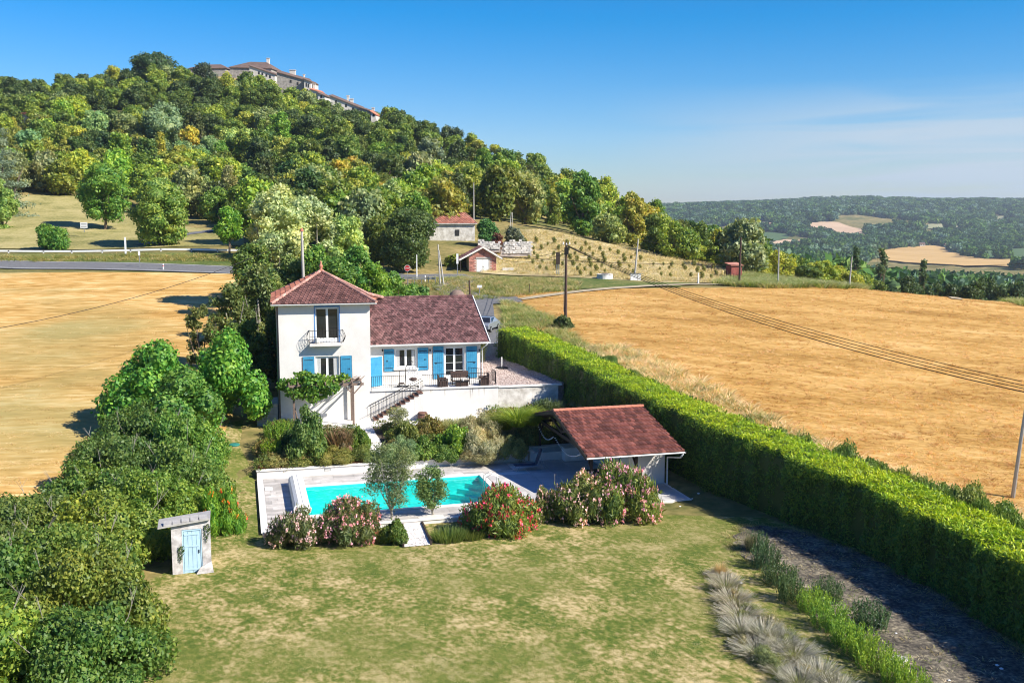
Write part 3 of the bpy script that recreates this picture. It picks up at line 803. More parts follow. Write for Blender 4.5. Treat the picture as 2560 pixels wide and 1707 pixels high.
# ------------------------------------------------------------------ woods
GREENS = [(.100, .160, .030), (.145, .225, .036), (.215, .30, .042), (.29, .335, .045), (.062, .105, .030), (.20, .27, .11)]
rs0 = np.random.RandomState(11)
def hill_proto(i, kind):
    rs = np.random.RandomState(100 + i)
    H, R = 10.0, 4.6
    if kind == 'round': bl = crown_blobs(rs, 1.2, 8.8, R, 30, 'round', .2, .36)
    elif kind == 'tall': bl = crown_blobs(rs, 1.2, 10.5, 3.4, 28, 'round', .24, .42); H = 11.5
    elif kind == 'wide': bl = crown_blobs(rs, 1.2, 7.0, 5.6, 34, 'low', .18, .34)
    elif kind == 'layer':
        bl = []
        for k in range(13):
            z = 1.5 + k * .75; a = k * 2.4; rr = 3.6 * (1 - k / 16)
            bl.append(((math.cos(a) * rr * .6, math.sin(a) * rr * .6, z), (2.6 * (1 - k / 17), 2.6 * (1 - k / 17), .42)))
    elif kind == 'cone': bl = crown_blobs(rs, 1.2, 10, 2.6, 14, 'cone', .45, .6)
    elif kind == 'open': bl = crown_blobs(rs, 1.5, 9.5, 4.4, 24, 'round', .18, .3)
    me = foliage_mesh('crown_' + kind, 100 + i, bl, {'open': 2000}.get(kind, 2700), .66, .42, core=kind != 'open', csc=.8, m=MT['leaf'], jitter=.7, droop=.3)
    tk = trunk_mesh('trunk_' + kind, i, 3.0, R, H * .8, .28, MT['bark'], base=-1.5)
    return tk, me
KINDS = ['round', 'tall', 'wide', 'round', 'open', 'round', 'tall', 'cone', 'layer']
HP = [hill_proto(i, k) for i, k in enumerate(KINDS)]

def sample_wood(poly_d, n, spacing, seed, dmin=100, lim=1e9):
    rs = np.random.RandomState(seed); us = [p[0] for p in poly_d]; vs = [p[1] for p in poly_d]
    out = []; cell = {}
    for _ in range(n):
        u = rs.uniform(min(us), max(us)); v = rs.uniform(min(vs), max(vs))
        if not poly_in(poly_d, np.array([u]), np.array([v]))[0]: continue
        g = G(u, v, dmin)
        if g is None or g.y > lim: continue
        sp = spacing * (0.75 + 0.5 * rs.uniform()); k = (int(g.x // 12), int(g.y // 12)); ok = True
        for a in (-1, 0, 1):
            for b in (-1, 0, 1):
                for q in cell.get((k[0] + a, k[1] + b), []):
                    if (q[0] - g.x) ** 2 + (q[1] - g.y) ** 2 < sp * sp: ok = False; break
                if not ok: break
            if not ok: break
        if ok: cell.setdefault(k, []).append((g.x, g.y)); out.append(g)
    return out
hill_mask = [(-90, 210), (60, 232), (200, 225), (300, 215), (380, 188), (440, 205), (520, 215), (600, 214), (700, 240), (800, 276), (870, 305), (960, 330), (1060, 365), (1200, 414), (1300, 474), (1400, 510),
             (1500, 545), (1600, 585), (1690, 620), (1740, 640), (1690, 612), (1560, 592), (1450, 570), (1330, 545), (1260, 526), (1190, 520), (1100, 500), (1060, 500), (1010, 560), (930, 600), (850, 612), (640, 600), (560, 560), (490, 520),
             (440, 505), (330, 480), (240, 455), (90, 450), (-90, 450)]
wood = sample_wood(hill_mask, 5200, 7.4, 3)
clear = [(195, 280), (300, 282), (306, 322), (210, 322)]
clearw = [tuple(p[:2]) for p in wpoly(clear)]
wood = [g for g in wood if not poly_in(clearw, np.array([g.x]), np.array([g.y]))[0]]
ridge_ex = []
for a, b in zip(hill_mask[0:19], hill_mask[1:20]):        # trees just behind the crest
    pa_, pb_ = G(*a), G(*b)
    if pa_ is None or pb_ is None: continue
    L_ = (pb_ - pa_).length; nn_ = max(1, int(L_ / 8))
    if 440 <= a[0] < 700: continue
    for k in range(nn_):
        p = pa_.lerp(pb_, (k + .5) / nn_); ridge_ex.append(Vector((p.x + rs0.uniform(-2, 2), p.y + 4 + rs0.uniform(0, 8), 0)))
wood += ridge_ex
wood.sort(key=lambda g: g.y)
keep, massed = [], []
rem = list(wood)
order = np.argsort([g.y for g in rem])
for r_, i in enumerate(order):
    (keep if r_ < 290 else massed).append(rem[i])
SHAPES = {'round': 'round tree', 'tall': 'upright tree', 'wide': 'spreading tree', 'open': 'loose-crowned tree', 'cone': 'pointed tree', 'layer': 'tiered tree'}
DESC = ['dark green', 'fresh green', 'lime green', 'yellow-green', 'very dark green', 'grey-green']
def wood_pick(rs, g):
    k = rs.choice(len(KINDS), p=[.17, .12, .13, .16, .10, .16, .08, .04, .04])
    nn_ = math.sin(g.x * .045 + 1.3) + math.sin(g.y * .037 + g.x * .02)
    c = rs.choice(6, p=[.20, .24, .18, .12, .14, .12]) if nn_ > 0 else rs.choice(6, p=[.30, .22, .10, .06, .22, .10])
    return k, c
rsw = np.random.RandomState(21)
VIL = ([425, 440, 520, 545, 600, 640, 700, 735, 800, 870, 900], [146, 160, 161, 162, 174, 190, 209, 218, 247, 268, 265])
def crest_limit(g, s):
    u = 1176 + g.x / g.y * FD
    if not 425 < u < 900: return s
    zt = CAM_H - (np.interp(u, *VIL) - 500.7) / FD * g.y
    return min(s, (zt - h(g.x, g.y)) / 10.6)
def wood_tree(g, hs=1.0):
    k, c = wood_pick(rsw, g)
    s = crest_limit(g, rsw.uniform(.72, 1.18) * hs)
    if s < .3: return
    col = tuple(x * rsw.uniform(.85, 1.2) for x in GREENS[c])
    u_ = 1176 + g.x / g.y * FD
    where = 'above the left meadow' if u_ < 330 else 'above the silvery trees' if u_ < 800 else 'above the red-roofed house' if u_ < 1150 else 'over the straw slope' if u_ < 1480 else 'beyond the straw slope'
    hgt = 'at the foot of the wood' if g.y < 215 else 'in the lower wood' if g.y < 265 else 'half way up the wood'
    size = 'small' if s < .85 else 'middling' if s < 1.02 else 'tall'
    shape = SHAPES[KINDS[k]]
    lab = f"{size} {DESC[c]} {shape} {hgt} {where}"
    place_thing('woodland_tree', g.x, g.y, h(g.x, g.y) - .3, [('trunk', HP[k][0]), ('crown', HP[k][1])], lab, 'tree', 'trees of the wood on the hill', s, rsw.uniform(0, 6.28), colors=[None, col], sz=s * rsw.uniform(.9, 1.15))
for g in keep: wood_tree(g)
# the farthest trees of the hill: past the first three hundred they are one mass
class_pts = {}
for g in massed:
    k, c = wood_pick(rsw, g); class_pts.setdefault((c, k if k in (0, 1, 2, 4, 5) else 3), []).append(g)
wood_protos = {}
bycol = {}
for (c, k), gs in class_pts.items(): bycol.setdefault(c, []).extend([(g, k) for g in gs])
mass_me = {}
for c, gs in bycol.items():
    for k in set(q[1] for q in gs):
        sub = [q[0] for q in gs if q[1] == k]
        pts = [(g.x, g.y, h(g.x, g.y) - .3) for g in sub]
        s = np.array([[max(.25, crest_limit(g, rsw.uniform(.75, 1.2)))] for g in sub]) * np.ones((1, 3))
        pr = proto_obj('crown_helper', HP[k][1])
        scatter('upper_wood', pts, s, rsw.uniform(0, 6.28, len(sub)), pr, 'upper part of the wood reaching the crest of the hill', GREENS[c])

# the far woods in the valley and on the far hills
def clump_proto(seed):
    rs = np.random.RandomState(seed)
    bl = crown_blobs(rs, 2.5, 8.5, 5, 7, 'round', .45, .7)
    me = foliage_mesh('far_crown', seed, bl, 170, 2.6, 2.0, core=True, csc=.92, m=MT['leaf_far'], jitter=.6)
    return me
fp = [clump_proto(s) for s in (1, 2, 3)]
rsf = np.random.RandomState(9)
xs_, ys_ = [], []
for (d0, d1, sp) in ((330, 1100, 10.5), (1100, 2300, 14), (2300, 4700, 19)):
    A_ = .5 * .66 * (d1 * d1 - d0 * d0); n = int(A_ / sp / sp)
    dd = np.sqrt(rsf.uniform(d0 * d0, d1 * d1, n)); k = rsf.uniform(.02, .68, n)
    xs_.append(dd * k); ys_.append(dd)
X_, Y_ = np.concatenate(xs_), np.concatenate(ys_)
dens = np.sin(X_ / 130 + 1) * np.sin(Y_ / 170 + X_ / 400) + .35 * np.sin(X_ / 47) * np.sin(Y_ / 61)
ok = (dens > -.55) | (Y_ > 2700)
for q in FARP: ok &= ~poly_in(q, X_, Y_)
_u = 1176 + X_ / Y_ * FD; _v = 500.7 + (CAM_H - (h_many(X_, Y_) + 11)) / Y_ * FD
for q, dpx in zip(FARP, FARD):       # the fields lie open to the south: no trees right below them
    ok &= ~(poly_in([(a, b + 1) for a, b in dpx], _u, _v) & (Y_ < max(p[1] for p in q)))
hq = h_many(X_, Y_)
ok &= ~((Y_ < 520) & (X_ < 60))
ut = 1176 + X_ / Y_ * FD; vt = 500.7 + (CAM_H - (hq + 12)) / Y_ * FD
ok &= (Y_ > 1050) | (vt > np.interp(ut, [1600, 1800, 2000, 2400], [560, 590, 628, 640]))
X_, Y_, hq = X_[ok], Y_[ok], hq[ok]
kk_ = rsf.randint(0, 9, len(X_))
for i in range(9):
    s_ = kk_ == i
    sc_ = rsf.uniform(.8, 1.5, (s_.sum(), 1)) * np.ones((1, 3)) * np.where(Y_[s_] > 2300, 1.5, 1.15)[:, None]
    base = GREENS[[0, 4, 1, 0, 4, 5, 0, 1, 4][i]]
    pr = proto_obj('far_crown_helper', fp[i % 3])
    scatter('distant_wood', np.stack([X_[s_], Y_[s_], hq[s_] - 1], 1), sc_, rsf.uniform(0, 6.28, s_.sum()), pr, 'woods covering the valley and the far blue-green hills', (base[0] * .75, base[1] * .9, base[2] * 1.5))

# haze: pale air round the whole scene
hz = MB(); hz.obox(lambda a, b, z: Vector((a, b, z)), -4400, 4400, -290, 6900, -120, 150)
HZ_M = bpy.data.materials.new('haze'); HZ_M.use_nodes = True
nt = HZ_M.node_tree; nt.nodes.remove(nt.nodes['Principled BSDF'])
pv = nt.nodes.new('ShaderNodeVolumePrincipled'); pv.inputs['Density'].default_value = 0.000095; pv.inputs['Color'].default_value = (.80, .90, 1, 1); pv.inputs['Anisotropy'].default_value = .3
nt.links.new(pv.outputs[0], nt.nodes['Material Output'].inputs['Volume'])
HAZE = True
if HAZE: hz.build('haze', HZ_M, kind='stuff', label='thin blue summer haze over the valley')
# ------------------------------------------------------------------ the house
def onplane(u, v, b, fr='h'):
    """(a, z) where the view ray through display pixel (u, v) meets the vertical plane at depth b of a frame"""
    O, E1_, E2_ = (HO, HE1, HE2) if fr == 'h' else (PO, PE1, PE2)
    d = Vector(ray(u, v)); c = Vector((0, 0, CAM_H))
    t = ((O + E2_ * b) - c).dot(E2_) / d.dot(E2_); p = c + d * t
    return (p - O).dot(E1_), p.z
def q1(a, b, dep): return onplane(*z1(a, b), dep)
HB = 3.6                      # depth of the main front wall behind the tower front
house = thing('house', HL(8, 5, 1.0), 'white rendered house with square tower, dark red tiled roofs and bright blue shutters', 'house')

def wall_open(fr, a0, a1, z0, z1, b0, b1, ops):
    """a wall b0..b1 thick with rectangular openings (a0, a1, z0, z1)"""
    mb = MB()
    As = sorted(set([a0, a1] + [o[0] for o in ops] + [o[1] for o in ops]))
    for i in range(len(As) - 1):
        l, r = As[i], As[i + 1]; m = (l + r) / 2
        cut = sorted([(o[2], o[3]) for o in ops if o[0] < m < o[1]])
        z = z0
        for c in cut:
            if c[0] > z: mb.obox(fr, l, r, b0, b1, z, c[0])
            z = c[1]
        if z < z1: mb.obox(fr, l, r, b0, b1, z, z1)
    return mb

def tiles(mb, P00, P10, P11, P01, rows, tw, thick=.035, roll=.045, seed=0, over=1.12, jit=.006):
    """tiles in rows from the eave edge (P00-P10) up to the top edge (P01-P11)"""
    rs = random.Random(seed)
    P00, P10, P11, P01 = map(Vector, (P00, P10, P11, P01))
    ex = (P10 - P00).normalized(); nrm = ex.cross(P01 - P00).normalized()
    if nrm.z < 0: nrm = -nrm
    upv = nrm.cross(ex); 
    if upv.z < 0: upv = -upv
    H_ = (P01 - P00).dot(upv); rh = H_ / rows
    for r in range(rows):
        t0, t1 = r / rows, min(1, (r + over) / rows)
        l0 = P00.lerp(P01, (r + .5) / rows); r0 = P10.lerp(P11, (r + .5) / rows)
        s0 = (l0 - P00).dot(ex); s1 = (r0 - P00).dot(ex)
        x = s0 - (tw * .5 if r % 2 else 0)
        while x < s1 - .02:
            xa, xb = max(x, s0), min(x + tw, s1)
            if xb - xa > .04:
                y0 = t0 * H_; y1 = t1 * H_
                zz = .012 + rs.uniform(0, jit); w_ = xb - xa
                def pt(xx, yy, z): return P00 + ex * xx + upv * yy + nrm * z
                prof = [(0, .35), (.16, 1.0), (.34, .25), (.62, .0), (.84, .12), (.985, .3)]
                vs = []
                for (px_, pz) in prof: vs.append(pt(xa + px_ * w_, y0 - rs.uniform(0, jit), zz + thick + pz * roll))
                for (px_, pz) in prof: vs.append(pt(xa + px_ * w_, y1, zz * .3 + pz * roll * .9 + .004))
                for (px_, pz) in prof: vs.append(pt(xa + px_ * w_, y0, zz + pz * roll * .5 - .01))
                fs = []
                for k in range(5): fs += [(k, k + 1, k + 7, k + 6), (12 + k, 13 + k, k + 1, k)]
                mb.add(vs, fs)
            x += tw
def slab(mb, P00, P10, P11, P01, th=.06, down=True):
    P = [Vector(p) for p in (P00, P10, P11, P01)]
    return mb.hexa([p - Vector((0, 0, th)) for p in P], P)
def ridge_tiles(mb, p, q, r=.13, ln=.38):
    p, q = Vector(p), Vector(q); n = max(1, int((q - p).length / ln))
    for i in range(n):
        a = p.lerp(q, i / n); b = p.lerp(q, (i + 1.12) / n)
        mb.tube([a, b], [r * 1.05, r * .9], 8)

# --- tower
TA, TB, TZ0, TZ1 = 6.45, 8.6, 0.6, 9.62
wa0, wz1 = q1(428, 378, 0); wa1, _ = q1(612, 378, 0); _, wz0 = q1(520, 634, 0)
va0, vz1 = q1(437, 740, 0); va1, vz0 = q1(612, 893, 0)
ops_t = [(wa0, wa1, wz0, wz1), (va0, va1, vz0, vz1)]
mb = wall_open(HL, 0, TA, TZ0, TZ1, 0, .3, ops_t)
mb.obox(HL, 0, .3, .3, TB, TZ0, TZ1); mb.obox(HL, TA - .3, TA, .3, TB, TZ0, TZ1); mb.obox(HL, .3, TA - .3, TB - .3, TB, TZ0, TZ1)
mb.build('tower_wall', MT['render_white'], house)
mb = MB(); mb.obox(HL, -.12, 0, .1, .3, 1.0, 9.5); mb.build('corner_trim', MT['wood_grey'], house)
OV = .45; ez = 9.72
E00, E10, E11, E01 = HL(-OV, -OV, ez), HL(TA + OV, -OV, ez), HL(TA + OV, TB + OV, ez), HL(-OV, TB + OV, ez)
AP = HL(TA / 2, TB / 2, 11.75)
mb = MB(); mb.obox(HL, -OV + .03, TA + OV - .03, -OV + .03, TB + OV - .03, ez - .14, ez - .04); mb.build('eaves_board', MT['render_white'], house)
mb = MB(); tiles(mb, E00, E10, AP, AP, 17, .27, seed=1); o = mb.build('roof_tiles', MT['tile_dark'], house, kind='stuff', label='dark weathered tiles of the tower roof, front slope')
mb = MB(); tiles(mb, E10, E11, AP, AP, 15, .27, seed=2); mb.build('roof_tiles', MT['tile_dark'], house, kind='stuff')
mb = MB(); tiles(mb, E11, E01, AP, AP, 15, .3, seed=3); mb.build('roof_tiles', MT['tile_dark'], house, kind='stuff')
mb = MB(); tiles(mb, E01, E00, AP, AP, 10, 1.1, thick=.07, roll=.1, seed=4); mb.build('roof_tiles', MT['tile_orange'], house, kind='stuff', label='broad red tiles of the tower roof, side slope')
mb = MB()
mb.add([E00 + Vector((0, 0, 0)), E10, E11, E01, AP], [(0, 1, 4), (1, 2, 4), (2, 3, 4), (3, 0, 4), (3, 2, 1, 0)]); mb.build('roof_deck', MT['wood_dark'], house)
for c in (E00, E10, E11, E01):
    mb = MB(); ridge_tiles(mb, c + Vector((0, 0, .06)), AP + Vector((0, 0, .06)), .12, .4); mb.build('hip_ridge', MT['ridge'], house)
mb = MB(); mb.lathe(AP + Vector((0, 0, 0)), [(.22, 0), (.2, .12), (.08, .2), (.14, .34), (.16, .42), (.09, .52), (.05, .62), (.07, .7), (.02, .8)], 10); mb.build('finial', MT['tile_orange'], house, smooth=True)
def gutter(p, q, parent, m='white', r=.075, nm='gutter'):
    mb = MB(); p, q = Vector(p), Vector(q); d = (q - p).normalized(); s = Vector((-d.y, d.x, 0)); n = 7; vs = []
    for k in range(n):
        a = math.pi + math.pi * k / (n - 1)
        for pt in (p, q): vs.append(pt + s * math.cos(a) * r + Vector((0, 0, math.sin(a) * r)))
    for k in range(n):
        a = math.pi + math.pi * k / (n - 1)
        for pt in (p, q): vs.append(pt + s * math.cos(a) * (r - .012) + Vector((0, 0, math.sin(a) * (r - .012) + .002)))
    fs = [(2 * k, 2 * k + 1, 2 * k + 3, 2 * k + 2) for k in range(n - 1)] + [(2 * n + 2 * k + 2, 2 * n + 2 * k + 3, 2 * n + 2 * k + 1, 2 * n + 2 * k) for k in range(n - 1)]
    fs += [(0, 2 * n, 2 * n + 1, 1), (2 * n - 1, 4 * n - 1, 4 * n - 2, 2 * n - 2)]
    mb.add(vs, fs); return mb.build(nm, MT[m], parent)
gutter(HL(-OV - .05, -OV - .08, ez - .03), HL(TA + OV, -OV - .08, ez - .03), house)

# --- windows, doors and shutters
def glazing(fr, a0, a1, z0, z1, b, name, leaves=2, curtain=True, sill=True, bars=0):
    """frame with leaves in a recess whose outer face is at depth b"""
    w = .055; bb = b + .13
    mb = MB()
    mb.obox(fr, a0 + .002, a0 + w, bb, bb + .07, z0 + .002, z1 - .002); mb.obox(fr, a1 - w, a1 - .002, bb, bb + .07, z0 + .002, z1 - .002)
    mb.obox(fr, a0 + w, a1 - w, bb, bb + .07, z1 - w, z1 - .002); mb.obox(fr, a0 + w, a1 - w, bb, bb + .07, z0 + .002, z0 + w)
    f = mb.build(name, MT['white'], house)
    n = leaves; W_ = (a1 - a0 - 2 * w) / n
    for k in range(n):
        l = a0 + w + k * W_ + .004; r = l + W_ - .008; lo = z0 + w + .004; hi = z1 - w - .004; s = .075
        mb = MB()
        mb.obox(fr, l, l + s, bb - .012, bb + .045, lo, hi); mb.obox(fr, r - s, r, bb - .012, bb + .045, lo, hi)
        mb.obox(fr, l + s, r - s, bb - .012, bb + .045, hi - s, hi); mb.obox(fr, l + s, r - s, bb - .012, bb + .045, lo, lo + s * (1.5 if z1 - z0 < 1.7 else 3.2))
        for q in range(bars):
            zz = lo + (hi - lo) * (q + 1) / (bars + 1); mb.obox(fr, l + s, r - s, bb - .002, bb + .03, zz - .012, zz + .012)
        mb.build('casement', MT['white'], f)
        mb = MB(); mb.obox(fr, l + s - .005, r - s + .005, bb + .018, bb + .026, lo + s, hi - s + .005); mb.build('pane', MT['glass'], f)
    if curtain:
        mb = MB()
        for side in (0, 1):
            c0 = a0 + w + .1 if side == 0 else a1 - w - .32
            for k in range(5): mb.obox(fr, c0 + k * .045, c0 + k * .045 + .03, bb - .008 - .004 * (k % 2), bb + .004, z0 + .2, z1 - .16)
        mb.build('curtain', MT['curtain'], f)
    if sill:
        mb = MB(); mb.obox(fr, a0 - .12, a1 + .12, b - .14, b + .12, z0 - .09, z0 - .003); mb.build('sill', MT['white_stone'], f)
    return f
def shutter(fr, a0, a1, z0, z1, b, mirror=1, boards=5, tall=False):
    """solid boarded shutter lying open on the wall, hinge straps and a stay"""
    root_o = None
    mb = MB()
    mb.obox(fr, a0, a1, b - .045, b - .03, z0, z1)
    s = mb.build('shutter', MT['blue'], house)
    W_ = (a1 - a0) / boards
    for k in range(boards):
        m2 = MB(); m2.obox(fr, a0 + k * W_ + .004, a0 + (k + 1) * W_ - .004, b - .062, b - .046, z0 - .004, z1 + .004); m2.build('board', MT['blue'], s)
    for zz in ((z0 + .14 * (z1 - z0)), (z1 - .14 * (z1 - z0))) + (((z0 + z1) / 2,) if tall else ()):
        m2 = MB(); m2.obox(fr, a0 + .08, a1 - .1, b - .071, b - .063, zz - .022, zz + .022); m2.build('hinge_strap', MT['black'], s)
    m2 = MB(); c = a0 + (.28 if mirror > 0 else .72) * (a1 - a0); zc = (z0 + z1) / 2 - .05
    for dx in (-.045, .045): m2.obox(fr, c + dx - .018, c + dx + .018, b - .074, b - .063, zc - .06, zc + .06)
    m2.build('latch', MT['black'], s)
    mb = MB(); e = a0 - .03 if mirror > 0 else a1 + .0
    mb.obox(fr, e, e + .03, b - .05, b - .002, z0 + .02, z1 - .02); mb.build('edge', MT['wood_grey'], s)
    return s
glazing(HL, wa0, wa1, wz0, wz1, 0, 'french_window', curtain=False, sill=False)
glazing(HL, va0, va1, vz0, vz1, 0, 'window')
mb = MB(); mb.obox(HL, wa0 - .03, wa1 + .03, -.03, .02, wz1, wz1 + .16); mb.obox(HL, wa0 - .03, wa0 + .03, -.02, .1, wz0, wz1); mb.obox(HL, wa1 - .03, wa1 + .03, -.02, .1, wz0, wz1); mb.build('blue_door_surround', MT['blue_dark'], house)
sa0, sz1 = q1(343, 740, 0); sa1, sz0 = q1(432, 920, 0); shutter(HL, sa0, sa1, sz0, sz1, 0, 1)
sa0, sz1 = q1(621, 733, 0); sa1, sz0 = q1(706, 914, 0); shutter(HL, sa0, sa1, sz0, sz1, 0, -1)
# balcony
ba0, bz = q1(395, 665, -.5); ba1, _ = q1(640, 665, -.5)
mb = MB(); mb.obox(HL, ba0, ba1, -.62, -.001, bz, bz + .17); bal = mb.build('balcony_slab', MT['render_white'], house)
mb = MB()
rt, rb = bz + 1.12, bz + .27
def rail_side(f):      # bulged side of the balcony railing
    mbx = MB(); n = 6
    for k in range(n):
        b = -.60 + .55 * k / (n - 1)
        pts = []
        for j in range(7):
            t = j / 6; bulge = math.sin(t * math.pi) * .13 - .06 * math.cos(t * math.pi * 2) * .3
            pts.append(HL(f[0] + f[1] * (bulge + .03), b, rb + (rt - rb) * (1 - t)))
        mbx.tube(pts, .011, 4)
    mbx.tube([HL(f[0], -.6, rt), HL(f[0], -.02, rt)], .016, 5); mbx.tube([HL(f[0], -.6, rb), HL(f[0], -.02, rb)], .014, 5)
    return mbx
rail_side((ba0, -1)).build('side_railing', MT['black'], bal); rail_side((ba1, 1)).build('side_railing', MT['black'], bal)
mb = MB(); mb.tube([HL(ba0, -.6, rt), HL(ba1, -.6, rt)], .018, 6); mb.tube([HL(ba0, -.6, rb), HL(ba1, -.6, rb)], .014, 5); mb.tube([HL(ba0, -.6, rb + .42), HL(ba1, -.6, rb + .42)], .010, 5); mb.build('top_rail', MT['black'], bal)
nb = 13
for k in range(nb):
    a = ba0 + (ba1 - ba0) * k / (nb - 1); mb = MB()
    mb.tube([HL(a, -.6, rb - (.12 if k % 4 == 0 else 0)), HL(a, -.6, rt)], .010, 4); mb.build('baluster', MT['black'], bal)
mb = MB(); mb.lathe(HL(ba0 + .55, -.35, bz + .17), [(.12, 0), (.16, .1), (.17, .3), (.15, .42)], 10); o = mb.build('balcony_pot', MT['white_stone'], origin=HL(ba0 + .55, -.35, bz + .17)); tag(o, 'small white pot standing on the tower balcony', 'pot')
# downpipes of the tower
mb = MB(); mb.tube([HL(-.2, .35, 9.6), HL(-.12, .35, 9.2), HL(-.12, .35, 1.0)], .045, 6); mb.build('downpipe', MT['grey_metal'], house)

# --- main wing
MA1 = 15.3; MZ1 = 6.12; RB_ = 10.25; RZ = 9.2; MBK = 17.0
FL = YARD_Z
w2a0, w2z1 = q1(1020, 680, HB); w2a1, w2z0 = q1(1182, 822, HB)
d2a0, d2z1 = q1(1383, 668, HB); d2a1, _ = q1(1533, 668, HB); d2z0 = FL + .12
ops_m = [(w2a0, w2a1, w2z0, w2z1), (d2a0, d2a1, d2z0, d2z1)]
mb = wall_open(HL, TA + .002, MA1, 1.0, MZ1, HB, HB + .3, ops_m)
mb.obox(HL, MA1 - .3, MA1, HB + .3, MBK, 1.0, MZ1); mb.obox(HL, TA - 4, MA1 - .3, MBK - .3, MBK, 1.0, MZ1)
g0, g1 = HL(MA1 - .3, HB, MZ1), HL(MA1, HB, MZ1)
mb.add([HL(MA1 - .3, HB, MZ1), HL(MA1, HB, MZ1), HL(MA1, MBK, MZ1), HL(MA1 - .3, MBK, MZ1), HL(MA1 - .3, RB_, RZ - .12), HL(MA1, RB_, RZ - .12)], [(1, 2, 5), (0, 4, 3), (0, 1, 5, 4), (3, 4, 5, 2)])
mb.build('main_wall', MT['render_white'], house)
glazing(HL, w2a0, w2a1, w2z0, w2z1, HB, 'window')
glazing(HL, d2a0, d2a1, d2z0, d2z1, HB, 'french_window', curtain=False, sill=False, bars=3)
mb = MB(); mb.obox(HL, d2a0 - .1, d2a1 + .1, HB - .3, HB - .002, FL, FL + .12); mb.build('door_step', MT['white_stone'], house)
for (x0, y0, x1, y1, mir) in ((940, 685, 1016, 845, 1), (1187, 675, 1266, 835, -1)):
    a0, zz1 = q1(x0, y0, HB); a1, zz0 = q1(x1, y1, HB); shutter(HL, a0, a1, zz0, zz1, HB, mir)
for (x0, x1, mir) in ((1300, 1378, 1), (1545, 1622, -1)):
    a0, zz1 = q1(x0, 664, HB); a1, _ = q1(x1, 664, HB); shutter(HL, a0, a1, FL + .18, zz1, HB, mir, tall=True)
# tall blue door leaf folded against the tower
dA, dZ1 = q1(850, 716, 2.2); dB, dZ0 = q1(915, 985, 2.2)
fr_d = lambda a, b, z: HL(TA + .08 + a * .80 + b, 1.6 + a * .55, z)
mb = MB(); mb.obox(fr_d, 0, 1.15, 0, .04, FL + .06, FL + 2.25); dl = mb.build('blue_door', MT['blue'], house)
for k in range(5): mb = MB(); mb.obox(fr_d, k * .23 + .006, (k + 1) * .23 - .006, -.018, -.001, FL + .07, FL + 2.24); mb.build('board', MT['blue'], dl)
for zz in (.35, 1.15, 1.95): mb = MB(); mb.obox(fr_d, .06, 1.05, -.032, -.019, FL + zz - .025, FL + zz + .025); mb.build('hinge_strap', MT['black'], dl)
# wall lamps
for x in (928, 1278, 1640):
    a, z = q1(x, 688, HB); mb = MB(); mb.obox(HL, a - .03, a + .03, HB - .06, HB - .001, z - .05, z + .05); mb.lathe(HL(a, HB - .12, z - .13), [(.02, 0), (.06, .05), (.05, .16), (.02, .2)], 8); mb.build('wall_lamp', MT['black'], house)
# roofs of the main wing
EB = HB - .5; ezm = 6.2
e0, e1, r1, r0 = HL(TA + .01, EB, ezm), HL(15.9, EB, ezm), HL(15.9, RB_, RZ), HL(TA + .01, RB_, RZ)
k0, k1 = HL(TA - 4, 17.4, ezm), HL(15.9, 17.4, ezm)
mb = MB(); slab(mb, e0, e1, r1, r0, .07); slab(mb, r0 - HE1 * 4, r1, k1, k0, .07); mb.build('roof_deck', MT['white'], house)
mb = MB(); tiles(mb, e0, e1, r1, r0, 25, .225, seed=7, thick=.03, roll=.035); mb.build('roof_tiles', MT['tile_red'], house, kind='stuff', label='worn dark red tiles of the long roof')
mb = MB(); tiles(mb, k1, k0, r0 - HE1 * 4, r1, 16, .4, seed=8); mb.build('roof_tiles', MT['tile_red'], house, kind='stuff')
mb = MB(); ridge_tiles(mb, r0 + Vector((0, 0, .05)), r1 + Vector((0, 0, .05)), .1, .4); mb.build('ridge_tiles', MT['tile_red'], house)
mb = MB(); mb.bar(e1 + HE1 * .05 + Vector((0, 0, -.02)), r1 + HE1 * .05 + Vector((0, 0, -.02)), .06, .26); mb.build('bargeboard', MT['white'], house)
mb = MB(); mb.bar(k1 + HE1 * .05 + Vector((0, 0, -.02)), r1 + HE1 * .05 + Vector((0, 0, -.02)), .06, .26); mb.build('bargeboard', MT['white'], house)
mb = MB(); mb.obox(HL, TA + .01, 15.9, EB + .02, HB - .002, MZ1 - .06, MZ1 + .0); mb.build('soffit', MT['white'], house)
gutter(HL(TA, EB - .09, ezm - .04), HL(16.0, EB - .09, ezm - .04), house)
mb = MB(); mb.tube([HL(15.75, EB - .09, ezm - .1), HL(15.62, EB + .1, ezm - .3), HL(15.42, HB - .08, ezm - .55), HL(15.42, HB - .08, FL + .3), HL(15.42, HB - .08, FL)], .045, 8); mb.build('downpipe', MT['white'], house, smooth=True)
# short ridge where the back roof meets the tower
mb = MB(); P0_, P1_, P2_ = HL(TA + .1, TB - .3, 9.85), HL(TA + 1.9, RB_ - .3, 9.28), HL(TA + .1, RB_ + .8, 9.2)
mb.add([P0_, P1_, P2_, HL(TA + .1, TB - .3, 9.0)], [(0, 1, 2), (0, 3, 1)]); mb.build('back_roof', MT['tile_orange'], house)
mb = MB(); ridge_tiles(mb, P0_, P1_, .14, .35); mb.build('ridge_tiles', MT['ridge'], house)

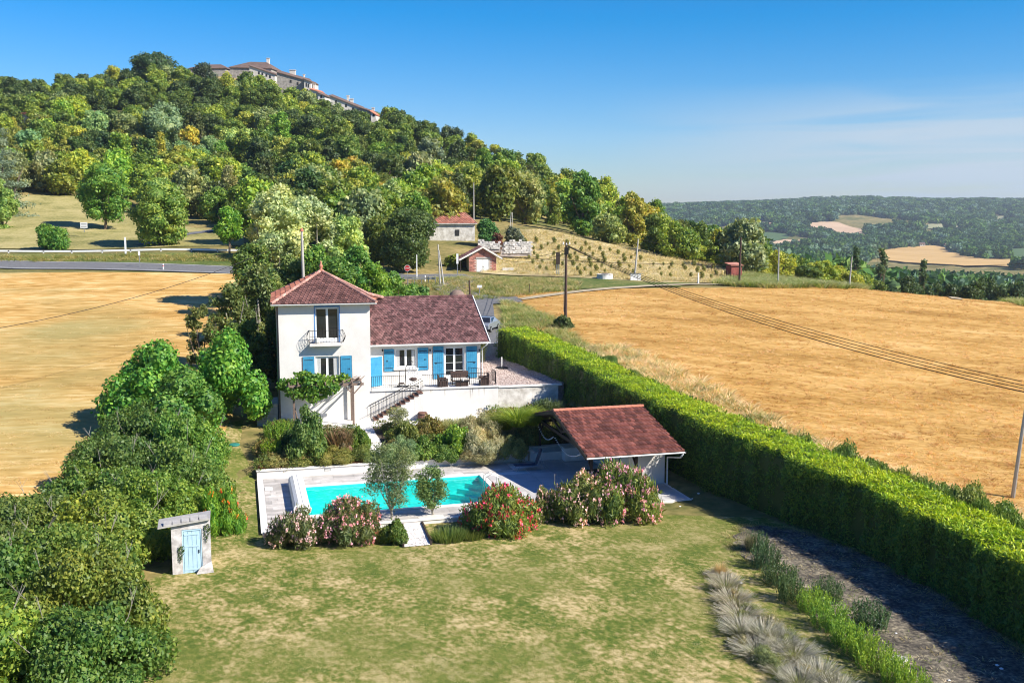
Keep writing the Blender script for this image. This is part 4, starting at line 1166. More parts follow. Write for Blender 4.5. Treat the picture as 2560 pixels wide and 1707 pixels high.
# ------------------------------------------------------------------ terrace, gravel yard and stairs
terr = thing('terrace', HL(10, -0.1, 1.0), 'white rendered retaining wall carrying the terrace and gravel yard beside the house', 'terrace')
TR = q1(1780, 1010, 0)[0]
mb = MB(); mb.obox(HL, TA + .002, TR, -.0, .25, .2, FL - .0); mb.build('front_wall', MT['render_white'], terr)
mb = MB(); mb.obox(HL, TA + .01, TR + .02, -.10, .30, FL + .001, FL + .08); mb.build('coping', MT['white_stone'], terr)
YR = 20.6
mb = MB(); mb.obox(HL, TR + .002, YR, .02, .28, .2, FL - .08); mb.build('rubble_wall', MT['render_old'], terr)
mb = MB(); mb.obox(HL, TR + .03, YR + .3, -.06, .32, FL - .078, FL + .03); mb.build('coping', MT['white_stone'], terr)
mb = MB()
poly = [HL(TA + .005, .3), HL(15.3, .3), HL(15.3, HB), HL(TA + .005, HB)]
mb.prism([p.xy for p in poly], 2.2, FL + .01); mb.build('terrace_floor', MT['white_stone'], terr)
GM_gravel = ground_mat('gravel', [(.3, (.24, .17, .145)), (.5, (.38, .28, .24)), (.7, (.52, .42, .36))], 3, 26, .6, .02, 40)
yard = [HL(15.3, .3), HL(YR, .3), Vector((4.2, 76.5, 0)), Vector((1.6, 84, 0)), Vector((-1.4, 92, 0)), HL(13, 22), HL(9, 22), HL(9, 17.05), HL(15.3, 17.05)]
mb = MB(); mb.prism([p.xy for p in yard], 1.0, FL + .012); o = mb.build('gravel_yard', GM_gravel, kind='structure')
# loose gravel stones
rsg = np.random.RandomState(4)
def pts_in(poly, n, seed):
    rs = np.random.RandomState(seed); px = [p[0] for p in poly]; py = [p[1] for p in poly]
    X = rs.uniform(min(px), max(px), n * 3); Y = rs.uniform(min(py), max(py), n * 3)
    k = poly_in([(p[0], p[1]) for p in poly], X, Y); return X[k][:n], Y[k][:n]
def pebble(name, m, s=.05, seed=0):
    bm = bmesh.new(); bmesh.ops.create_icosphere(bm, subdivisions=1, radius=s); rs = random.Random(seed)
    for v in bm.verts: v.co = Vector((v.co.x * rs.uniform(.7, 1.3), v.co.y * rs.uniform(.7, 1.3), v.co.z * .6))
    me = bpy.data.meshes.new(name); bm.to_mesh(me); bm.free(); me.materials.append(m); return me
MT['pebble'] = mat('pebble', (.34, .26, .22), .5, 9, col2=(.66, .56, .5))
MT['pebble_white'] = mat('white_pebble', (.52, .46, .42), .5, 9, col2=(.85, .82, .78))
X, Y = pts_in(yard, 7000, 3)
scatter('gravel', np.stack([X, Y, np.full(len(X), FL + .03)], 1), rsg.uniform(.6, 1.5, (len(X), 1)) * np.ones((1, 3)), rsg.uniform(0, 6, len(X)), proto_obj('pebble_helper', pebble('pebble', MT['pebble'])), 'pinkish brown gravel spread over the yard')
# terrace railing
rl = thing('terrace_railing', HL(10, 0.05, FL), 'black iron railing with thin upright bars along the terrace edge', 'railing')
ra = [TA + .05, TR - .15]
gap = (9.0, 10.2)      # opening at the head of the stairs
def rail_run(P_, Q_, parent, h0=.08, h1=1.0, n=None, barname='baluster'):
    P_, Q_ = Vector(P_), Vector(Q_); n = n or int((Q_ - P_).length / .14); z = Vector((0, 0, 1))
    mb = MB(); mb.tube([P_ + z * h1, Q_ + z * h1], .02, 6); mb.build('top_rail', MT['black'], parent)
    mb = MB(); mb.tube([P_ + z * (h0 + .08), Q_ + z * (h0 + .08)], .014, 5); mb.build('bottom_rail', MT['black'], parent)
    for k in range(n + 1):
        p = P_.lerp(Q_, k / n); mb = MB(); lo = 0 if k % 10 == 0 or k == n else h0 + .08
        mb.tube([p + z * lo, p + z * h1], .018 if lo == 0 else .012, 4); mb.build('post' if lo == 0 else barname, MT['black'], parent)
rail_run(HL(ra[0], .1, FL + .08), HL(gap[0], .1, FL + .08), rl)
rail_run(HL(gap[1], .1, FL + .08), HL(ra[1], .1, FL + .08), rl)
# right end: low curved section going back, slightly bowed
pts = [HL(ra[1], .1, FL + .08), HL(ra[1] + .12, .9, FL + .08), HL(ra[1] + .02, 1.7, FL + .08)]
for i in range(2): rail_run(pts[i], pts[i + 1], rl, n=6)
rail_run(HL(ra[1] - .6, 2.5, FL + .02), HL(ra[1] - 1.5, 3.4, FL + .02), rl, n=8)

# stairs: white flight along the wall, treads coloured brown for the shadows of the open risers
st = thing('staircase', HL(8, -.7, 1.2), 'white outside staircase with treads coloured brown for the riser shadows descending along the terrace wall', 'staircase')
sA1, sA0 = 10.1, q1(850, 1215, -.6)[0] + .15
NS = 11; sz0 = 1.2; run = (sA1 - sA0) / NS; rise = (FL - sz0) / NS
for k in range(NS):
    a1 = sA1 - run * k; a0 = a1 - run; zt = FL - rise * (k + 1) + rise * .5
    mb = MB(); mb.obox(HL, a0 + .002, a1 - .002, -1.15, -.105, .8, zt); stp = mb.build('step', MT['render_white'], st)
    mb = MB(); mb.obox(HL, a0 - .05, a1 - .01, -1.2, -.11, zt + .001, zt + .05); mb.build('tread', MT['terracotta'], stp)
for bb, nm in ((-1.12, 'front_handrail'), (-.14, 'wall_handrail')):
    p = HL(sA1, bb, FL - .1); q = HL(sA0 - .2, bb, sz0 + .1); z = Vector((0, 0, 1)); mb = MB()
    mb.tube([p + z * .95, q + z * .95, q + z * .85 - HE1 * .12], .02, 6); mb.tube([p + z * .2, q + z * .2], .012, 5)
    hr = mb.build(nm, MT['black'], st)
    for k in range(20):
        a = p.lerp(q, k / 19); mb = MB(); mb.tube([a + z * .0, a + z * .95], .010, 4); mb.build('baluster', MT['black'], hr)
# patio and path at the foot
mb = MB(); mb.prism([p.xy for p in (HL(1.2, -2.6), HL(6.2, -2.9), HL(8.6, -3.4), HL(14, -2.0), HL(14.5, -.01), HL(1.2, -.01))], .3, 1.2); mb.build('patio', MT['white_stone'], kind='structure')

MT['streak'] = mat('rain_streak', (.42, .39, .34), .2, 2.0, rough=.95, stretch=(5, 5, .6), col2=(.68, .65, .59))
rr_ = random.Random(12); mb = MB()
for k in range(16):
    a = rr_.choice((rr_.uniform(7.2, 15.5), rr_.uniform(13.2, 15.2))); w = rr_.uniform(.03, .12); ln_ = rr_.uniform(.3, 1.1)
    mb.add([HL(a, -.004, FL - .01), HL(a + w, -.004, FL - .01), HL(a + w * .6, -.004, FL - ln_), HL(a + w * .4, -.004, FL - ln_)], [(0, 3, 2, 1)])
mb.build('rain_streak', MT['streak'], terr, label='grey rain streaks running down from the coping')

# ------------------------------------------------------------------ pergola with a climbing vine
pg = thing('pergola', HL(3.2, -1.6, 1.2), 'weathered wooden pergola leaning on the tower wall, half covered by a green vine', 'pergola')
pz = 4.05
mb = MB(); mb.bar(HL(5.0, -2.1, 1.2), HL(5.0, -2.1, pz), .13); mb.build('post', MT['wood_grey'], pg)
mb = MB(); mb.bar(HL(5.0, -.35, 1.2), HL(5.0, -.35, pz), .13); mb.build('post', MT['wood_grey'], pg)
mb = MB(); mb.bar(HL(.9, -2.1, 1.2), HL(.9, -2.1, pz), .12); mb.build('post', MT['wood_grey'], pg)
mb = MB(); mb.bar(HL(.4, -2.1, pz + .08), HL(5.75, -2.1, pz + .08), .09, .16); mb.build('beam', MT['wood_grey'], pg)
mb = MB(); mb.bar(HL(.4, -.12, pz + .08), HL(5.75, -.12, pz + .08), .09, .16); mb.build('beam', MT['wood_grey'], pg)
for k in range(9):
    a = .6 + k * .62; mb = MB(); mb.bar(HL(a, -2.45, pz + .23), HL(a, -.02, pz + .23), .07, .12); mb.build('rafter', MT['wood_grey'], pg)
for (a, b_, c) in ((5.0, -2.1, .6), (5.0, -2.1, -.6)):
    mb = MB(); mb.bar(HL(a, b_, pz - .65), HL(a + c, b_, pz), .07); mb.build('brace', MT['wood_grey'], pg)
for k in range(3): mb = MB(); mb.bar(HL(4.3 + k * .55, -2.3, pz + .34), HL(5.4 + k * .28, -.2, pz + .34), .04, .04); mb.build('batten', MT['wood_grey'], pg)
rs = np.random.RandomState(31)
bl = [((rs.uniform(-1.9, 1.6), rs.uniform(-1.1, .9), rs.uniform(-.45, .3) - (.5 if i % 3 == 0 else 0)), (rs.uniform(.45, .8), rs.uniform(.45, .75), rs.uniform(.28, .45))) for i in range(16)] + [((1.8 + i * .3, rs.uniform(-.6, .4), .05 + .1 * (i % 2)), (.26, .34, .16)) for i in range(3)]
vm = foliage_mesh('vine_leaves', 31, bl, 3400, .24, .20, core=False, jitter=.7, droop=.4)
mbv = MB(); mbv.tube([HL(.95, -2.2, 1.1) - HL(2.2, -1.3, pz), Vector((-1.3, -.5, -1.4)), Vector((-1.0, -.3, .1))], [.06, .05, .03], 6)
mev = bpy.data.meshes.new('vine_stem'); mev.from_pydata(mbv.v, [], mbv.f); mev.materials.append(MT['bark'])
vp = HL(2.2, -1.3, pz + .3)
place_thing('climbing_vine', vp.x, vp.y, vp.z, [('stem', mev), ('foliage', vm)], 'bright green vine spreading over the pergola beside the tower', 'vine', s=1, rz=TH, colors=[None, (.10, .21, .03)])

# ------------------------------------------------------------------ things on the terrace
def T(a, b, z=0): return HL(a, b, FL + .01 + z)
def local(a, b, rot=0):
    """a frame for one piece of furniture on the terrace"""
    c, s_ = math.cos(rot), math.sin(rot)
    return lambda x, y, z: HL(a + x * c - y * s_, b + x * s_ + y * c, FL + .012 + z)
def armchair(a, b, rot, label):
    fr = local(a, b, rot); r = thing('rattan_armchair', fr(0, 0, 0), label, 'armchair', 'rattan armchairs on the terrace')
    mb = MB()
    for k in range(8):
        x = -.34 + k * .085; mb.obox(fr, x, x + .07, .30, .36, .02, .82)
    mb.obox(fr, -.36, .36, .298, .362, .82, .88); mb.build('backrest', MT['wicker'], r)
    for sx in (-1, 1):
        mb = MB()
        for k in range(6):
            y = -.34 + k * .105; mb.obox(fr, sx * .38 - .03, sx * .38 + .03, y, y + .09, .02, .60)
        mb.obox(fr, sx * .38 - .05, sx * .38 + .05, -.36, .30, .602, .64); mb.build('armrest', MT['wicker'], r)
    mb = MB(); mb.obox(fr, -.34, .34, -.34, .295, .10, .32); mb.build('seat', MT['wicker'], r)
    mb = MB(); mb.obox(fr, -.33, .33, -.33, .28, .322, .44); mb.build('cushion', MT['cushion'], r, bevel=.03)
    return r
aA = q1(1375, 980, .75)[0]; aB = q1(1680, 980, .75)[0]; aS = q1(1520, 985, .6)[0]
armchair(aA, .95, math.radians(90), 'brown rattan armchair at the left end of the terrace seating group')
armchair(aB, .95, math.radians(-90), 'brown rattan armchair at the right end of the terrace seating group')
fr = local(aS, 1.75, 0); r = thing('garden_sofa', fr(0, 0, 0), 'two-seat rattan sofa with pale cushions against the terrace doors', 'sofa')
mb = MB(); mb.obox(fr, -.68, .68, .30, .38, .30, .95); mb.build('backrest', MT['wicker'], r)
mb = MB(); mb.obox(fr, -.66, .66, -.34, .298, .26, .34); mb.build('seat', MT['wicker'], r)
for x in (-.33, .33): mb = MB(); mb.obox(fr, x - .31, x + .31, -.34, .28, .342, .47); mb.build('cushion', MT['cushion'], r, bevel=.03)
for x in (-.66, .66):
    mb = MB(); mb.bar(fr(x, -.32, 0), fr(x, -.32, .58), .05); mb.bar(fr(x, .30, 0), fr(x, .30, .58), .05); mb.bar(fr(x, -.34, .60), fr(x, .32, .60), .05, .04); mb.build('armrest', MT['black'], r)
fr = local(aS - .05, .72, 0); r = thing('coffee_table', fr(0, 0, 0), 'low dark rattan table in front of the terrace sofa', 'table')
mb = MB(); mb.obox(fr, -.5, .5, -.28, .28, .36, .40); mb.build('tabletop', MT['black'], r)
mb = MB()
for k in range(11): mb.obox(fr, -.46 + k * .084, -.46 + k * .084 + .07, -.25, .25, .02, .355)
mb.build('base', MT['wicker'], r)
mb = MB(); mb.lathe(fr(.1, 0, .40), [(.05, 0), (.07, .05), (.04, .12), (.05, .16)], 8); o = mb.build('table_lantern', MT['white_stone'], origin=fr(.1, 0, .40)); tag(o, 'small white lantern on the low rattan table', 'lantern')
# hanging egg chair
eA = q1(1150, 960, 1.2)[0]
fr = local(eA, 1.2, 0); r = thing('hanging_egg_chair', fr(0, 0, 0), 'white rope egg chair hanging from a dark curved stand on the terrace', 'hanging chair')
mb = MB(); ring = [fr(math.cos(t) * .48, math.sin(t) * .48, .03) for t in np.linspace(0, 6.283, 21)]; mb.tube(ring, .028, 6, cap=False); mb.build('base_ring', MT['black'], r)
mb = MB(); mb.tube([fr(-.48, 0, .03), fr(-.52, 0, .8), fr(-.48, 0, 1.5), fr(-.3, 0, 1.9), fr(-.05, 0, 1.98), fr(.05, 0, 1.9)], .028, 8); mb.build('stand', MT['black'], r, smooth=True)
mb = MB(); mb.tube([fr(.05, 0, 1.9), fr(.05, 0, 1.62)], .008, 4); mb.build('chain', MT['black'], r)
mb = MB()
for k in range(16):
    t = 6.283 * k / 16
    if 4.0 < t < 5.6: continue
    mb.tube([fr(.05 + math.cos(t) * .40 * math.sin(q), math.sin(t) * .38 * math.sin(q), .98 + .64 * math.cos(q) * (1 if q < 1.57 else .85)) for q in np.linspace(.05, 3.1, 9)], .016, 4)
for q in (.5, .85, 1.2, 1.6, 2.0, 2.35, 2.7):
    mb.tube([fr(.05 + math.cos(t) * .40 * math.sin(q), math.sin(t) * .38 * math.sin(q), .98 + .64 * math.cos(q) * (1 if q < 1.57 else .85)) for t in np.linspace(-.6, 3.9, 12)], .008, 4)
mb.build('basket', MT['curtain'], r)
mb = MB(); mb.lathe(fr(.05, -.02, .50), [(.16, 0), (.30, .06), (.33, .14), (.2, .2)], 12); mb.build('seat_cushion', MT['wicker'], r, smooth=True)
# small round table and stool beside it
fr = local(q1(1070, 965, 1.3)[0], 1.3, 0); r = thing('rope_footstool', fr(0, 0, 0), 'low round dark wire stool beside the egg chair', 'stool')
mb = MB()
for zz, rr in ((.03, .34), (.28, .22)): mb.tube([fr(math.cos(t) * rr, math.sin(t) * rr, zz) for t in np.linspace(0, 6.283, 17)], .014, 5, cap=False)
for k in range(10): t = 6.283 * k / 10; mb.tube([fr(math.cos(t) * .34, math.sin(t) * .34, .03), fr(math.cos(t) * .22, math.sin(t) * .22, .28)], .01, 4)
mb.build('frame', MT['black'], r)
mb = MB(); mb.lathe(fr(0, 0, .28), [(.2, 0), (.23, .03), (.2, .06)], 12); mb.build('seat', MT['wicker'], r)
fr = local(q1(1055, 940, 1.9)[0], 1.9, 0); r = thing('tall_plant_stand', fr(0, 0, 0), 'thin black stand with a crossbar near the egg chair', 'stand')
mb = MB(); mb.tube([fr(0, 0, 0), fr(0, 0, 1.15)], .02, 6); mb.build('pole', MT['black'], r)
mb = MB(); mb.tube([fr(-.4, 0, 1.15), fr(.4, 0, 1.15)], .018, 5); mb.build('crossbar', MT['black'], r)
mb = MB(); mb.lathe(fr(0, 0, 0), [(.2, 0), (.2, .03), (.03, .06)], 12); mb.build('foot', MT['black'], r)
# parasol foot on the gravel
p = UZ(*z1(1806, 825), FL + .02)
r = thing('parasol_base', p, 'white parasol tube in a dark round foot on the gravel yard', 'parasol base')
mb = MB(); mb.lathe(p, [(.55, 0), (.55, .07), (.45, .12), (.06, .14)], 20); mb.build('foot', MT['black'], r)
mb = MB(); mb.tube([p + Vector((0, 0, .12)), p + Vector((0, 0, .95))], .05, 8); mb.build('tube', MT['white'], r)
# barrel planter on the patio
p = HL(q1(1225, 1200, -1.6)[0], -1.6, 1.2)
r = thing('barrel_planter', p, 'brown half-barrel planter standing against the white terrace wall', 'planter')
mb = MB(); mb.lathe(p, [(.30, 0), (.37, .25), (.36, .52), (.31, .62), (.27, .60), (.27, .5)], 16); mb.build('barrel', MT['terracotta'], r, smooth=False)
mb = MB()
for zz in (.14, .48): mb.lathe(p + Vector((0, 0, zz)), [(.375, 0), (.385, .02), (.375, .05)], 16)
mb.build('hoop', MT['black'], r)
# ------------------------------------------------------------------ pool, deck and its low wall
deck = thing('pool_deck', PL(8, 5, 0), 'pale stone-tiled deck around the swimming pool with a raised white edge', 'deck')
PX0, PX1, PY0, PY1 = 2.3, 13.2, 2.4, 8.3
mb = MB()
for (a0, a1, b0, b1) in ((0, PX0 - .35, 0, 11.2), (PX1 + .35, 16.9, 0, 11.2), (PX0 - .35, PX1 + .35, 0, PY0 - .35), (PX0 - .35, PX1 + .35, PY1 + .35, 11.2)):
    mb.obox(PL, a0, a1, b0, b1, -.75, -.02)
mb.build('deck_base', MT['white_stone'], deck)
# pavers laid one by one
pvm = {}
def paver_mesh(w, l):
    k = (round(w, 3), round(l, 3))
    if k not in pvm:
        m = MB(); m.obox(lambda a, b, z: PE1 * a + PE2 * b + Vector((0, 0, z)), 0, w - .012, 0, l - .012, -.016, .0)
        me = bpy.data.meshes.new('paver'); me.from_pydata(m.v, [], m.f); me.materials.append(MT['paver_each']); pvm[k] = me
    return pvm[k]
MT['paver_each'] = mat('deck_paver_each', (.42, .385, .345), .18, 1.1, rough=.8, bump=.003, bscale=30, col2=(.62, .58, .53))
# tint each paver by the object's random number
nt = MT['paver_each'].node_tree
oi = nt.nodes.new('ShaderNodeObjectInfo'); mr = nt.nodes.new('ShaderNodeMapRange'); mr.inputs['To Min'].default_value = .72; mr.inputs['To Max'].default_value = 1.18
sc = nt.nodes.new('ShaderNodeVectorMath'); sc.operation = 'SCALE'
rp_out = [l for l in nt.links if l.to_socket.name == 'Base Color'][0].from_socket
nt.links.new(oi.outputs['Random'], mr.inputs['Value']); nt.links.new(rp_out, sc.inputs[0]); nt.links.new(mr.outputs[0], sc.inputs['Scale'])
nt.links.new(sc.outputs[0], nt.nodes['Principled BSDF'].inputs['Base Color'])
rsp = random.Random(8); npav = 0
def pave(a0, a1, b0, b1, w=.98, l=.33):
    global npav
    nb_ = max(1, round((b1 - b0) / l)); l = (b1 - b0) / nb_
    for j in range(nb_):
        a = a0 - rsp.choice((0, .33, .66)) * w; b = b0 + j * l
        while a < a1 - .02:
            x0, x1 = max(a, a0), min(a + w, a1)
            if x1 - x0 > .05:
                me = paver_mesh(x1 - x0, l); o = link_mesh('paver', me, deck, PL(x0, b, .004 + rsp.uniform(0, .003)) - ORIG[deck.name]); npav += 1
            a += w
pave(.32, PX0 - .36, 0.02, 10.88, .98, .36)
pave(PX0 - .34, 15.6, PY1 + .37, 10.88, 1.25, .42)
pave(PX0 - .34, 13.6, .32, PY0 - .37, 1.4, .42)
mb = MB()
for i in range(7):
    for j in range(11):
        a0 = 13.58 + .03 + i * 1.4; b0 = .1 + j * .98
        if a0 + 1.38 > 23.6 or (b0 + .9 > PY1 and a0 < 15.6): continue
        mb.obox(PL, a0, a0 + 1.385, b0, b0 + .965, -.016, .006)
mb.build('paver', MT['paver_dark'], deck, kind='stuff', label='large grey slabs under and beside the pavilion')
mb = MB(); mb.obox(PL, 16.902, 23.6, 0, 11.2, -.5, -.02); mb.build('deck_base', MT['white_stone'], deck)
# edge stones of the deck
mb = MB(); mb.obox(PL, -.06, .30, -.02, 11.0, -.0195, .03); mb.build('edge_stone', MT['white_stone'], deck)
mb = MB(); mb.obox(PL, .31, 16.9, -.05, .29, -.0195, .025); mb.build('edge_stone', MT['white_stone'], deck)
# coping of the pool
cz = .04
cp = []
for (a0, a1, b0, b1) in ((PX0 - .34, PX0, PY0 - .34, PY1 + .34), (PX1, PX1 + .34, PY0 - .34, PY1 + .34)):
    n = 12
    for k in range(n): mb = MB(); mb.obox(PL, a0, a1, b0 + (b1 - b0) * k / n + .003, b0 + (b1 - b0) * (k + 1) / n - .003, -.019, cz); mb.build('coping_stone', MT['white_stone'], deck)
for (b0, b1) in ((PY0 - .34, PY0), (PY1, PY1 + .34)):
    n = 22
    for k in range(n): mb = MB(); mb.obox(PL, PX0 + (PX1 - PX0) * k / n + .003, PX0 + (PX1 - PX0) * (k + 1) / n - .003, b0, b1, -.019, cz); mb.build('coping_stone', MT['white_stone'], deck)
pool = thing('swimming_pool', PL(8, 5, -.1), 'rectangular turquoise swimming pool set in the pale stone deck', 'pool')
mb = MB()
for (a0, a1, b0, b1) in ((PX0 - .3, PX0, PY0 - .3, PY1 + .3), (PX1, PX1 + .3, PY0 - .3, PY1 + .3), (PX0, PX1, PY0 - .3, PY0), (PX0, PX1, PY1, PY1 + .3)):
    mb.obox(PL, a0, a1, b0, b1, -1.35, -.021)
mb.obox(PL, PX0 - .3, PX1 + .3, PY0 - .3, PY1 + .3, -1.6, -1.352); mb.build('basin', MT['liner'], pool)
for k in range(3):
    mb = MB(); s = 1.9 - k * .5; mb.prism([PL(PX1 - .001, PY1 - .001).xy, PL(PX1 - s, PY1 - .001).xy, PL(PX1 - .001, PY1 - s).xy], -1.35, -1.05 + k * .3); mb.build('corner_step', MT['liner'], pool)
mb = MB(); mb.obox(PL, PX0, PX0 + .03, PY0 + 2.2, PY0 + 2.6, -.3, -.12); mb.build('skimmer', MT['white'], pool)
mb = MB()
n = 40; wv = []
rsw2 = random.Random(2)
for j in range(n + 1):
    for i in range(n * 2 + 1):
        wv.append(PL(PX0 + (PX1 - PX0) * i / (2 * n), PY0 + (PY1 - PY0) * j / n, -.10 + rsw2.uniform(-.006, .006)))
mb.add(wv, [(j * (2 * n + 1) + i, j * (2 * n + 1) + i + 1, (j + 1) * (2 * n + 1) + i + 1, (j + 1) * (2 * n + 1) + i) for j in range(n) for i in range(2 * n)])
mb.build('water', MT['water'], pool, smooth=True)
# rails at the shallow end
mb = MB()
for db in (0, .55):
    mb.tube([PL(PX1 - .25, 6.2 - db, -.5), PL(PX1 - .2, 6.2 - db, .55), PL(PX1 + .15, 6.2 - db, .72), PL(PX1 + .55, 6.2 - db, .5), PL(PX1 + .6, 6.2 - db, .0)], .022, 6)
o = mb.build('pool_ladder', MT['grey_metal'], origin=PL(PX1 + .5, 6, 0)); tag(o, 'curved steel handrails of the ladder at the right end of the pool', 'pool ladder')
# roller housing of the pool cover
rc = thing('pool_cover_box', PL(2.1, 5.6, 0), 'white slatted box housing the rolled pool cover at the left end of the pool', 'pool cover box')
mb = MB()
prof = [(1.72, .0), (1.70, .32), (1.78, .5), (1.95, .6), (2.2, .63), (2.42, .58), (2.56, .46), (2.6, .3), (2.6, .06)]
for k in range(len(prof) - 1):
    (a0, za), (a1, zb) = prof[k], prof[k + 1]
    p = [PL(a0, 2.75, za), PL(a0, 8.95, za), PL(a1, 8.95, zb), PL(a1, 2.75, zb)]
    nrm = (p[1] - p[0]).cross(p[3] - p[0]).normalized() * -.025
    d0 = (p[3] - p[0]).normalized() * .012
    q = [p[0] + d0, p[1] + d0, p[2] - d0, p[3] - d0]
    m2 = MB(); m2.hexa([v - nrm for v in q], q); m2.build('slat', MT['white'], rc)
for b in (2.72, 8.93):
    mb = MB(); pts = [PL(a, b, z) for a, z in prof] ; pts2 = [PL(a, b + .04, z) for a, z in prof]
    n = len(pts); mb.add(pts + pts2, [tuple(range(n)), tuple(range(2 * n - 1, n - 1, -1))] + [(i, i + n, (i + 1) % n + n, (i + 1) % n) for i in range(n)]); mb.build('end_panel', MT['white'], rc)
mb = MB(); mb.obox(PL, 1.74, 2.56, 2.8, 8.9, .02, .35); mb.build('roller', MT['white_stone'], rc)
mb = MB(); mb.obox(PL, .36, .78, 8.1, 8.75, .008, .03); o = mb.build('hatch_cover', MT['white'], origin=PL(.57, 8.4, 0)); tag(o, 'square white hatch cover set in the left edge of the pool deck', 'hatch')

# low retaining wall behind the pool
pw = thing('garden_wall', PL(8, 11.3, 0), 'low white wall with stone cap between the pool deck and the planted bed', 'wall')
mb = MB(); mb.obox(PL, -.05, 17.2, 11.2, 11.45, -.3, .40); mb.build('wall', MT['render_white'], pw)
n = 17
for k in range(n): mb = MB(); mb.obox(PL, -.1 + 17.35 * k / n + .004, -.1 + 17.35 * (k + 1) / n - .004, 11.12, 11.52, .401, .455); mb.build('cap_stone', MT['white_stone'], pw)
for a in (4.0, 15.2):
    mb = MB(); mb.obox(PL, a, a + .42, 11.185, 11.199, .16, .30); l_ = mb.build('step_light', MT['black'], pw)
    for k in range(3): m2 = MB(); m2.obox(PL, a + .02, a + .40, 11.17, 11.184, .175 + k * .04, .195 + k * .04); m2.build('louvre', MT['white'], l_)

# ------------------------------------------------------------------ pavilion
pav = thing('pool_pavilion', PL(20.5, 7, 0), 'open-sided pool pavilion with dark timber frame and red interlocking tile roof', 'pavilion')
A0, A1, B0, B1, BR = 17.8, 23.75, 1.4, 14.0, 7.7
EZ, RZp = 2.42, 3.88
P00, P10, P11, P01 = PL(A0, B0, EZ), PL(A1, B0, EZ), PL(A1, BR, RZp), PL(A0, BR, RZp)
K00, K10 = PL(A1, B1, EZ), PL(A0, B1, EZ)
mb = MB(); slab(mb, P00, P10, P11, P01, .07); slab(mb, K00, K10, P01, P11, .07); mb.build('roof_boards', MT['wood_dark'], pav)
mb = MB(); tiles(mb, P00, P10, P11, P01, 12, .24, seed=15, thick=.085, roll=.05); mb.build('roof_tiles', MT['tile_pav'] if 'tile_pav' in MT else MT['tile_orange'], pav, kind='stuff', label='red interlocking tiles of the pavilion roof')
mb = MB(); tiles(mb, K00, K10, P01, P11, 14, .24, seed=16, thick=.05, roll=.07); mb.build('roof_tiles', MT['tile_orange'], pav, kind='stuff')
n = 15
for k in range(n):
    mb = MB(); p = P01.lerp(P11, k / n) + Vector((0, 0, .05)); q = P01.lerp(P11, (k + 1.1) / n) + Vector((0, 0, .05)); mb.tube([p, q], [.125, .105], 8); mb.build('ridge_tile', MT['tile_orange'], pav)
mb = MB(); mb.bar(P00 - PE1 * .04 - Vector((0, 0, .05)), P01 - PE1 * .04 - Vector((0, 0, .05)), .06, .22); mb.build('bargeboard', MT['wood_dark'], pav)
mb = MB(); mb.bar(K10 - PE1 * .04 - Vector((0, 0, .05)), P01 - PE1 * .04 - Vector((0, 0, .05)), .06, .22); mb.build('bargeboard', MT['wood_dark'], pav)
def pbar(p, q, w, h_, nm, m='wood_dark'):
    mb = MB(); mb.bar(p, q, w, h_); return mb.build(nm, MT[m], pav)
for a in (18.35, 21.1):
    pbar(PL(a, 2.2, 0 if a < 19 else 0), PL(a, 2.2, 2.35), .16, .16, 'post')
    pbar(PL(a, 12.4, .58 if a < 19 else 0), PL(a, 12.4, 2.45), .16, .16, 'post')
    pbar(PL(a, 1.9, 2.36), PL(a, 13.6, 2.36), .14, .20, 'tie_beam')
    pbar(PL(a, BR, 2.46), PL(a, BR, 3.65), .14, .14, 'king_post')
    for s in (-1, 1):
        pbar(PL(a, BR, 2.55), PL(a, BR + s * 2.6, 3.2), .10, .12, 'strut')
        pbar(PL(a, BR + s * 5.6, 2.36), PL(a, BR, 3.70), .12, .16, 'principal_rafter')
        pbar(PL(a, BR + s * (4.7 if s > 0 else 5.5), 1.55), PL(a, BR + s * (3.9 if s > 0 else 4.6), 2.3), .10, .10, 'knee_brace')
for b in (2.2, 12.4): pbar(PL(17.9, b, 2.30 if b < 5 else 2.32), PL(23.5, b, 2.30 if b < 5 else 2.32), .14, .18, 'wall_plate')
pbar(PL(17.9, BR, 3.72), PL(23.6, BR, 3.72), .12, .18, 'ridge_beam')
for k in range(8):
    a = 18.0 + k * .78
    pbar(PL(a, B0 + .05, EZ - .13), PL(a, BR, RZp - .13), .07, .10, 'rafter')
gutter(PL(A0 - .02, B0 - .09, EZ - .03), PL(A1 + .02, B0 - .09, EZ - .03), pav)
mb = MB(); mb.tube([PL(A1 - .12, B0 - .09, EZ - .1), PL(A1 - .15, B0 + .2, EZ - .4), PL(23.62, 3.48, 1.6), PL(23.62, 3.48, .0), PL(23.5, 3.2, -.22), PL(22.4, 2.6, -.24)], .05, 8); mb.build('downpipe', MT['white'], pav, smooth=True)
mb = MB(); mb.obox(PL, 21.2, 23.5, 3.6, 3.8, -.4, 2.34); mb.obox(PL, 23.3, 23.5, 3.8, 13.3, -.4, 2.34); mb.obox(PL, 21.2, 21.4, 3.8, 13.3, -.02, 2.25); mb.obox(PL, 21.4, 23.3, 13.1, 13.3, -.4, 2.34)
mb.build('store_wall', MT['render_white'], pav)
mb = MB()      # infill over the store walls up to the roof
for b0_, b1_ in ((3.8, BR), (BR, 13.1)):
    z0_ = EZ + (RZp - EZ) * (b0_ - B0) / (BR - B0) - .12 if b0_ < BR else RZp - .12; z1_ = RZp - .12 if b1_ <= BR else EZ + (RZp - EZ) * (B1 - b1_) / (B1 - BR) - .12
    mb.hexa([PL(23.3, b0_, 2.342), PL(23.5, b0_, 2.342), PL(23.5, b1_, 2.342), PL(23.3, b1_, 2.342)], [PL(23.3, b0_, z0_), PL(23.5, b0_, z0_), PL(23.5, b1_, z1_), PL(23.3, b1_, z1_)])
mb.build('gable_infill', MT['render_white'], pav)
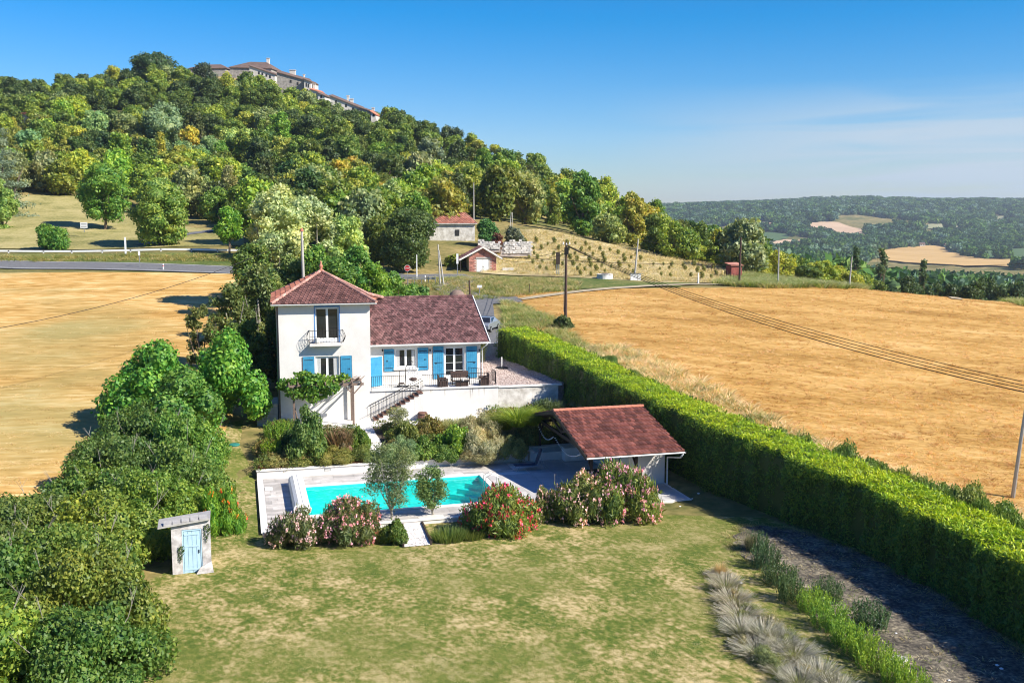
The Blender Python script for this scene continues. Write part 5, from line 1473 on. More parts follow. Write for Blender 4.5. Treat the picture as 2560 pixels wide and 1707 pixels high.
# low planter wall and kitchen counter at the back of the pavilion
lw = thing('planter_wall', PL(18.3, 11.1, 0), 'waist-high cream wall with cap stones at the back of the pavilion', 'wall')
mb = MB(); mb.obox(PL, 17.25, 17.5, 10.9, 12.6, -.02, .58); mb.obox(PL, 17.5, 21.2, 12.2, 12.55, -.02, .58); mb.obox(PL, 17.5, 21.2, 11.0, 11.25, -.02, .50); mb.build('wall', MT['render_white'], lw)
mb = MB(); mb.obox(PL, 17.2, 17.55, 10.85, 12.65, .582, .64); mb.build('cap_stone', MT['white_stone'], lw)
mb = MB(); mb.obox(PL, 17.56, 21.2, 12.12, 12.6, .582, .64); mb.build('cap_stone', MT['white_stone'], lw)
kc = thing('kitchen_counter', PL(20.2, 10.4, 0), 'white boarded outdoor kitchen counter under the pavilion roof', 'counter')
mb = MB(); mb.obox(PL, 19.4, 21.15, 10.2, 10.9, .02, .86); mb.build('carcass', MT['white'], kc)
for k in range(14):
    mb = MB(); mb.obox(PL, 19.41 + k * .124, 19.41 + k * .124 + .112, 10.17, 10.199, .03, .85); mb.build('board', MT['white'], kc)
mb = MB(); mb.obox(PL, 19.34, 21.18, 10.12, 10.95, .862, .91); mb.build('worktop', MT['white_stone'], kc)
# furniture in the shade of the pavilion, seen between the oleanders
tb = thing('dining_table', PL(19.9, 4.6, 0), 'dark dining table in the shade under the pavilion roof', 'table')
mb = MB(); mb.obox(PL, 19.0, 20.8, 4.1, 5.1, .70, .75); mb.build('tabletop', MT['wood_dark'], tb)
for a in (19.08, 20.66):
    for b in (4.15, 4.97): mb = MB(); mb.obox(PL, a, a + .07, b, b + .07, .008, .698); mb.build('leg', MT['wood_dark'], tb)
# festoon of lights
fs = thing('festoon_lights', PL(18.2, 7, 2), 'string of round white bulbs sagging along the open gable of the pavilion', 'string lights')
def sag(p, q, n, d): return [Vector(p).lerp(Vector(q), i / n) - Vector((0, 0, d * math.sin(math.pi * i / n))) for i in range(n + 1)]
runs = [sag(PL(18.15, 12.2, 2.15), PL(18.15, 8.6, 2.15), 16, .55), sag(PL(18.15, 8.6, 2.15), PL(18.15, 3.4, 2.2), 24, .6)]
bulb = pebble('bulb', MT['white'], .06, 3)
for run_ in runs:
    mb = MB(); mb.tube(run_, .008, 4); mb.build('cable', MT['black'], fs)
    for p in run_[1:-1]: link_mesh('bulb', bulb, fs, p - Vector((0, 0, .05)) - ORIG[fs.name])
# sun lounger
p0 = UZ(*z4(345, 880), .006)
ln = thing('sun_lounger', p0, 'dark blue folding sun lounger with raised back on the shaded deck', 'sun lounger')
def fl(a, b, z):   # a along the lounger, b across
    ang = math.radians(16); return p0 + Vector((math.cos(ang) * a - math.sin(ang) * b, math.sin(ang) * a + math.cos(ang) * b, z))
mb = MB(); bk = []
for (x0, z0_, x1, z1_, nm) in ((-1.0, .34, -.1, .30, 'leg_rest'), (-.1, .30, .42, .34, 'seat'), (.42, .34, .78, 1.30, 'backrest')):
    m2 = MB(); m2.hexa([fl(x0, -.3, z0_ - .012), fl(x1, -.3, z1_ - .012), fl(x1, .3, z1_ - .012), fl(x0, .3, z0_ - .012)], [fl(x0, -.3, z0_ + .012), fl(x1, -.3, z1_ + .012), fl(x1, .3, z1_ + .012), fl(x0, .3, z0_ + .012)]); m2.build(nm, MT['navy'], ln)
for s in (-.33, .33):
    mb = MB(); mb.tube([fl(-1.18, s, .34), fl(-.1, s, .30), fl(.42, s, .34), fl(.80, s, 1.33)], .014, 5); mb.build('frame_rail', MT['grey_metal'], ln)
    mb = MB(); mb.tube([fl(-.75, s, .32), fl(-.9, s, .0)], .012, 5); mb.tube([fl(.1, s, .30), fl(.62, s, .0)], .012, 5); mb.tube([fl(.62, s, .86), fl(.95, s, .02)], .012, 5); mb.build('leg', MT['grey_metal'], ln)
mb = MB(); mb.hexa([fl(.68, -.2, 1.10), fl(.74, -.2, 1.28), fl(.74, .2, 1.28), fl(.68, .2, 1.10)], [fl(.63, -.2, 1.12), fl(.69, -.2, 1.30), fl(.69, .2, 1.30), fl(.63, .2, 1.12)]); mb.build('headrest', MT['navy'], ln)
# outdoor lamp post by the deck
p = UZ(*z4(605, 1075), .006)
mb = MB(); mb.tube([p, p + Vector((0, 0, .75))], .035, 8); mb.lathe(p + Vector((0, 0, .75)), [(.05, 0), (.05, .12), (.02, .15)], 8); o = mb.build('bollard_light', MT['grey_metal'], origin=p); tag(o, 'slim grey bollard light at the deck edge among the oleanders', 'bollard light')

# ------------------------------------------------------------------ planted bed, paths
GM_bed = ground_mat('planted_bed_soil', [(.3, (.055, .042, .03)), (.5, (.13, .10, .07)), (.7, (.26, .21, .15))], 1.2, 12, .6, .05, 18)
def bedz(X, Y):
    a, b = ploc(np.asarray(X), np.asarray(Y)); return np.clip(.40 + (b - 11.45) * .105, .38, 1.18)
bedpoly = [PL(.05, 11.47), PL(17.2, 11.47), PL(17.24, 12.66), PL(23.4, 13.5), PL(24.2, 16), HL(21.3, -.1), HL(TR, -.02), HL(14.5, -.02), HL(1.2, -.02), HL(.3, -.05), PL(.15, 16)]
drape('planted_bed', [tuple(p[:2]) for p in bedpoly], .6, 0, GM_bed, zf=bedz)
def bz(x, y): return float(bedz(np.array([x]), np.array([y]))[0])
def slabs(name, pts, w, m, parent, seed):
    rs = random.Random(seed)
    for k in range(len(pts) - 1):
        p, q = pts[k], pts[k + 1]; d = (q - p); ln_ = d.length; d.normalize(); s = Vector((-d.y, d.x, 0))
        c = p.lerp(q, .5); c.z = max(bz(c.x, c.y), 0) + .04
        r = []
        for (i, j) in ((-1, -1), (1, -1), (1, 1), (-1, 1)): r.append(c + d * (ln_ * .47 * i * rs.uniform(.9, 1)) + s * (w * .5 * j * rs.uniform(.85, 1)))
        mb = MB(); mb.hexa([v - Vector((0, 0, .1)) for v in r], r); mb.build(name, m, parent)
gp = thing('garden_path', UZ(870, 1010, .9), 'short path of broad white stone slabs through the planted bed to the patio', 'path')
pp = [UZ(u, v, z) for u, v, z in ((832, 975, 1.2), (850, 988, 1.12), (862, 1002, 1.0), (868, 1018, .85), (872, 1036, .7), (880, 1052, .55))]
pts = [pp[0].lerp(pp[-1], i / 7) for i in range(8)]
slabs('slab', pts, 1.15, MT['white_stone'], gp, 5)
gq = [UZ(1007, 1000 * 0 + 1193.5, -.02)]
def z5(a, b): return ((640 + a / 3.178) * .91875, (1080 + b / 3.178) * .91875)
gpth = [UZ(*z5(*q), -.06) for q in ((1165, 712), (1320, 706), (1392, 884), (1172, 905))]
GM_wg = ground_mat('white_gravel', [(.3, (.40, .34, .30)), (.5, (.60, .54, .49)), (.7, (.82, .78, .74))], 4, 30, .6, .02, 50)
drape('gravel_path', [tuple(p[:2]) for p in gpth], .5, .07, GM_wg)
X, Y = pts_in(gpth, 1500, 6)
scatter('path_gravel', np.stack([X, Y, h_many(X, Y) + .09], 1), rsg.uniform(.5, 1.2, (len(X), 1)) * np.ones((1, 3)), rsg.uniform(0, 6, len(X)), proto_obj('pebble_helper', pebble('pebble', MT['pebble_white'])), 'white gravel of the short path between the two olive trees')
for (p, q, lab) in ((gpth[0], gpth[3], 'left'), (gpth[1], gpth[2], 'right')):
    mb = MB(); mb.bar(Vector((p.x, p.y, h(p.x, p.y) + .09)), Vector((q.x, q.y, h(q.x, q.y) + .09)), .09, .22); o = mb.build('timber_edging', MT['wood_dark'], origin=p); tag(o, f'dark timber edging along the {lab} side of the white gravel path', 'edging', 'timber edgings of the gravel path')
# mulched strip along the hedge, its soil darkened to carry the hedge's shade
strip = [(11.2, 49.6), (12.6, 51.0), (15.2, 49.5), (17.6, 43.5), (18.8, 36), (19.4, 29), (19.6, 22), (12.6, 22), (13.4, 26), (13.0, 30), (13.2, 33), (12.3, 37), (12.2, 41), (11.4, 44), (10.8, 46.5)]
strip = ragged(strip, .35, .22, 3)
drape('mulched_strip', strip, .8, .085, MT['shade_dark_soil'])
# ------------------------------------------------------------------ shrubs and plants of the garden
def at(u, v, zb):
    """place whose base is seen at (u, v); zb = 'bed', 'lawn' or a height"""
    if zb == 'bed':
        p = UZ(u, v, .8)
        for _ in range(3): p = UZ(u, v, bz(p.x, p.y))
        return p
    if zb == 'lawn':
        return G(u, v, 25)
    return UZ(u, v, zb)
SH = {}
def shrub_proto(kind, i):
    """meshes of a plant 2 m across and about 1 m (round) high, in unit size: half width 1, height about 1"""
    if (kind, i) in SH: return SH[(kind, i)]
    rs = np.random.RandomState(500 + i * 17 + sum(map(ord, kind)))
    def lump(n, r0, r1, low=0.0):
        bl = []
        for k in range(n):
            a = rs.uniform(0, 6.28); q = math.sqrt(rs.uniform(0, 1)); rr = q * (1 - r0 * .6)
            z = (1 - q * q * .7) * rs.uniform(.4, .95)
            s = rs.uniform(r0, r1); bl.append(((math.cos(a) * rr, math.sin(a) * rr, max(z, s * .5 + low)), (s, s, s * .8)))
        return bl
    if kind == 'fig':
        bl = [((c[0], c[1], c[2] * 2.05), (r[0], r[1], r[2] * 1.25)) for c, r in lump(26, .26, .4)]; parts = [('foliage', foliage_mesh('foliage_fig', 560 + i, bl, 8500, .078, .070, csc=.82, jitter=.5, droop=.5, bend=.1, out=1.12))]
    elif kind == 'dense2':
        bl = [((c[0], c[1], c[2] * 1.5), r) for c, r in lump(26, .2, .38)]; parts = [('foliage', foliage_mesh('foliage_laurel', 590 + i, bl, 5200, .11, .07, csc=.72, jitter=.8, out=1.25))]
    elif kind == 'dense': parts = [('foliage', foliage_mesh('foliage_dense', 500 + i, lump(20, .28, .42), 5200, .115, .075, csc=.86, jitter=.75))]
    elif kind == 'big': parts = [('foliage', foliage_mesh('foliage_big', 540 + i, lump(34, .15, .34), 15000, .055, .037, csc=.80, jitter=.8, out=1.2))]
    elif kind == 'fine':
        parts = [('foliage', foliage_mesh('foliage_fine', 580 + i, lump(16, .25, .4), 6000, .12, .022, csc=.72, jitter=1.0, out=1.2, droop=-.8))]
    elif kind == 'spiky':      # rosemary-like upright shoots
        b = blades_mesh('shoots', 600 + i, 900, .8, .75, .05, .35, .08, 2, MT['leaf']); parts = [('foliage', b)]
    elif kind == 'grass':
        b = blades_mesh('blades', 620 + i, 1500, .35, 1.15, .028, .75, .45, 3, MT['leaf']); parts = [('foliage', b)]
    elif kind == 'lavender':
        b = blades_mesh('stems', 640 + i, 900, .6, 1.05, .02, .55, .30, 3, MT['leaf_dry'], tips=1); c = blades_mesh('leaves', 660 + i, 800, .45, .6, .026, .8, .1, 2, MT['leaf']); parts = [('leaves', c), ('flower_stems', b)]
    elif kind == 'feather':
        b = blades_mesh('plumes', 680 + i, 420, .35, 1.1, .05, .45, .12, 3, MT['leaf'], tips=1); c = foliage_mesh('foliage_feather', 690 + i, lump(9, .25, .38), 1500, .10, .03, csc=.6); parts = [('foliage', c), ('plumes', b)]
    elif kind == 'oleander':
        bl = lump(20, .24, .36); f = foliage_mesh('foliage_oleander', 700 + i, bl, 5200, .13, .030, csc=.74, jitter=.9, out=1.12, droop=-.5)
        cl = [];
        p, d = blob_points(rs, bl, 250, inner=1.04, out=1.22, up=.2)
        pts = np.repeat(p, 9, 0) + rs.normal(size=(len(p) * 9, 3)) * .026
        V, F = leaf_cards(rs, pts, np.repeat(d, 9, 0), .05, .05, jitter=.9)
        parts = [('foliage', f), ('blossoms', np_mesh('blossoms', V, F, MT['pink']))]
    elif kind == 'bramble':
        parts = [('foliage', foliage_mesh('foliage_bramble', 760 + i, lump(18, .2, .34), 1700, .17, .10, csc=.7, jitter=.8, out=1.35))]
    elif kind == 'shoots':      # upright leafy fingers
        n = 95; V0 = []; N0 = []
        for k in range(n):
            a = rs.uniform(0, 6.28); r = math.sqrt(rs.uniform(0, 1)) * .78; lean = .28 * r; L0 = (1.05 - .45 * r * r) * rs.uniform(.7, 1.1)
            for t in np.linspace(.12, 1, 26):
                V0.append((math.cos(a) * (r + lean * t), math.sin(a) * (r + lean * t), L0 * t)); b_ = rs.uniform(0, 6.28); N0.append((math.cos(b_), math.sin(b_), .4))
        V0 = np.array(V0) + rs.normal(size=(len(V0), 3)) * .012
        V_, F_ = leaf_cards(rs, V0, np.array(N0), .12, .04, jitter=.5, droop=-1.4)
        parts = [('foliage', np_mesh('foliage_shoots', V_, F_, MT['leaf']))]
    elif kind == 'yucca':
        parts = [('leaves', blades_mesh('yucca_leaves', 720 + i, 60, .1, 1.0, .05, 1.3, .1, 2, MT['leaf']))]
    SH[(kind, i)] = parts; return parts
cnt = {}
def shrub(name, kind, u, vb, vt, w, zb, col, label, cat='shrub', group=None, v=None, col2=None, hk=1.0):
    p = at(u, vb, zb); D = p.y
    R = w / 2 / FD * D; H_ = (vb - vt) / FD * D * hk
    p = p + Vector((0, R * .35, 0)); p.z = {'bed': bz(p.x, p.y), 'lawn': h(p.x, p.y)}.get(zb, p.z) if isinstance(zb, str) else p.z
    return shrub_w(name, kind, p, R, H_, col, label, cat, group, v, col2)
def shrub_w(name, kind, p, R, H_, col, label, cat='shrub', group=None, v=None, col2=None):
    i = cnt.get(kind, 0); cnt[kind] = i + 1
    parts = shrub_proto(kind, (i if v is None else v) % {'big': 4, 'dense': 4, 'bramble': 3, 'oleander': 3}.get(kind, 2))
    cols = [col] * len(parts)
    if col2: cols[-1] = col2
    t = place_thing(name, p.x, p.y, p.z - .05, parts, label, cat, group, R, random.Random(i * 7 + len(label)).uniform(0, 6.28), colors=cols, sz=H_)
    return t
GD, GM_, GB, GY_, GS, GL = (.065, .135, .026), (.11, .20, .032), (.13, .25, .03), (.24, .30, .04), (.26, .30, .17), (.16, .24, .055)
# left part of the bed
shrub('juniper', 'shoots', 634, 1022, 968, 66, 'bed', GB, 'bright green juniper at the left end of the planted bed')
shrub('juniper', 'shoots', 662, 1000, 965, 62, 'bed', (.15, .23, .04), 'yellow-green juniper behind the leftmost bright green one')
shrub('juniper', 'shoots', 622, 1050, 1010, 52, 'bed', (.17, .30, .03), 'lowest lime green juniper in the left corner of the bed')
shrub('laurel_shrub', 'dense2', 703, 1066, 938, 84, 'bed', (.12, .20, .05), 'tall grey-green leafy shrub in the left bed before the tower', hk=.66)
shrub('laurel_shrub', 'dense', 676, 1040, 985, 60, 'bed', (.045, .10, .025), 'dark green shrub tucked left of the tall leafy one')
shrub('broom_shrub', 'feather', 778, 1050, 985, 74, 'bed', (.16, .125, .07), 'brownish dry broom shrub in the left bed')
shrub('hebe_shrub', 'dense', 822, 1042, 985, 52, 'bed', (.12, .20, .035), 'fresh green shrub beside the white slab path')
shrub('sedum_mound', 'dense', 636, 1070, 1046, 66, 'bed', (.26, .28, .10), 'low pale yellow-green mound above the left end of the pool wall')
shrub('sedum_mound', 'dense', 690, 1070, 1046, 60, 'bed', (.22, .26, .08), 'low pale mound next to the reddish ground cover')
shrub('heather_mound', 'fine', 762, 1066, 1030, 90, 'bed', (.20, .22, .06), 'olive-brown heather mound above the pool wall')
shrub('heather_mound', 'fine', 836, 1060, 1024, 60, 'bed', (.17, .22, .05), 'green heather mound at the edge of the slab path')
rs = np.random.RandomState(77)
X = []; Y = []
for k in range(900):
    p = PL(rs.uniform(.2, 16.9), 11.75 + abs(rs.normal()) * .28, 0); X.append(p.x); Y.append(p.y)
X, Y = np.array(X), np.array(Y)
gcm = blades_mesh('groundcover', 88, 26, .16, .17, .10, 1.0, .3, 2, MT['leaf'])
scatter('ground_cover', np.stack([X, Y, bedz(X, Y)], 1), rs.uniform(.7, 1.4, (len(X), 1)) * np.ones((1, 3)), rs.uniform(0, 6, len(X)), proto_obj('ground_cover_helper', gcm), 'reddish brown low ground cover along the top of the pool wall', (.21, .105, .06))
bp_ = [(p[0], p[1]) for p in bedpoly]; pg_ = [pp[0].lerp(pp[-1], t) for t in np.linspace(0, 1, 9)]
X, Y = pts_in(bp_, 1500, 33)
a_, b_ = hloc(X, Y); k = ~((b_ > -3.6) & (a_ > .5) & (a_ < 14.6) & (b_ > -3.4 + .0)) 
for q in pg_: k &= ((X - q.x) ** 2 + (Y - q.y) ** 2) > .95
X, Y = X[k], Y[k]
fm_ = foliage_mesh('filler_leaves', 91, [((0, 0, .14), (.26, .26, .16)), ((.15, .1, .2), (.16, .16, .14))], 150, .085, .04, core=False, jitter=.9, out=1.4)
w_ = rs.randint(0, 3, len(X))
for i_, c_ in enumerate(((.12, .17, .04), (.19, .17, .06), (.09, .14, .035))):
    k = w_ == i_
    scatter('bed_ground_cover', np.stack([X[k], Y[k], bedz(X[k], Y[k])], 1), rs.uniform(.8, 1.9, (k.sum(), 1)) * np.ones((1, 3)), rs.uniform(0, 6, k.sum()), proto_obj('bed_cover_helper', fm_), 'low mixed ground cover filling the planted bed between the shrubs', c_)
# small olive tree by the stairs
def olive(u, vb, vt, w, zb, seed, label, col=(.16, .21, .09), nleaf=3600, trunk=.3):
    p = at(u, vb, zb); D = p.y; R = w / 2 / FD * D; H_ = (vb - vt) / FD * D
    rs = np.random.RandomState(seed)
    bl = crown_blobs(rs, H_ * (trunk + .12), H_ * .92, R, 22, 'round', .22, .36)
    fm = foliage_mesh('olive_crown', seed, bl, nleaf, .17, .042, core=False, jitter=1.0, inner=.35, out=1.2, keep=.45, droop=-.2)
    mb = MB(); rr = random.Random(seed)
    mb.tube([(0, 0, -.1), (.03, 0, H_ * trunk * .5), (0, .02, H_ * trunk)], [.09, .07, .06], 7)
    for k in range(6):
        a = k * 1.047 + rr.uniform(-.3, .3); q = R * rr.uniform(.45, .75)
        mb.tube([(0, .02, H_ * trunk * .95), (math.cos(a) * q * .4, math.sin(a) * q * .4, H_ * (trunk + .2)), (math.cos(a) * q, math.sin(a) * q, H_ * rr.uniform(.65, .85))], [.045, .03, .008], 5)
    tm = bpy.data.meshes.new('olive_trunk'); tm.from_pydata(mb.v, [], mb.f); tm.materials.append(MT['bark_grey'])
    place_thing('olive_tree', p.x, p.y, p.z, [('trunk', tm), ('crown', fm)], label, 'olive tree', None, 1, 0, colors=[None, col])
olive(912, 1000, 930, 54, 'bed', 901, 'small silvery olive tree at the foot of the outside stairs', (.24, .28, .14), 1500)
olive(899, 1194, 1003, 150, -.1, 902, 'taller olive tree in front of the pool, left of the white gravel path', (.13, .18, .075), 6500, .12)
olive(993, 1186, 1062, 96, -.1, 903, 'shorter bushy olive tree in front of the pool, right of the white gravel path', (.14, .22, .07), 5200, .10)
# right part of the bed
shrub('catmint_shrub', 'fine', 916, 1062, 1006, 84, 'bed', (.17, .27, .13), 'blue-green bushy plant right of the slab path')
shrub('spirea_shrub', 'dense', 930, 1024, 975, 66, 'bed', (.14, .17, .035), 'olive green shrub behind the blue-green plant')
shrub('spirea_shrub', 'dense', 985, 1010, 960, 66, 'bed', (.17, .16, .045), 'brownish green shrub below the barrel planter')
shrub('cistus_shrub', 'dense', 1045, 1046, 978, 92, 'bed', (.14, .26, .03), 'bright green rounded shrub in the middle of the right bed')
shrub('cistus_shrub', 'dense', 970, 1056, 1012, 72, 'bed', (.11, .20, .035), 'mid green shrub right behind the low pool wall')
shrub('cistus_shrub', 'dense', 1022, 1056, 1024, 70, 'bed', (.09, .17, .035), 'dark green low shrub behind the pool wall, below the bright rounded one')
shrub('yucca', 'yucca', 958, 1012, 984, 34, 'bed', (.30, .36, .18), 'small pale spiky yucca between the shrubs', 'yucca')
shrub('fountain_grass', 'grass', 1040, 1002, 925, 64, 'bed', (.26, .29, .13), 'tall pale fountain grass against the terrace wall', 'grass')
shrub('artemisia_shrub', 'fine', 1112, 1050, 972, 104, 'bed', (.36, .36, .22), 'large pale silvery shrub in the right bed')
shrub('artemisia_shrub', 'fine', 1160, 1020, 950, 80, 'bed', (.30, .30, .17), 'silvery straw-coloured shrub against the terrace wall')
shrub('artemisia_shrub', 'fine', 1094, 1010, 950, 76, 'bed', (.34, .34, .20), 'pale silvery shrub behind the large one')
shrub('artemisia_shrub', 'fine', 1098, 1058, 1026, 80, 'bed', (.27, .25, .12), 'low straw-coloured shrub behind the pool wall')
shrub('jasmine_shrub', 'grass', 1190, 978, 902, 100, 2.2, (.20, .29, .035), 'yellow-green arching shrub hanging over the rubble wall')
shrub('jasmine_shrub', 'grass', 1160, 985, 925, 76, 1.8, (.22, .28, .04), 'olive-yellow arching shrub left of the one on the rubble wall')
shrub('jasmine_shrub', 'grass', 1225, 975, 905, 60, 2.2, (.17, .27, .03), 'bright green arching shrub at the shaded end of the rubble wall')
shrub('grey_shrub', 'fine', 1208, 1022, 960, 90, 'bed', (.19, .24, .08), 'grey-green shrub left of the pavilion post')
shrub('grey_shrub', 'fine', 1172, 1052, 1004, 70, 'bed', (.22, .26, .10), 'grey-green shrub half in the shadow of the pavilion')
shrub('grey_shrub', 'fine', 1240, 1012, 975, 60, 'bed', (.18, .24, .08), 'loose green shrub seen through the open gable of the pavilion')
shrub('shade_bush', 'feather', 1260, 960, 915, 70, 1.6, (.07, .11, .05), 'thin dark bush in the shade between rubble wall and hedge')

# oleanders
PK, RD, PL_ = (.85, .42, .52), (.62, .06, .09), (.88, .60, .64)
shrub('oleander', 'oleander', 672, 1262, 1168, 128, 'lawn', (.11, .14, .05), 'pale pink oleander at the front left corner of the pool deck', 'oleander', col2=PL_)
shrub('oleander', 'oleander', 800, 1252, 1142, 152, 'lawn', (.10, .135, .045), 'large pink oleander left of the tall olive tree', 'oleander', col2=PK)
shrub('oleander', 'oleander', 1146, 1226, 1096, 166, 'lawn', (.13, .20, .045), 'red-flowered oleander in front of the right end of the pool', 'oleander', col2=RD)
shrub('oleander', 'oleander', 1258, 1198, 1118, 76, 'lawn', (.13, .18, .05), 'small pale pink oleander between the red and the largest one', 'oleander', col2=PL_)
shrub('oleander', 'oleander', 1340, 1204, 1085, 140, 'lawn', (.12, .17, .045), 'broad pink oleander before the open side of the pavilion', 'oleander', col2=PL_)
shrub('oleander', 'oleander', 1440, 1200, 1044, 158, 'lawn', (.14, .20, .045), 'tallest pink oleander, reaching the gutter of the pavilion', 'oleander', col2=PK)
shrub('boxwood', 'dense', 903, 1252, 1196, 70, 'lawn', (.10, .16, .03), 'low green shrub left of the white gravel path', 'shrub')
shrub('creeping_juniper', 'spiky', 1030, 1246, 1196, 84, 'lawn', (.11, .17, .04), 'low spreading green shrub right of the white gravel path')
shrub('creeping_juniper', 'spiky', 1082, 1240, 1200, 70, 'lawn', (.12, .16, .035), 'low spreading olive shrub next to the red oleander')
# trumpet vine
tv = shrub('trumpet_vine', 'oleander', 500, 1232, 1100, 112, 'lawn', (.12, .27, .03), 'lush bright green trumpet vine with orange flowers behind the shed', 'vine', col2=(.75, .18, .03))
tv.children[1].scale = (.9, .9, .9)
for o_ in tv.children:
    if o_.name.startswith('blossoms'):
        o_.data = o_.data.copy(); bm = bmesh.new(); bm.from_mesh(o_.data); rr = random.Random(3)
        bmesh.ops.delete(bm, geom=[f for i, f in enumerate(bm.faces) if (i // 9) % 11], context='FACES'); bm.to_mesh(o_.data); bm.free()

# the big row of bushes on the left
BIG = [(-14.6, 32.6, 2.5, 3.0, GD, 'dark green bush nearest the camera in the left row, at the lawn edge'),
       (-18.6, 31.5, 3.2, 3.4, GM_, 'mid green bush in the bottom left corner of the garden'),
       (-16.4, 36.6, 2.7, 3.3, (.095, .15, .03), 'olive green bush between the nearest bush and the shed'),
       (-20.8, 36.5, 3.2, 3.6, (.06, .13, .025), 'dense dark bush at the left border, in front of the shed'),
       (-18.4, 40.6, 2.8, 3.3, (.085, .155, .03), 'rounded green bush crowding the left wall of the shed'),
       (-22.6, 41.5, 3.2, 3.3, (.07, .12, .03), 'twiggy dark green bush by the field, left of the shed'),
       (-19.0, 45.4, 2.9, 3.2, (.11, .18, .03), 'yellowish green bush directly behind the shed'),
       (-23.4, 47.0, 3.0, 2.9, (.07, .125, .03), 'low dark bush by the stubble field behind the shed'),
       (-17.8, 49.6, 2.4, 3.1, (.10, .19, .03), 'bright bush beside the orange-flowered vine'),
       (-21.6, 51.8, 3.0, 3.2, GD, 'deep green bush with dark hollows, halfway along the row'),
       (-18.6, 54.6, 2.6, 3.3, (.075, .15, .03), 'bush level with the front of the pool deck'),
       (-22.8, 57.0, 3.0, 3.4, (.06, .12, .03), 'field-side bush level with the pool'),
       (-19.6, 59.6, 2.5, 3.8, (.085, .19, .035), 'fresh green bush below the fig tree, garden side'),
       (-23.4, 62.4, 2.9, 3.8, (.05, .11, .025), 'dark bush below the fig tree, field side')]
for (x, y, R, H_, c, lab) in BIG:
    shrub_w('garden_bush', 'big', Vector((x, y, h(x, y))), R, H_ * 1.0, tuple(q * k for q, k in zip(c, (1.45, 1.28, 1.2))), lab, 'bush', 'big bushes along the left border')
tw_ = MB(); rt_ = random.Random(19)
for k in range(5):
    a = rt_.uniform(0, 6.28); r = rt_.uniform(.2, .85); p_ = Vector((math.cos(a) * r, math.sin(a) * r, rt_.uniform(.35, .8))); q_ = p_ + Vector((math.cos(a) * rt_.uniform(.1, .35), math.sin(a) * rt_.uniform(.1, .35), rt_.uniform(.15, .4)))
    tw_.tube([p_ * .6, p_, q_], [.008, .005, .002], 4)
    for m_ in range(2): tw_.tube([p_.lerp(q_, .4 + .2 * m_), p_.lerp(q_, .7) + Vector((rt_.uniform(-.12, .12), rt_.uniform(-.12, .12), .1))], [.004, .0015], 3)
twm = bpy.data.meshes.new('twigs'); twm.from_pydata(tw_.v, [], tw_.f); twm.materials.append(MT['bark_grey'])
for o_ in list(bpy.data.objects):
    if o_.get('category') == 'bush' and o_.name.startswith('garden_bush'): link_mesh('twigs', twm, o_)['kind'] = 'stuff'
# figs
FG = (.10, .26, .035)
for (x, y, R, H_, lab) in ((-25.2, 69.5, 3.2, 6.6, 'broad-leaved fig tree nearest the stubble field'), (-20.4, 70.4, 2.9, 6.9, 'tall broad-leaved fig tree beside the tower'), (-22.4, 66.4, 3.0, 5.4, 'lower fig tree in front of the two taller ones')):
    shrub_w('fig_tree', 'fig', Vector((x, y, h(x, y))), R, H_ / 2.05, FG if R != 3.0 else (.085, .20, .035), lab, 'fig tree')

# ------------------------------------------------------------------ trees standing free
TP_ = {}
def tree(name, u, vb, vt, w, D, kind, col, label, nleaf=5000, leaf=.34, trunk=.25, cat='tree', seed=None, bark='bark', core=True, fill=1.0, aspect=.55, droop=.3, nb=26, rb=(.24, .4), parts_extra=None, inner=.78):
    x = (u - 1176) / FD * D * 1.0
    z = h(x, D) if vb is None else UD(u, vb, D).z
    zt = UD(u, vt, D).z; H_ = zt - z; R = w / 2 / FD * D
    seed = seed or (int(u) * 3 + int(vt)); rs = np.random.RandomState(seed)
    if kind == 'layer':
        bl = []
        n = 22
        for k in range(n):
            t = k / n; a = k * 2.4; rr = R * (1 - t * .75)
            bl.append(((math.cos(a) * rr * .55, math.sin(a) * rr * .55, H_ * (.12 + t * .85)), (rr * .6 + .3, rr * .6 + .3, H_ * .028 + .12)))
    else: bl = crown_blobs(rs, H_ * (trunk + .06), H_ * .93, R, nb, kind, *rb)
    fm = foliage_mesh(name + '_crown', seed, bl, nleaf, leaf, leaf * aspect, core=core, csc=.8, jitter=.8, droop=droop, inner=inner, keep=.8 if core else .5)
    tm = trunk_mesh(name + '_trunk', seed, H_ * (trunk + .1), R, H_, max(.12, H_ * .022), MT[bark], 5)
    return place_thing(name, x, D, z, [('trunk', tm), ('crown', fm)], label, cat, None, 1, 0, colors=[None, col])
SIL, LIME = (.36, .44, .20), (.19, .31, .045)
tree('silver_maple', 650, None, 420, 175, 118, 'round', SIL, 'large pale silvery-leaved tree rising behind the left side of the tower', 9000, .42, .04, bark='bark_grey', rb=(.2, .32), nb=44)
tree('silver_maple', 735, None, 442, 120, 122, 'round', (.34, .42, .22), 'pale silvery tree just behind and right of the largest pale one', 7500, .42, .04, bark='bark_grey', rb=(.2, .3), nb=40)
tree('silver_maple', 800, None, 486, 118, 116, 'round', (.30, .42, .13), 'pale green tree with light edges right of the silvery pair', 7500, .42, .04, bark='bark_grey', rb=(.2, .3), nb=40)
tree('field_maple', 590, None, 555, 110, 112, 'round', (.11, .18, .04), 'dark mixed tree left of the concrete pole behind the tower', 5000, .36, .1)
tree('field_maple', 735, None, 560, 110, 103, 'round', (.12, .24, .04), 'round green tree behind the tower roof', 5500, .36, .1)
tree('field_maple', 825, None, 560, 90, 110, 'round', (.10, .24, .05), 'bright green tree behind the right slope of the tower roof', 4500, .36, .1)
tree('hazel_bush', 858, None, 604, 130, 101, 'low', (.13, .25, .03), 'lime green bush rising behind the tower ridge', 4500, .3, .0, nb=20)
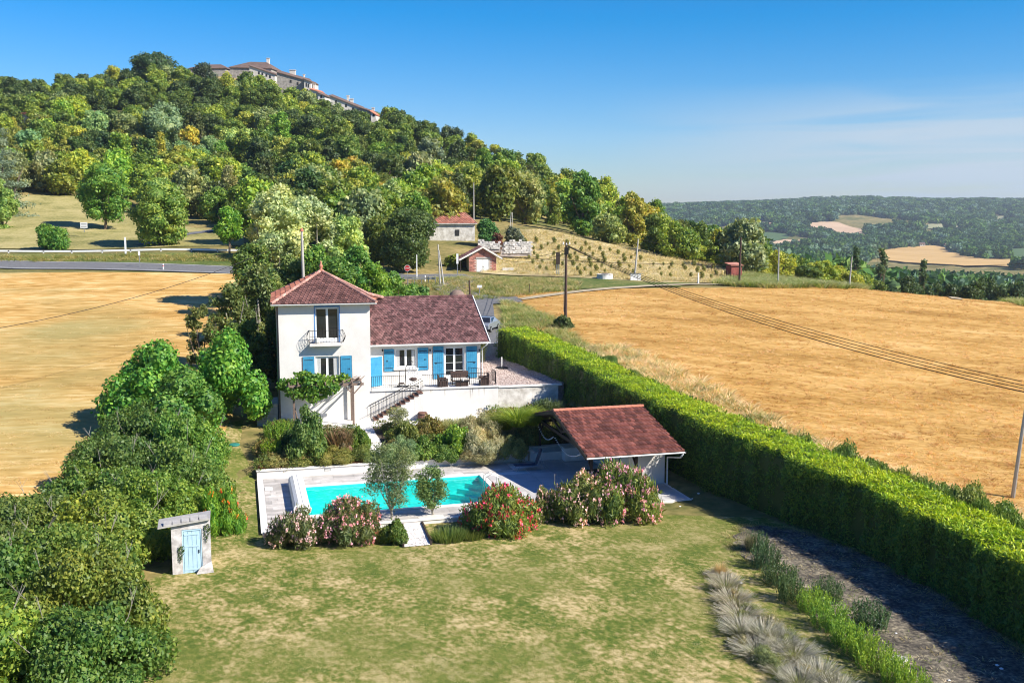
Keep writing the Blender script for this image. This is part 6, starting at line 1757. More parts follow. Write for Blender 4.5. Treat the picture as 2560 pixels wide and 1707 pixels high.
tree('hazel_bush', 910, None, 626, 120, 103, 'low', (.10, .22, .04), 'green bush behind the house, middle of the descending row', 4500, .3, .0, nb=20)
tree('hazel_bush', 958, None, 650, 104, 104, 'low', (.09, .20, .045), 'lowest bush of the row behind the long roof', 4000, .3, .0, nb=20)
tree('field_maple', 590, None, 620, 130, 98, 'round', (.10, .17, .04), 'dark bushy tree low behind the left roof slope of the tower', 5500, .34, .0)
tree('field_maple', 660, None, 585, 120, 105, 'round', (.14, .21, .06), 'mixed green tree directly behind the concrete pole', 5500, .36, .0)
tree('field_maple', 780, None, 585, 110, 100, 'round', (.11, .22, .04), 'fresh green tree behind the right half of the tower roof', 5000, .34, .0)
tree('ash_tree', 598, None, 596, 118, 86, 'tall' if False else 'column', (.13, .18, .06), 'tall slender ash tree left of the tower', 7000, .30, .12, bark='bark_grey', core=False, inner=.3, nb=34, rb=(.22, .34))
tree('ash_tree', 530, None, 640, 105, 84, 'round', (.125, .17, .05), 'loose-leaved tree left of the tall ash', 5200, .28, .12, bark='bark_grey', core=False, inner=.3, nb=30, rb=(.2, .3))
tree('elder_tree', 462, None, 690, 96, 81, 'round', (.14, .17, .05), 'sparse tree with see-through crown at the field edge', 2600, .28, .15, core=False, inner=.3, nb=26, rb=(.16, .26))
tree('elder_tree', 560, None, 730, 110, 78, 'round', (.10, .17, .04), 'dark leafy tree between the fig trees and the tower', 5200, .26, .05)
tree('elder_tree', 630, None, 700, 60, 80, 'column', (.07, .12, .03), 'narrow dark tree squeezed against the left tower wall', 3000, .26, .05)
tree('willow_tree', 380, 560, 408, 152, 176, 'round', (.17, .27, .05), 'broad drooping light green tree by the white rail', 7500, .5, .02, droop=1.0, nb=34, rb=(.22, .34))
tree('walnut_tree', 255, 522, 378, 128, 200, 'wide' if False else 'round', (.12, .25, .04), 'spreading layered green tree on the left meadow', 6000, .55, .1, nb=30, rb=(.2, .34))
tree('round_bush', 130, 574, 518, 82, 171, 'low', (.095, .22, .035), 'dense round green bush by the white rail on the left', 3800, .42, .0, cat='bush', nb=20)
tree('cedar_tree', 22, 525, 285, 140, 215, 'layer', (.17, .24, .17), 'blue-grey cedar with flat layered branches at the left edge', 8000, .6, .05, core=False, inner=.2, aspect=.3)
tree('laburnum_bush', 18, 545, 405, 74, 196, 'round', (.20, .32, .08), 'pale green bushy tree below the cedar at the left edge', 4500, .5, .0)
tree('young_lime_tree', 534, 578, 476, 70, 166, 'round', (.14, .30, .035), 'small bright green round tree with a short trunk by the rail', 3600, .42, .22)
tree('walnut_tree', 935, None, 478, 140, 150, 'round', (.075, .125, .035), 'big dark walnut tree in front of the red-roofed white house', 8500, .42, .08, nb=34)
tree('walnut_tree', 880, None, 500, 110, 158, 'round', (.11, .16, .03), 'olive green tree left of the dark walnut', 6000, .42, .08, nb=28)
tree('acacia_tree', 1120, None, 506, 52, 178, 'round', (.06, .17, .05), 'dark green tree at the right gable of the white house', 3600, .45, .0)
tree('acacia_bush', 1046, None, 590, 50, 158, 'low', (.16, .23, .04), 'yellow-green bush between the white house and the brick hut', 2800, .36, .0, cat='bush')
tree('olive_bush', 1182, None, 522, 60, 172, 'low', (.12, .15, .10), 'grey-green bush above the ruined stone wall', 2600, .36, .0, cat='bush')
tree('plum_bush', 1142, None, 534, 34, 170, 'low', (.14, .07, .05), 'small reddish brown bush above the ruined stone wall', 1600, .32, .0, cat='bush')
tree('laurel_bush', 1295, 764, 728, 52, 102, 'low', (.07, .11, .035), 'dark bush at the foot of the tall wooden pole', 2600, .22, .0, cat='bush')
tree('holm_oak', 497, 228, 146, 68, 418, 'column', (.055, .085, .05), 'very dark blue-green evergreen below the hilltop roofs', 2600, .9, .0, nb=20, rb=(.35, .5))
tree('hilltop_pine', 378, 196, 128, 120, 424, 'round', (.055, .10, .03), 'wide dark tree forming the highest point left of the castle roofs', 3600, .9, .1, nb=26)
tree('golden_tree', 454, 350, 292, 50, 318, 'round', (.45, .42, .06), 'bright yellow tree halfway up the hill', 1800, .8, .0)
tree('golden_tree', 187, 300, 225, 90, 352, 'round', (.24, .33, .035), 'lime yellow tree on the upper left of the hill', 2600, .9, .0)
tree('golden_tree', 160, 320, 296, 28, 350, 'round', (.55, .42, .04), 'small golden tree beside the hillside villa', 900, .7, .0)
tree('copper_tree', 235, 300, 268, 26, 356, 'round', (.20, .12, .05), 'small coppery tree beside the upper lime yellow one', 900, .7, .0)
tree('robinia_tree', 560, 390, 300, 110, 322, 'round', (.27, .38, .10), 'pale lime tree in the middle of the hill', 3600, .8, .0)
tree('robinia_tree', 665, 400, 318, 90, 318, 'round', (.33, .39, .09), 'yellowish lime tree right of the pale one on the hill', 3000, .8, .0)
tree('grey_poplar', 398, 330, 240, 100, 330, 'round', (.19, .29, .15), 'soft grey-green tree in the upper left wood', 3600, .8, .0)
tree('umbrella_pine', 1040, 362, 294, 60, 392, 'umbrella', (.05, .085, .04), 'wind-shaped dark pine standing out on the crest', 1500, .8, .3, nb=16)
tree('umbrella_pine', 1102, 372, 322, 26, 388, 'column', (.05, .09, .05), 'thin dark conifer poking above the crest', 600, .7, .2, nb=10)
tree('robinia_tree', 1010, 430, 372, 90, 330, 'round', (.30, .38, .07), 'yellow-lime tree high on the right side of the hill', 3000, .8, .0)
tree('robinia_tree', 1390, 520, 464, 50, 290, 'round', (.28, .42, .04), 'bright lime tree low on the descending crest', 1600, .7, .0)
for (u, vt, w) in ((1958, 556, 22), (2018, 560, 28), (2112, 588, 22)):
    tree('poplar_tree', u, None, vt, w, 250, 'column', (.075, .13, .055), {1958: 'leftmost dark poplar rising above the valley hedgerow', 2018: 'broadest dark poplar standing before the golden valley field', 2112: 'rightmost thin poplar above the valley hedgerow'}[u], 1300, .55, .1, nb=16, rb=(.4, .55))
# hedgerow trees below the right field
rsr = np.random.RandomState(14)
k_ = 0
rowd = [(1500, 578, 62), (1545, 560, 60), (1590, 566, 55), (1630, 560, 60), (1672, 575, 55), (1715, 578, 58), (1760, 590, 60), (1800, 586, 55), (1845, 596, 60), (1890, 592, 60), (1930, 608, 55), (1972, 622, 50), (1770, 620, 60), (1850, 628, 60), (1905, 632, 56), (2010, 640, 48), (2045, 655, 40),
        (2090, 642, 46), (2135, 648, 52), (2180, 645, 44), (2230, 640, 60), (2290, 648, 60), (2340, 640, 60), (2390, 640, 60), (2080, 628, 40), (2262, 628, 50), (2325, 622, 60), (1560, 590, 56), (1620, 596, 60), (1690, 604, 60), (1740, 612, 50), (1525, 535, 60), (1575, 545, 60), (1610, 548, 60), (1655, 556, 58), (1700, 562, 56), (1820, 600, 56), (1865, 606, 56), (1910, 614, 56), (1950, 618, 50), (1990, 632, 50), (1780, 582, 50), (1505, 484, 60), (1535, 496, 66), (1570, 500, 66), (1605, 510, 66), (1640, 520, 66), (1675, 536, 66), (1710, 548, 66), (1748, 560, 66), (1790, 574, 66), (1830, 584, 64), (1870, 596, 62), (1915, 604, 60), (1955, 616, 56)]
for (u, vt, w) in rowd:
    D = rsr.uniform(178, 225) if u < 1760 else rsr.uniform(185, 240); c = GREENS[int(rsr.randint(0, 3))] if u > 1960 else GREENS[int(rsr.randint(0, 4))]
    if u > 2040: c = (.055, .10, .035)
    i = int(rsr.choice([0, 2, 3, 5, 4])); x = (u - 1176) / FD * D; z = h(x, D); zt = UD(u, vt, D).z; H_ = min(17, max(4, zt - z)); s = w / FD * D / 7.6
    place_thing('hedgerow_tree', x, D, z - .3, [('trunk', HP[i][0]), ('crown', HP[i][1])], f'{"tall" if H_ > 11 else "middling" if H_ > 8 else "small"} {"broad" if w > 58 else "slim"} {"dark" if c[1] < .14 else "fresh" if c[1] < .26 else "lime"} green tree, {"front" if D < 205 else "back"} of hedgerow {"past the straw slope" if u < 1620 else "above the red hut" if u < 1760 else "behind the concrete poles" if u < 1960 else "low beyond the right field"}', 'tree', 'hedgerow trees beyond the right field', s, rsr.uniform(0, 6), colors=[None, c], sz=H_ / 9.8)
# saplings on the straw slope
sap = foliage_mesh('sapling_crown', 3, [((0, 0, .9), (.42, .42, .65)), ((.15, .1, 1.3), (.3, .3, .4))], 260, .26, .16, core=False, inner=.3)
sapt = trunk_mesh('sapling_trunk', 3, .6, .3, 1.4, .03, MT['bark'], 2, base=-.1)
rss = np.random.RandomState(15); ns = 0
mask = [(1185, 560), (1260, 548), (1330, 562), (1480, 592), (1640, 620), (1700, 640), (1680, 648), (1500, 645), (1300, 634), (1200, 624)]
used = []
for row in range(8):
    for c_ in range(26):
        u = 1190 + c_ * 22 + row * 9 + rss.uniform(-5, 5); v = 560 + row * 11.5 + (u - 1190) * .055 + rss.uniform(-3, 3)
        if not poly_in(mask, np.array([u]), np.array([v]))[0]: continue
        g = G(u, v, 100)
        if g is None or g.y > 230 or rss.uniform() < .12: continue
        s = rss.uniform(.6, 1.25)
        sv = s * .68
        place_thing('sapling', g.x, g.y, g.z, [('trunk', sapt), ('crown', sap)], f'{"small" if s < .8 else "middling" if s < 1.05 else "bushy"} sapling {"left of the wooden pole" if u < 1290 else "by the brown panel" if u < 1340 else "above the white cistern" if u < 1440 else "near the leaning pole" if u < 1520 else "towards the wire fence"}, in {"lowest" if row > 6 else "low" if row > 4 else "middle" if row > 2 else "high" if row > 0 else "top"} row of the slope', 'sapling', 'saplings planted in rows on the straw slope', sv, rss.uniform(0, 6), colors=[None, (.19, .21, .06)]); ns += 1

# ------------------------------------------------------------------ the clipped cypress hedge
hedge = thing('cypress_hedge', Vector((9, 63, 1)), 'long clipped cypress hedge running from the driveway to the bottom right corner', 'hedge')
HT = {0: 5.8, 1: 5.8, 2: 5.2, 3: 4.65, 4: 4.3, 5: 3.95, 6: 3.45, 7: 3.15, 8: 2.95, 9: 2.95, 10: 2.95, 11: 2.95}
hp = []
for i in range(1, len(HEDGE)):
    a, b = Vector((*HEDGE[i - 1], 0)), Vector((*HEDGE[i], 0)); n = max(2, int((b - a).length / .5))
    for k in range(n): t = k / n; p = a.lerp(b, t); hp.append((p.x, p.y, HT[i - 1] * (1 - t) + HT[i] * t))
hp = [q for q in hp if q[1] < 90.5]
HW = 2.9
mb = MB(); sec = []
for i, (x, y, zt) in enumerate(hp):
    a = hp[max(i - 3, 0)]; b = hp[min(i + 3, len(hp) - 1)]; d = Vector((b[0] - a[0], b[1] - a[1], 0)).normalized(); nrm = Vector((-d.y, d.x, 0))
    zb = min(h(x, y), h(x + nrm.x * HW, y + nrm.y * HW)) - .2
    sec.append((Vector((x, y, 0)), nrm, zb, zt))
V = []
for (p, nrm, zb, zt) in sec:
    for (o_, z) in ((.12, zb), (.18, zt - .35), (.4, zt - .14), (HW * .5, zt - .08), (HW - .4, zt - .14), (HW - .18, zt - .35), (HW - .12, zb)):
        q = p + nrm * o_; V.append((q.x, q.y, z))
F = [(i * 7 + k, i * 7 + k + 1, (i + 1) * 7 + k + 1, (i + 1) * 7 + k) for i in range(len(sec) - 1) for k in range(6)] + [tuple(range(7))[::-1], tuple(len(V) - 7 + k for k in range(7))]
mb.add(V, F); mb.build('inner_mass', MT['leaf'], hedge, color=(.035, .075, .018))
rs = np.random.RandomState(41)
def hedge_leaves(name, n, face, L_, W_, col, near=None):
    seg = rs.randint(0, len(sec) - 1, n * 2)
    if near is not None:
        w = np.array([1 / max(s[0].y, 20) ** near for s in sec[:-1]]); seg = rs.choice(len(sec) - 1, n * 2, p=w / w.sum())
    pts, nn = [], []
    for s in seg[:n]:
        p, nr, zb, zt = sec[s]; p2 = sec[s + 1][0]; t = rs.uniform(); q = p.lerp(p2, t)
        lump_ = .09 * math.sin(q.y * .83 + 1) * math.sin(q.x * 1.9) + .06 * math.sin(q.y * 7.3 + q.x * 3) + .16 * math.sin(q.y * 2.1 + q.x) * math.sin(q.y * .7) + .07 * math.sin(q.y * 5)
        if face == 'top':
            o_ = rs.uniform(.05, HW - .05); z = zt - .02 + rs.uniform(-.10, .10) + lump_ * .6 - .25 * max(0, abs(o_ - HW / 2) / (HW / 2) - .75) + .06 * math.sin(o_ * 4 + q.y * 3)
            v = q + nr * o_; pts.append((v.x, v.y, z)); nn.append((rs.normal() * .3 + .3, rs.normal() * .3 - .3, .8))
        elif face == 'left':
            z = rs.uniform(zb + .1, zt - .05); o_ = .04 + rs.uniform(-.1, .12) + lump_ + .10 * math.sin(z * 3 + q.y * 1.3)
            v = q + nr * o_; pts.append((v.x, v.y, z)); nn.append((-nr.x, -nr.y, .25))
        else:
            z = zb + (zt - zb) * math.sqrt(rs.uniform(.05, 1)); v = q + nr * (HW + rs.uniform(-.15, .1)); pts.append((v.x, v.y, z)); nn.append((nr.x, nr.y, .25))
    V, F = leaf_cards(rs, np.array(pts), np.array(nn), L_, W_, jitter=.55, droop=-.5)
    me = np_mesh(name, V - np.array(ORIG[hedge.name]), F, MT['leaf'])
    link_mesh(name, me, hedge, color=col)
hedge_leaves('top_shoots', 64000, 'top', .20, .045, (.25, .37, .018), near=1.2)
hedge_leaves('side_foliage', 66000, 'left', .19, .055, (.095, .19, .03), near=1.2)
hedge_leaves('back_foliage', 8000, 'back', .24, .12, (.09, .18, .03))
# rough growth between the hedge and the wheat
for i, (p, nr, zb, zt) in enumerate(sec):
    if i % 2 or p.y > 82: continue
    for row in (0, 1):
        if row and i % 4: continue
        q = p + nr * (HW + (.9 if row == 0 else 2.5) + rs.uniform(-.3, .4)); hh = rs.uniform(2.9, 3.7) if row == 0 else rs.uniform(2.2, 3.0); R = rs.uniform(1.0, 1.5)
        if p.y > 58: hh *= max(.45, .9 - (p.y - 58) * .025)
        kind = 'big' if rs.uniform() < .8 else 'grass'
        shrub_w('bramble', kind, Vector((q.x, q.y, h(q.x, q.y))), R, hh, (.11, .19, .04) if rs.uniform() < .6 else (.16, .22, .06), f'{"leafy" if kind != "grass" else "grassy"} {"tall" if hh > 2.6 else "low"} bramble clump {"just behind the hedge" if row == 0 else "at the wheat edge"}, {"close to the near pole" if p.y < 48 else "level with the pavilion" if p.y < 64 else "toward the driveway"}', 'bramble', 'brambles behind the hedge')

# lavender border and rosemary row on the right of the lawn
LV = [(1652, 1322), (1668, 1352), (1684, 1384), (1700, 1414), (1726, 1440), (1756, 1462), (1790, 1482), (1824, 1504), (1856, 1530), (1886, 1560), (1704, 1452), (1740, 1496), (1786, 1536), (1836, 1576), (1920, 1592)]
for i, (u, v) in enumerate(LV):
    p = UZ(u, v, 0); c = (.42, .36, .22) if i < 5 else (.37, .34, .23)
    rown = 'outer' if i < 10 else 'inner'; od = ['topmost', 'second', 'third', 'fourth', 'fifth', 'sixth', 'seventh', 'eighth', 'ninth', 'tenth'][i if i < 10 else i - 10]
    shrub_w('lavender', 'lavender', Vector((p.x, p.y, h(p.x, p.y))), .5 + .10 * (i % 4), .55 + .16 * ((i * 7) % 4), (.20, .26, .09), f'{"greyish" if i >= 5 else "straw-coloured"} lavender, {od} from the top in the {"row by the lawn" if rown == "outer" else "second row"}', 'lavender', 'lavender border', col2=c)
for i, (u, v, w_) in enumerate(((1690, 1376, .5), (1722, 1404, .45), (1766, 1440, .6), (1812, 1474, .5), (1700, 1478, .45), (1762, 1520, .6), (1860, 1552, .5), (1668, 1340, .4))):
    p = UZ(u, v, 0); shrub_w('santolina', 'fine', Vector((p.x, p.y, h(p.x, p.y))), w_, w_ * 1.1, (.20, .24, .10) if i % 2 else (.28, .27, .15), ('grey-green' if i % 2 else 'straw-green') + ' low santolina among the lavender, ' + ['in the upper third', 'upper third, nearer the mulch', 'half way down', 'below the middle', 'on the lawn side below the middle', 'close to the lawn near the bottom', 'nearest the bottom edge', 'topmost of all'][i], 'shrub')
RM = [(1738, 1262, 0), (1758, 1300, 0), (1790, 1338, 0), (1812, 1376, 0), (1868, 1400, 1), (1905, 1440, 1), (1940, 1478, 1), (1972, 1500, 1), (2010, 1530, 1), (2060, 1572, 1), (1900, 1376, 0), (1996, 1440, 0), (2100, 1596, 1)]  # last value: sunlit green painted on, otherwise a shade-dark green
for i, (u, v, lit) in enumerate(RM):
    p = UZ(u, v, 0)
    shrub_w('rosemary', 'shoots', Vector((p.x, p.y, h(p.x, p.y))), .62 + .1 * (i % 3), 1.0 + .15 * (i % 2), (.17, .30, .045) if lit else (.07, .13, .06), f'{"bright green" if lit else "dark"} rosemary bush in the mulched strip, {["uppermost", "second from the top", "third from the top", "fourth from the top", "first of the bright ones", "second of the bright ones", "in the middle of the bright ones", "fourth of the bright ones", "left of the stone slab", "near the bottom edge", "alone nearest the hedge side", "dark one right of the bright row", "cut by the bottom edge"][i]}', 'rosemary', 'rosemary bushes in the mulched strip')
for i, (u, v) in enumerate(((1722, 1262), (1655, 1318))):
    p = UZ(u, v, 0); shrub_w('dry_weed', 'grass', Vector((p.x, p.y, h(p.x, p.y))), .28, 1.7 - .4 * i, (.42, .36, .22), ['tall dry seed-headed weed beside the first dark rosemary', 'dry arching weed at the top of the lavender border'][i], 'weed')

# ------------------------------------------------------------------ grass, wheat and stubble (nobody could count them)
def tuft(name, seed, n, r, h_, w, m, spread=.5, curl=.3): return proto_obj(name + '_helper', blades_mesh(name, seed, n, r, h_, w, spread, curl, 2, m))
rsL = np.random.RandomState(55)
lp = [tuple(p) for p in lawn_poly]
def scat_poly(name, poly, dens, protos, label, zoff=0.03, smin=.6, smax=1.3, dmin=0, dmax=1e9, fall=0.0, seed=1, zf=None, mod=None, tone=None):
    rs = np.random.RandomState(seed); px = [p[0] for p in poly]; py = [p[1] for p in poly]
    n = int((max(px) - min(px)) * (max(py) - min(py)) * dens)
    X = rs.uniform(min(px), max(px), n); Y = rs.uniform(min(py), max(py), n)
    k = poly_in([(p[0], p[1]) for p in poly], X, Y) & (Y > dmin) & (Y < dmax) & (np.abs(X) < Y * .56 + 2)
    if fall: k &= rs.uniform(0, 1, n) < (fall / np.maximum(Y, fall)) ** 2
    if mod is not None: k &= mod(X, Y, rs.uniform(0, 1, n))
    X, Y = X[k], Y[k]; w = rs.randint(0, len(protos), len(X))
    if tone is not None: w = np.clip(((tone(X, Y) + rs.normal(size=len(X)) * .22) * len(protos)).astype(int), 0, len(protos) - 1)
    for i, (pr, col) in enumerate(protos):
        s = w == i
        sc = rs.uniform(smin, smax, (s.sum(), 1)) * np.ones((1, 3))
        Z = (zf or h_many)(X[s], Y[s]) + zoff
        scatter(name, np.stack([X[s], Y[s], Z], 1), sc, rs.uniform(0, 6.28, s.sum()), pr(), label, col)
def wavy(X, Y, sc, ph=0.0):      # cheap smooth pattern, 0..1
    a = np.sin(X * sc + 1.7 * np.sin(Y * sc * .63 + ph)) + np.sin(Y * sc * 1.31 + 2.1 * np.sin(X * sc * .47 + 2 + ph)) + .6 * np.sin((X + Y) * sc * 2.3 + ph)
    return np.clip(a / 5.2 + .5, 0, 1)
tl = lambda: tuft('lawn_tuft', 1, 16, .10, .075, .014, MT['blade'], .6, .3)
scat_poly('lawn_grass', lp, 26, [(tl, (.11, .17, .028)), (tl, (.20, .23, .045)), (tl, (.40, .33, .13)), (tl, (.62, .50, .26))], 'short parched lawn grass, straw and green mixed', .05, .7, 1.5, 22, 58, 34, 2, tone=lambda X, Y: wavy(X, Y, .9))
tw = lambda: tuft('wheat_tuft', 2, 18, .24, .42, .032, MT['blade'], .35, .35)
scat_poly('wheat', rf, 7.0, [(tw, (.37, .205, .05)), (tw, (.51, .31, .085)), (tw, (.63, .41, .14)), (tw, (.78, .57, .26))], 'ripe golden wheat standing on the right field', .02, .6, 1.2, 30, 142, 62, 3, tone=lambda X, Y: wavy(X * .5 + Y * .28, Y * .9 - X * .3, .55))
ts = lambda: tuft('stubble_tuft', 3, 12, .2, .15, .03, MT['blade'], .5, .3)
scat_poly('stubble', lf, 9.0, [(ts, (.46, .31, .10)), (ts, (.62, .45, .19)), (ts, (.82, .66, .38))], 'cut straw stubble on the left field', .05, .7, 1.4, 40, 152, 62, 4, mod=lambda X, Y, r: np.sin(2 * np.pi * (Y + .06 * X + .5 * np.sin(X * .1)) / 3.1) > r * 1.6 - .9, tone=lambda X, Y: wavy(X * .2, Y, .8))
tg = lambda: tuft('tall_grass', 4, 18, .25, .75, .05, MT['blade'], .45, .4)
edge_strip = off_path(HEDGE[1:], HW + .4) + off_path(HEDGE[1:], 11.5)[::-1]
scat_poly('verge_grass', edge_strip, 9, [(tg, (.28, .30, .09)), (tg, (.70, .57, .30)), (tg, (.76, .62, .34))], 'tall dry and green grass between hedge and wheat', .0, .8, 1.7, 20, 95, 60, 5, tone=lambda X, Y: wavy(X, Y, 1.1) * .7 + .2)
vg = [(-1, 103), (1.8, 91), (4.6, 84), (8.5, 84), (5.5, 103), (1, 118), (-1, 121)]
scat_poly('verge_grass', vg, 7, [(tg, (.22, .30, .07)), (tg, (.46, .42, .18))], 'tall green grass beside the driveway', .0, .7, 1.5, 60, 125, 0, 6)
vg2 = [tuple(p[:2]) for p in wpoly([(940, 645), (1110, 638), (1330, 645), (1330, 668), (1120, 690), (1030, 690), (985, 665)])]
scat_poly('verge_grass', vg2, 3.5, [(tg, (.24, .28, .07)), (tg, (.50, .40, .18))], 'rough grass on the bank behind the house', .0, .7, 1.5, 60, 160, 0, 7)
vg3 = [tuple(p[:2]) for p in wpoly([(1640, 655), (1960, 650), (2360, 682), (2600, 720), (2600, 738), (2352, 706), (2100, 676), (1950, 666), (1760, 664)])]
scat_poly('verge_grass', vg3, 4, [(tg, (.20, .27, .06)), (tg, (.40, .38, .16))], 'tall grass bank along the far edge of the right field', .0, 1.0, 2.4, 60, 170, 0, 8)
vg4 = [tuple(p[:2]) for p in wpoly([(0, 590), (560, 588), (560, 604), (0, 602)])]
scat_poly('verge_grass', vg4, 2.2, [(tg, (.22, .25, .05)), (tg, (.46, .38, .13))], 'rough grass between the road and the white rail', .0, .8, 1.6, 100, 180, 0, 9)
sl = [tuple(p[:2]) for p in wpoly([(1110, 626), (1160, 575), (1190, 532), (1260, 532), (1330, 550), (1450, 574), (1560, 594), (1680, 614), (1738, 640), (1700, 652), (1500, 648), (1300, 636)])]
scat_poly('slope_grass', sl, 1.1, [(tg, (.60, .50, .26)), (tg, (.48, .40, .17))], 'dry straw-coloured grass covering the slope', .0, .9, 1.6, 100, 240, 0, 10)

wd_ = lambda: tuft('weed_tuft', 6, 10, .14, .16, .03, MT['blade'], .8, .4)
scat_poly('mulch_weeds', strip, 4.0, [(wd_, (.16, .19, .06)), (wd_, (.36, .30, .14)), (wd_, (.50, .43, .28))], 'sparse weeds and dry litter on the dark mulch', .08, .5, 1.6, 20, 56, 0, 21)

rim_ = [(a[0] + dx, a[1] + dy) for a in strip for dx, dy in ((rs.uniform(-.45, .45), rs.uniform(-.45, .45)),) * 1]
rx, ry = [], []
for a in strip:
    for _ in range(9): rx.append(a[0] + rs.normal() * .28); ry.append(a[1] + rs.normal() * .28)
rx, ry = np.array(rx), np.array(ry)
gt_ = lambda: tuft('edge_tuft', 7, 16, .14, .16, .022, MT['blade'], .6, .3)
for c_, sl_ in (((.16, .20, .045), slice(0, None, 2)), ((.38, .32, .13), slice(1, None, 2))):
    scatter('edge_grass', np.stack([rx[sl_], ry[sl_], h_many(rx[sl_], ry[sl_]) + .07], 1), rs.uniform(.7, 1.5, (len(rx[sl_]), 1)) * np.ones((1, 3)), rs.uniform(0, 6, len(rx[sl_])), gt_(), 'uneven grass growing over the edge of the mulched strip', c_)
# ------------------------------------------------------------------ far buildings on the hilltop
def z2(a, b): return ((440 + a / 4.2) * .91875, (110 + b / 4.2) * .91875)
MT['wall_far'] = mat('pale_limestone', (.46, .42, .36), .2, .4, rough=.95, col2=(.70, .66, .59))
MT['wall_grey'] = mat('grey_stone_wall', (.20, .18, .155), .2, 1.2, rough=.95, col2=(.44, .40, .35), bump=.05, bscale=3)
MT['far_window'] = mat('far_window', (.03, .03, .03), .2, 1)
def hill_house(nm, label, D, corners, depth, roof_m, wall_m, ridge=None, windows=(), chimneys=(), wins=(.7, 1.1)):
    """corners: display points of the front wall: top-left, top-right, bottom-right, bottom-left; the wall stands at distance D"""
    P = [UD(u, v, D) for u, v in corners]
    base = (P[2] + P[3]) / 2
    r = thing(nm, base, label, 'building')
    dv = Vector((.15, 1, 0)) * depth
    mb = MB(); lo = min(P[2].z, P[3].z) - 4
    bl_, br_ = Vector((P[3].x, P[3].y, lo)), Vector((P[2].x, P[2].y, lo))
    mb.hexa([bl_, br_, br_ + dv, bl_ + dv], [P[0], P[1], P[1] + dv, P[0] + dv]); mb.build('wall', wall_m, r)
    o_ = Vector((0, -.45, 0)); ex = (P[1] - P[0]).normalized() * .5
    rh = ridge if ridge is not None else 1.6
    a, b = P[0] + o_ - ex + Vector((0, 0, -.1)), P[1] + o_ + ex + Vector((0, 0, -.1)); c, d = P[1] + dv - o_ + ex, P[0] + dv - o_ - ex
    m1, m2 = (a + d) / 2 + Vector((0, 0, rh)), (b + c) / 2 + Vector((0, 0, rh))
    hip = .3 if rh > 2.5 else .0
    m1h, m2h = m1.lerp(m2, hip), m2.lerp(m1, hip)
    mb = MB(); mb.add([a, b, c, d, m1h, m2h, a + Vector((0, 0, .25)), b + Vector((0, 0, .25))], [(0, 1, 7, 6), (6, 7, 5, 4), (2, 3, 4, 5), (1, 2, 5, 7), (3, 0, 6, 4), (3, 2, 1, 0)]); rf_ = mb.build('roof', roof_m, r)
    for (fx, fz) in windows:
        q = P[0].lerp(P[1], fx); q2 = P[3].lerp(P[2], fx); w = q.lerp(q2, fz)
        mb = MB(); mb.obox(lambda x, y, z: w + Vector((x, y, z)), -wins[0] / 2, wins[0] / 2, -.08, .12, -wins[1] / 2, wins[1] / 2); mb.build('window', MT['far_window'], r)
    for (fx, hgt, w_) in chimneys:
        q = m1.lerp(m2, fx); mb = MB(); mb.obox(lambda x, y, z: q + Vector((x, y, z)), -w_, w_, -.5, .5, -.8, hgt); mb.obox(lambda x, y, z: q + Vector((x, y, z)), -w_ - .15, w_ + .15, -.65, .65, hgt + .001, hgt + .25); mb.build('chimney', MT['wall_far'], rf_)
    return r
def C(*pts): return [z2(*p) for p in pts]
hill_house('hilltop_barn', 'long low building with brown tiled roof at the left end of the hilltop village', 440, C((140, 262), (520, 258), (520, 330), (140, 330)), 12, MT['tile_old'], MT['wall_grey'], 2.6)
hill_house('castle_hall', 'large hilltop house with broad hipped brown roof, the highest in the village', 438, C((565, 250), (1000, 262), (1000, 400), (565, 400)), 18, MT['tile_old'], MT['wall_grey'], 3.9, chimneys=((.72, 1.5, .6),))
hill_house('hilltop_wing', 'white hilltop wing with a row of small windows under a sloping brown roof', 430, C((770, 232), (1040, 322), (1030, 400), (770, 330)), 9, MT['tile_old'], MT['wall_far'], .8, windows=((.38, .45), (.52, .45), (.68, .45), (.82, .5)))
hill_house('stone_tower_house', 'tall grey stone house with chimney standing mid-village on the crest', 420, C((1060, 300), (1350, 380), (1350, 520), (1060, 470)), 10, MT['tile_old'], MT['wall_grey'], 1.3, windows=((.5, .35), (.75, .4)), chimneys=((.42, 1.4, 1.2), (.8, .9, .3)))
hill_house('pale_tower_house', 'narrow pale house front joined to the right side of the grey stone house', 417, C((1345, 372), (1415, 400), (1415, 570), (1345, 540)), 9, MT['tile_old'], MT['wall_far'], .6, windows=((.35, .3), (.65, .3), (.5, .65)), wins=(.5, 1.4))
hill_house('village_house', 'small reddish-roofed village house just right of the tall grey stone one', 415, C((1415, 478), (1490, 500), (1485, 575), (1415, 575)), 8, MT['tile_orange'], MT['wall_far'], .8, windows=((.3, .5), (.7, .5)), chimneys=((.15, 1.6, .45),))
hill_house('village_house', 'low white village house in the notch of the crest', 412, C((1490, 515), (1560, 545), (1560, 600), (1490, 590)), 8, MT['tile_old'], MT['wall_far'], .8, windows=((.5, .4),))
hill_house('rampart_house', 'long pale house with dark chimneys stepping down the crest', 405, C((1620, 548), (1920, 668), (1920, 760), (1620, 640)), 9, MT['tile_old'], MT['wall_far'], 1.0, windows=((.2, .4), (.55, .4), (.8, .45)), chimneys=((.5, 1.7, .45), (.62, 1.0, .6)))
hill_house('rampart_house', 'weathered brown-grey stone house second from the right of the village', 400, C((1922, 668), (2045, 708), (2045, 775), (1922, 765)), 9, MT['tile_old'], MT['wall_grey'], .7, chimneys=((.85, .8, .5),))
hill_house('rampart_house', 'last pale house at the lower right end of the village', 396, C((2046, 712), (2090, 740), (2140, 800), (2046, 800)), 8, MT['tile_orange'], MT['wall_far'], .6, windows=((.5, .3),))
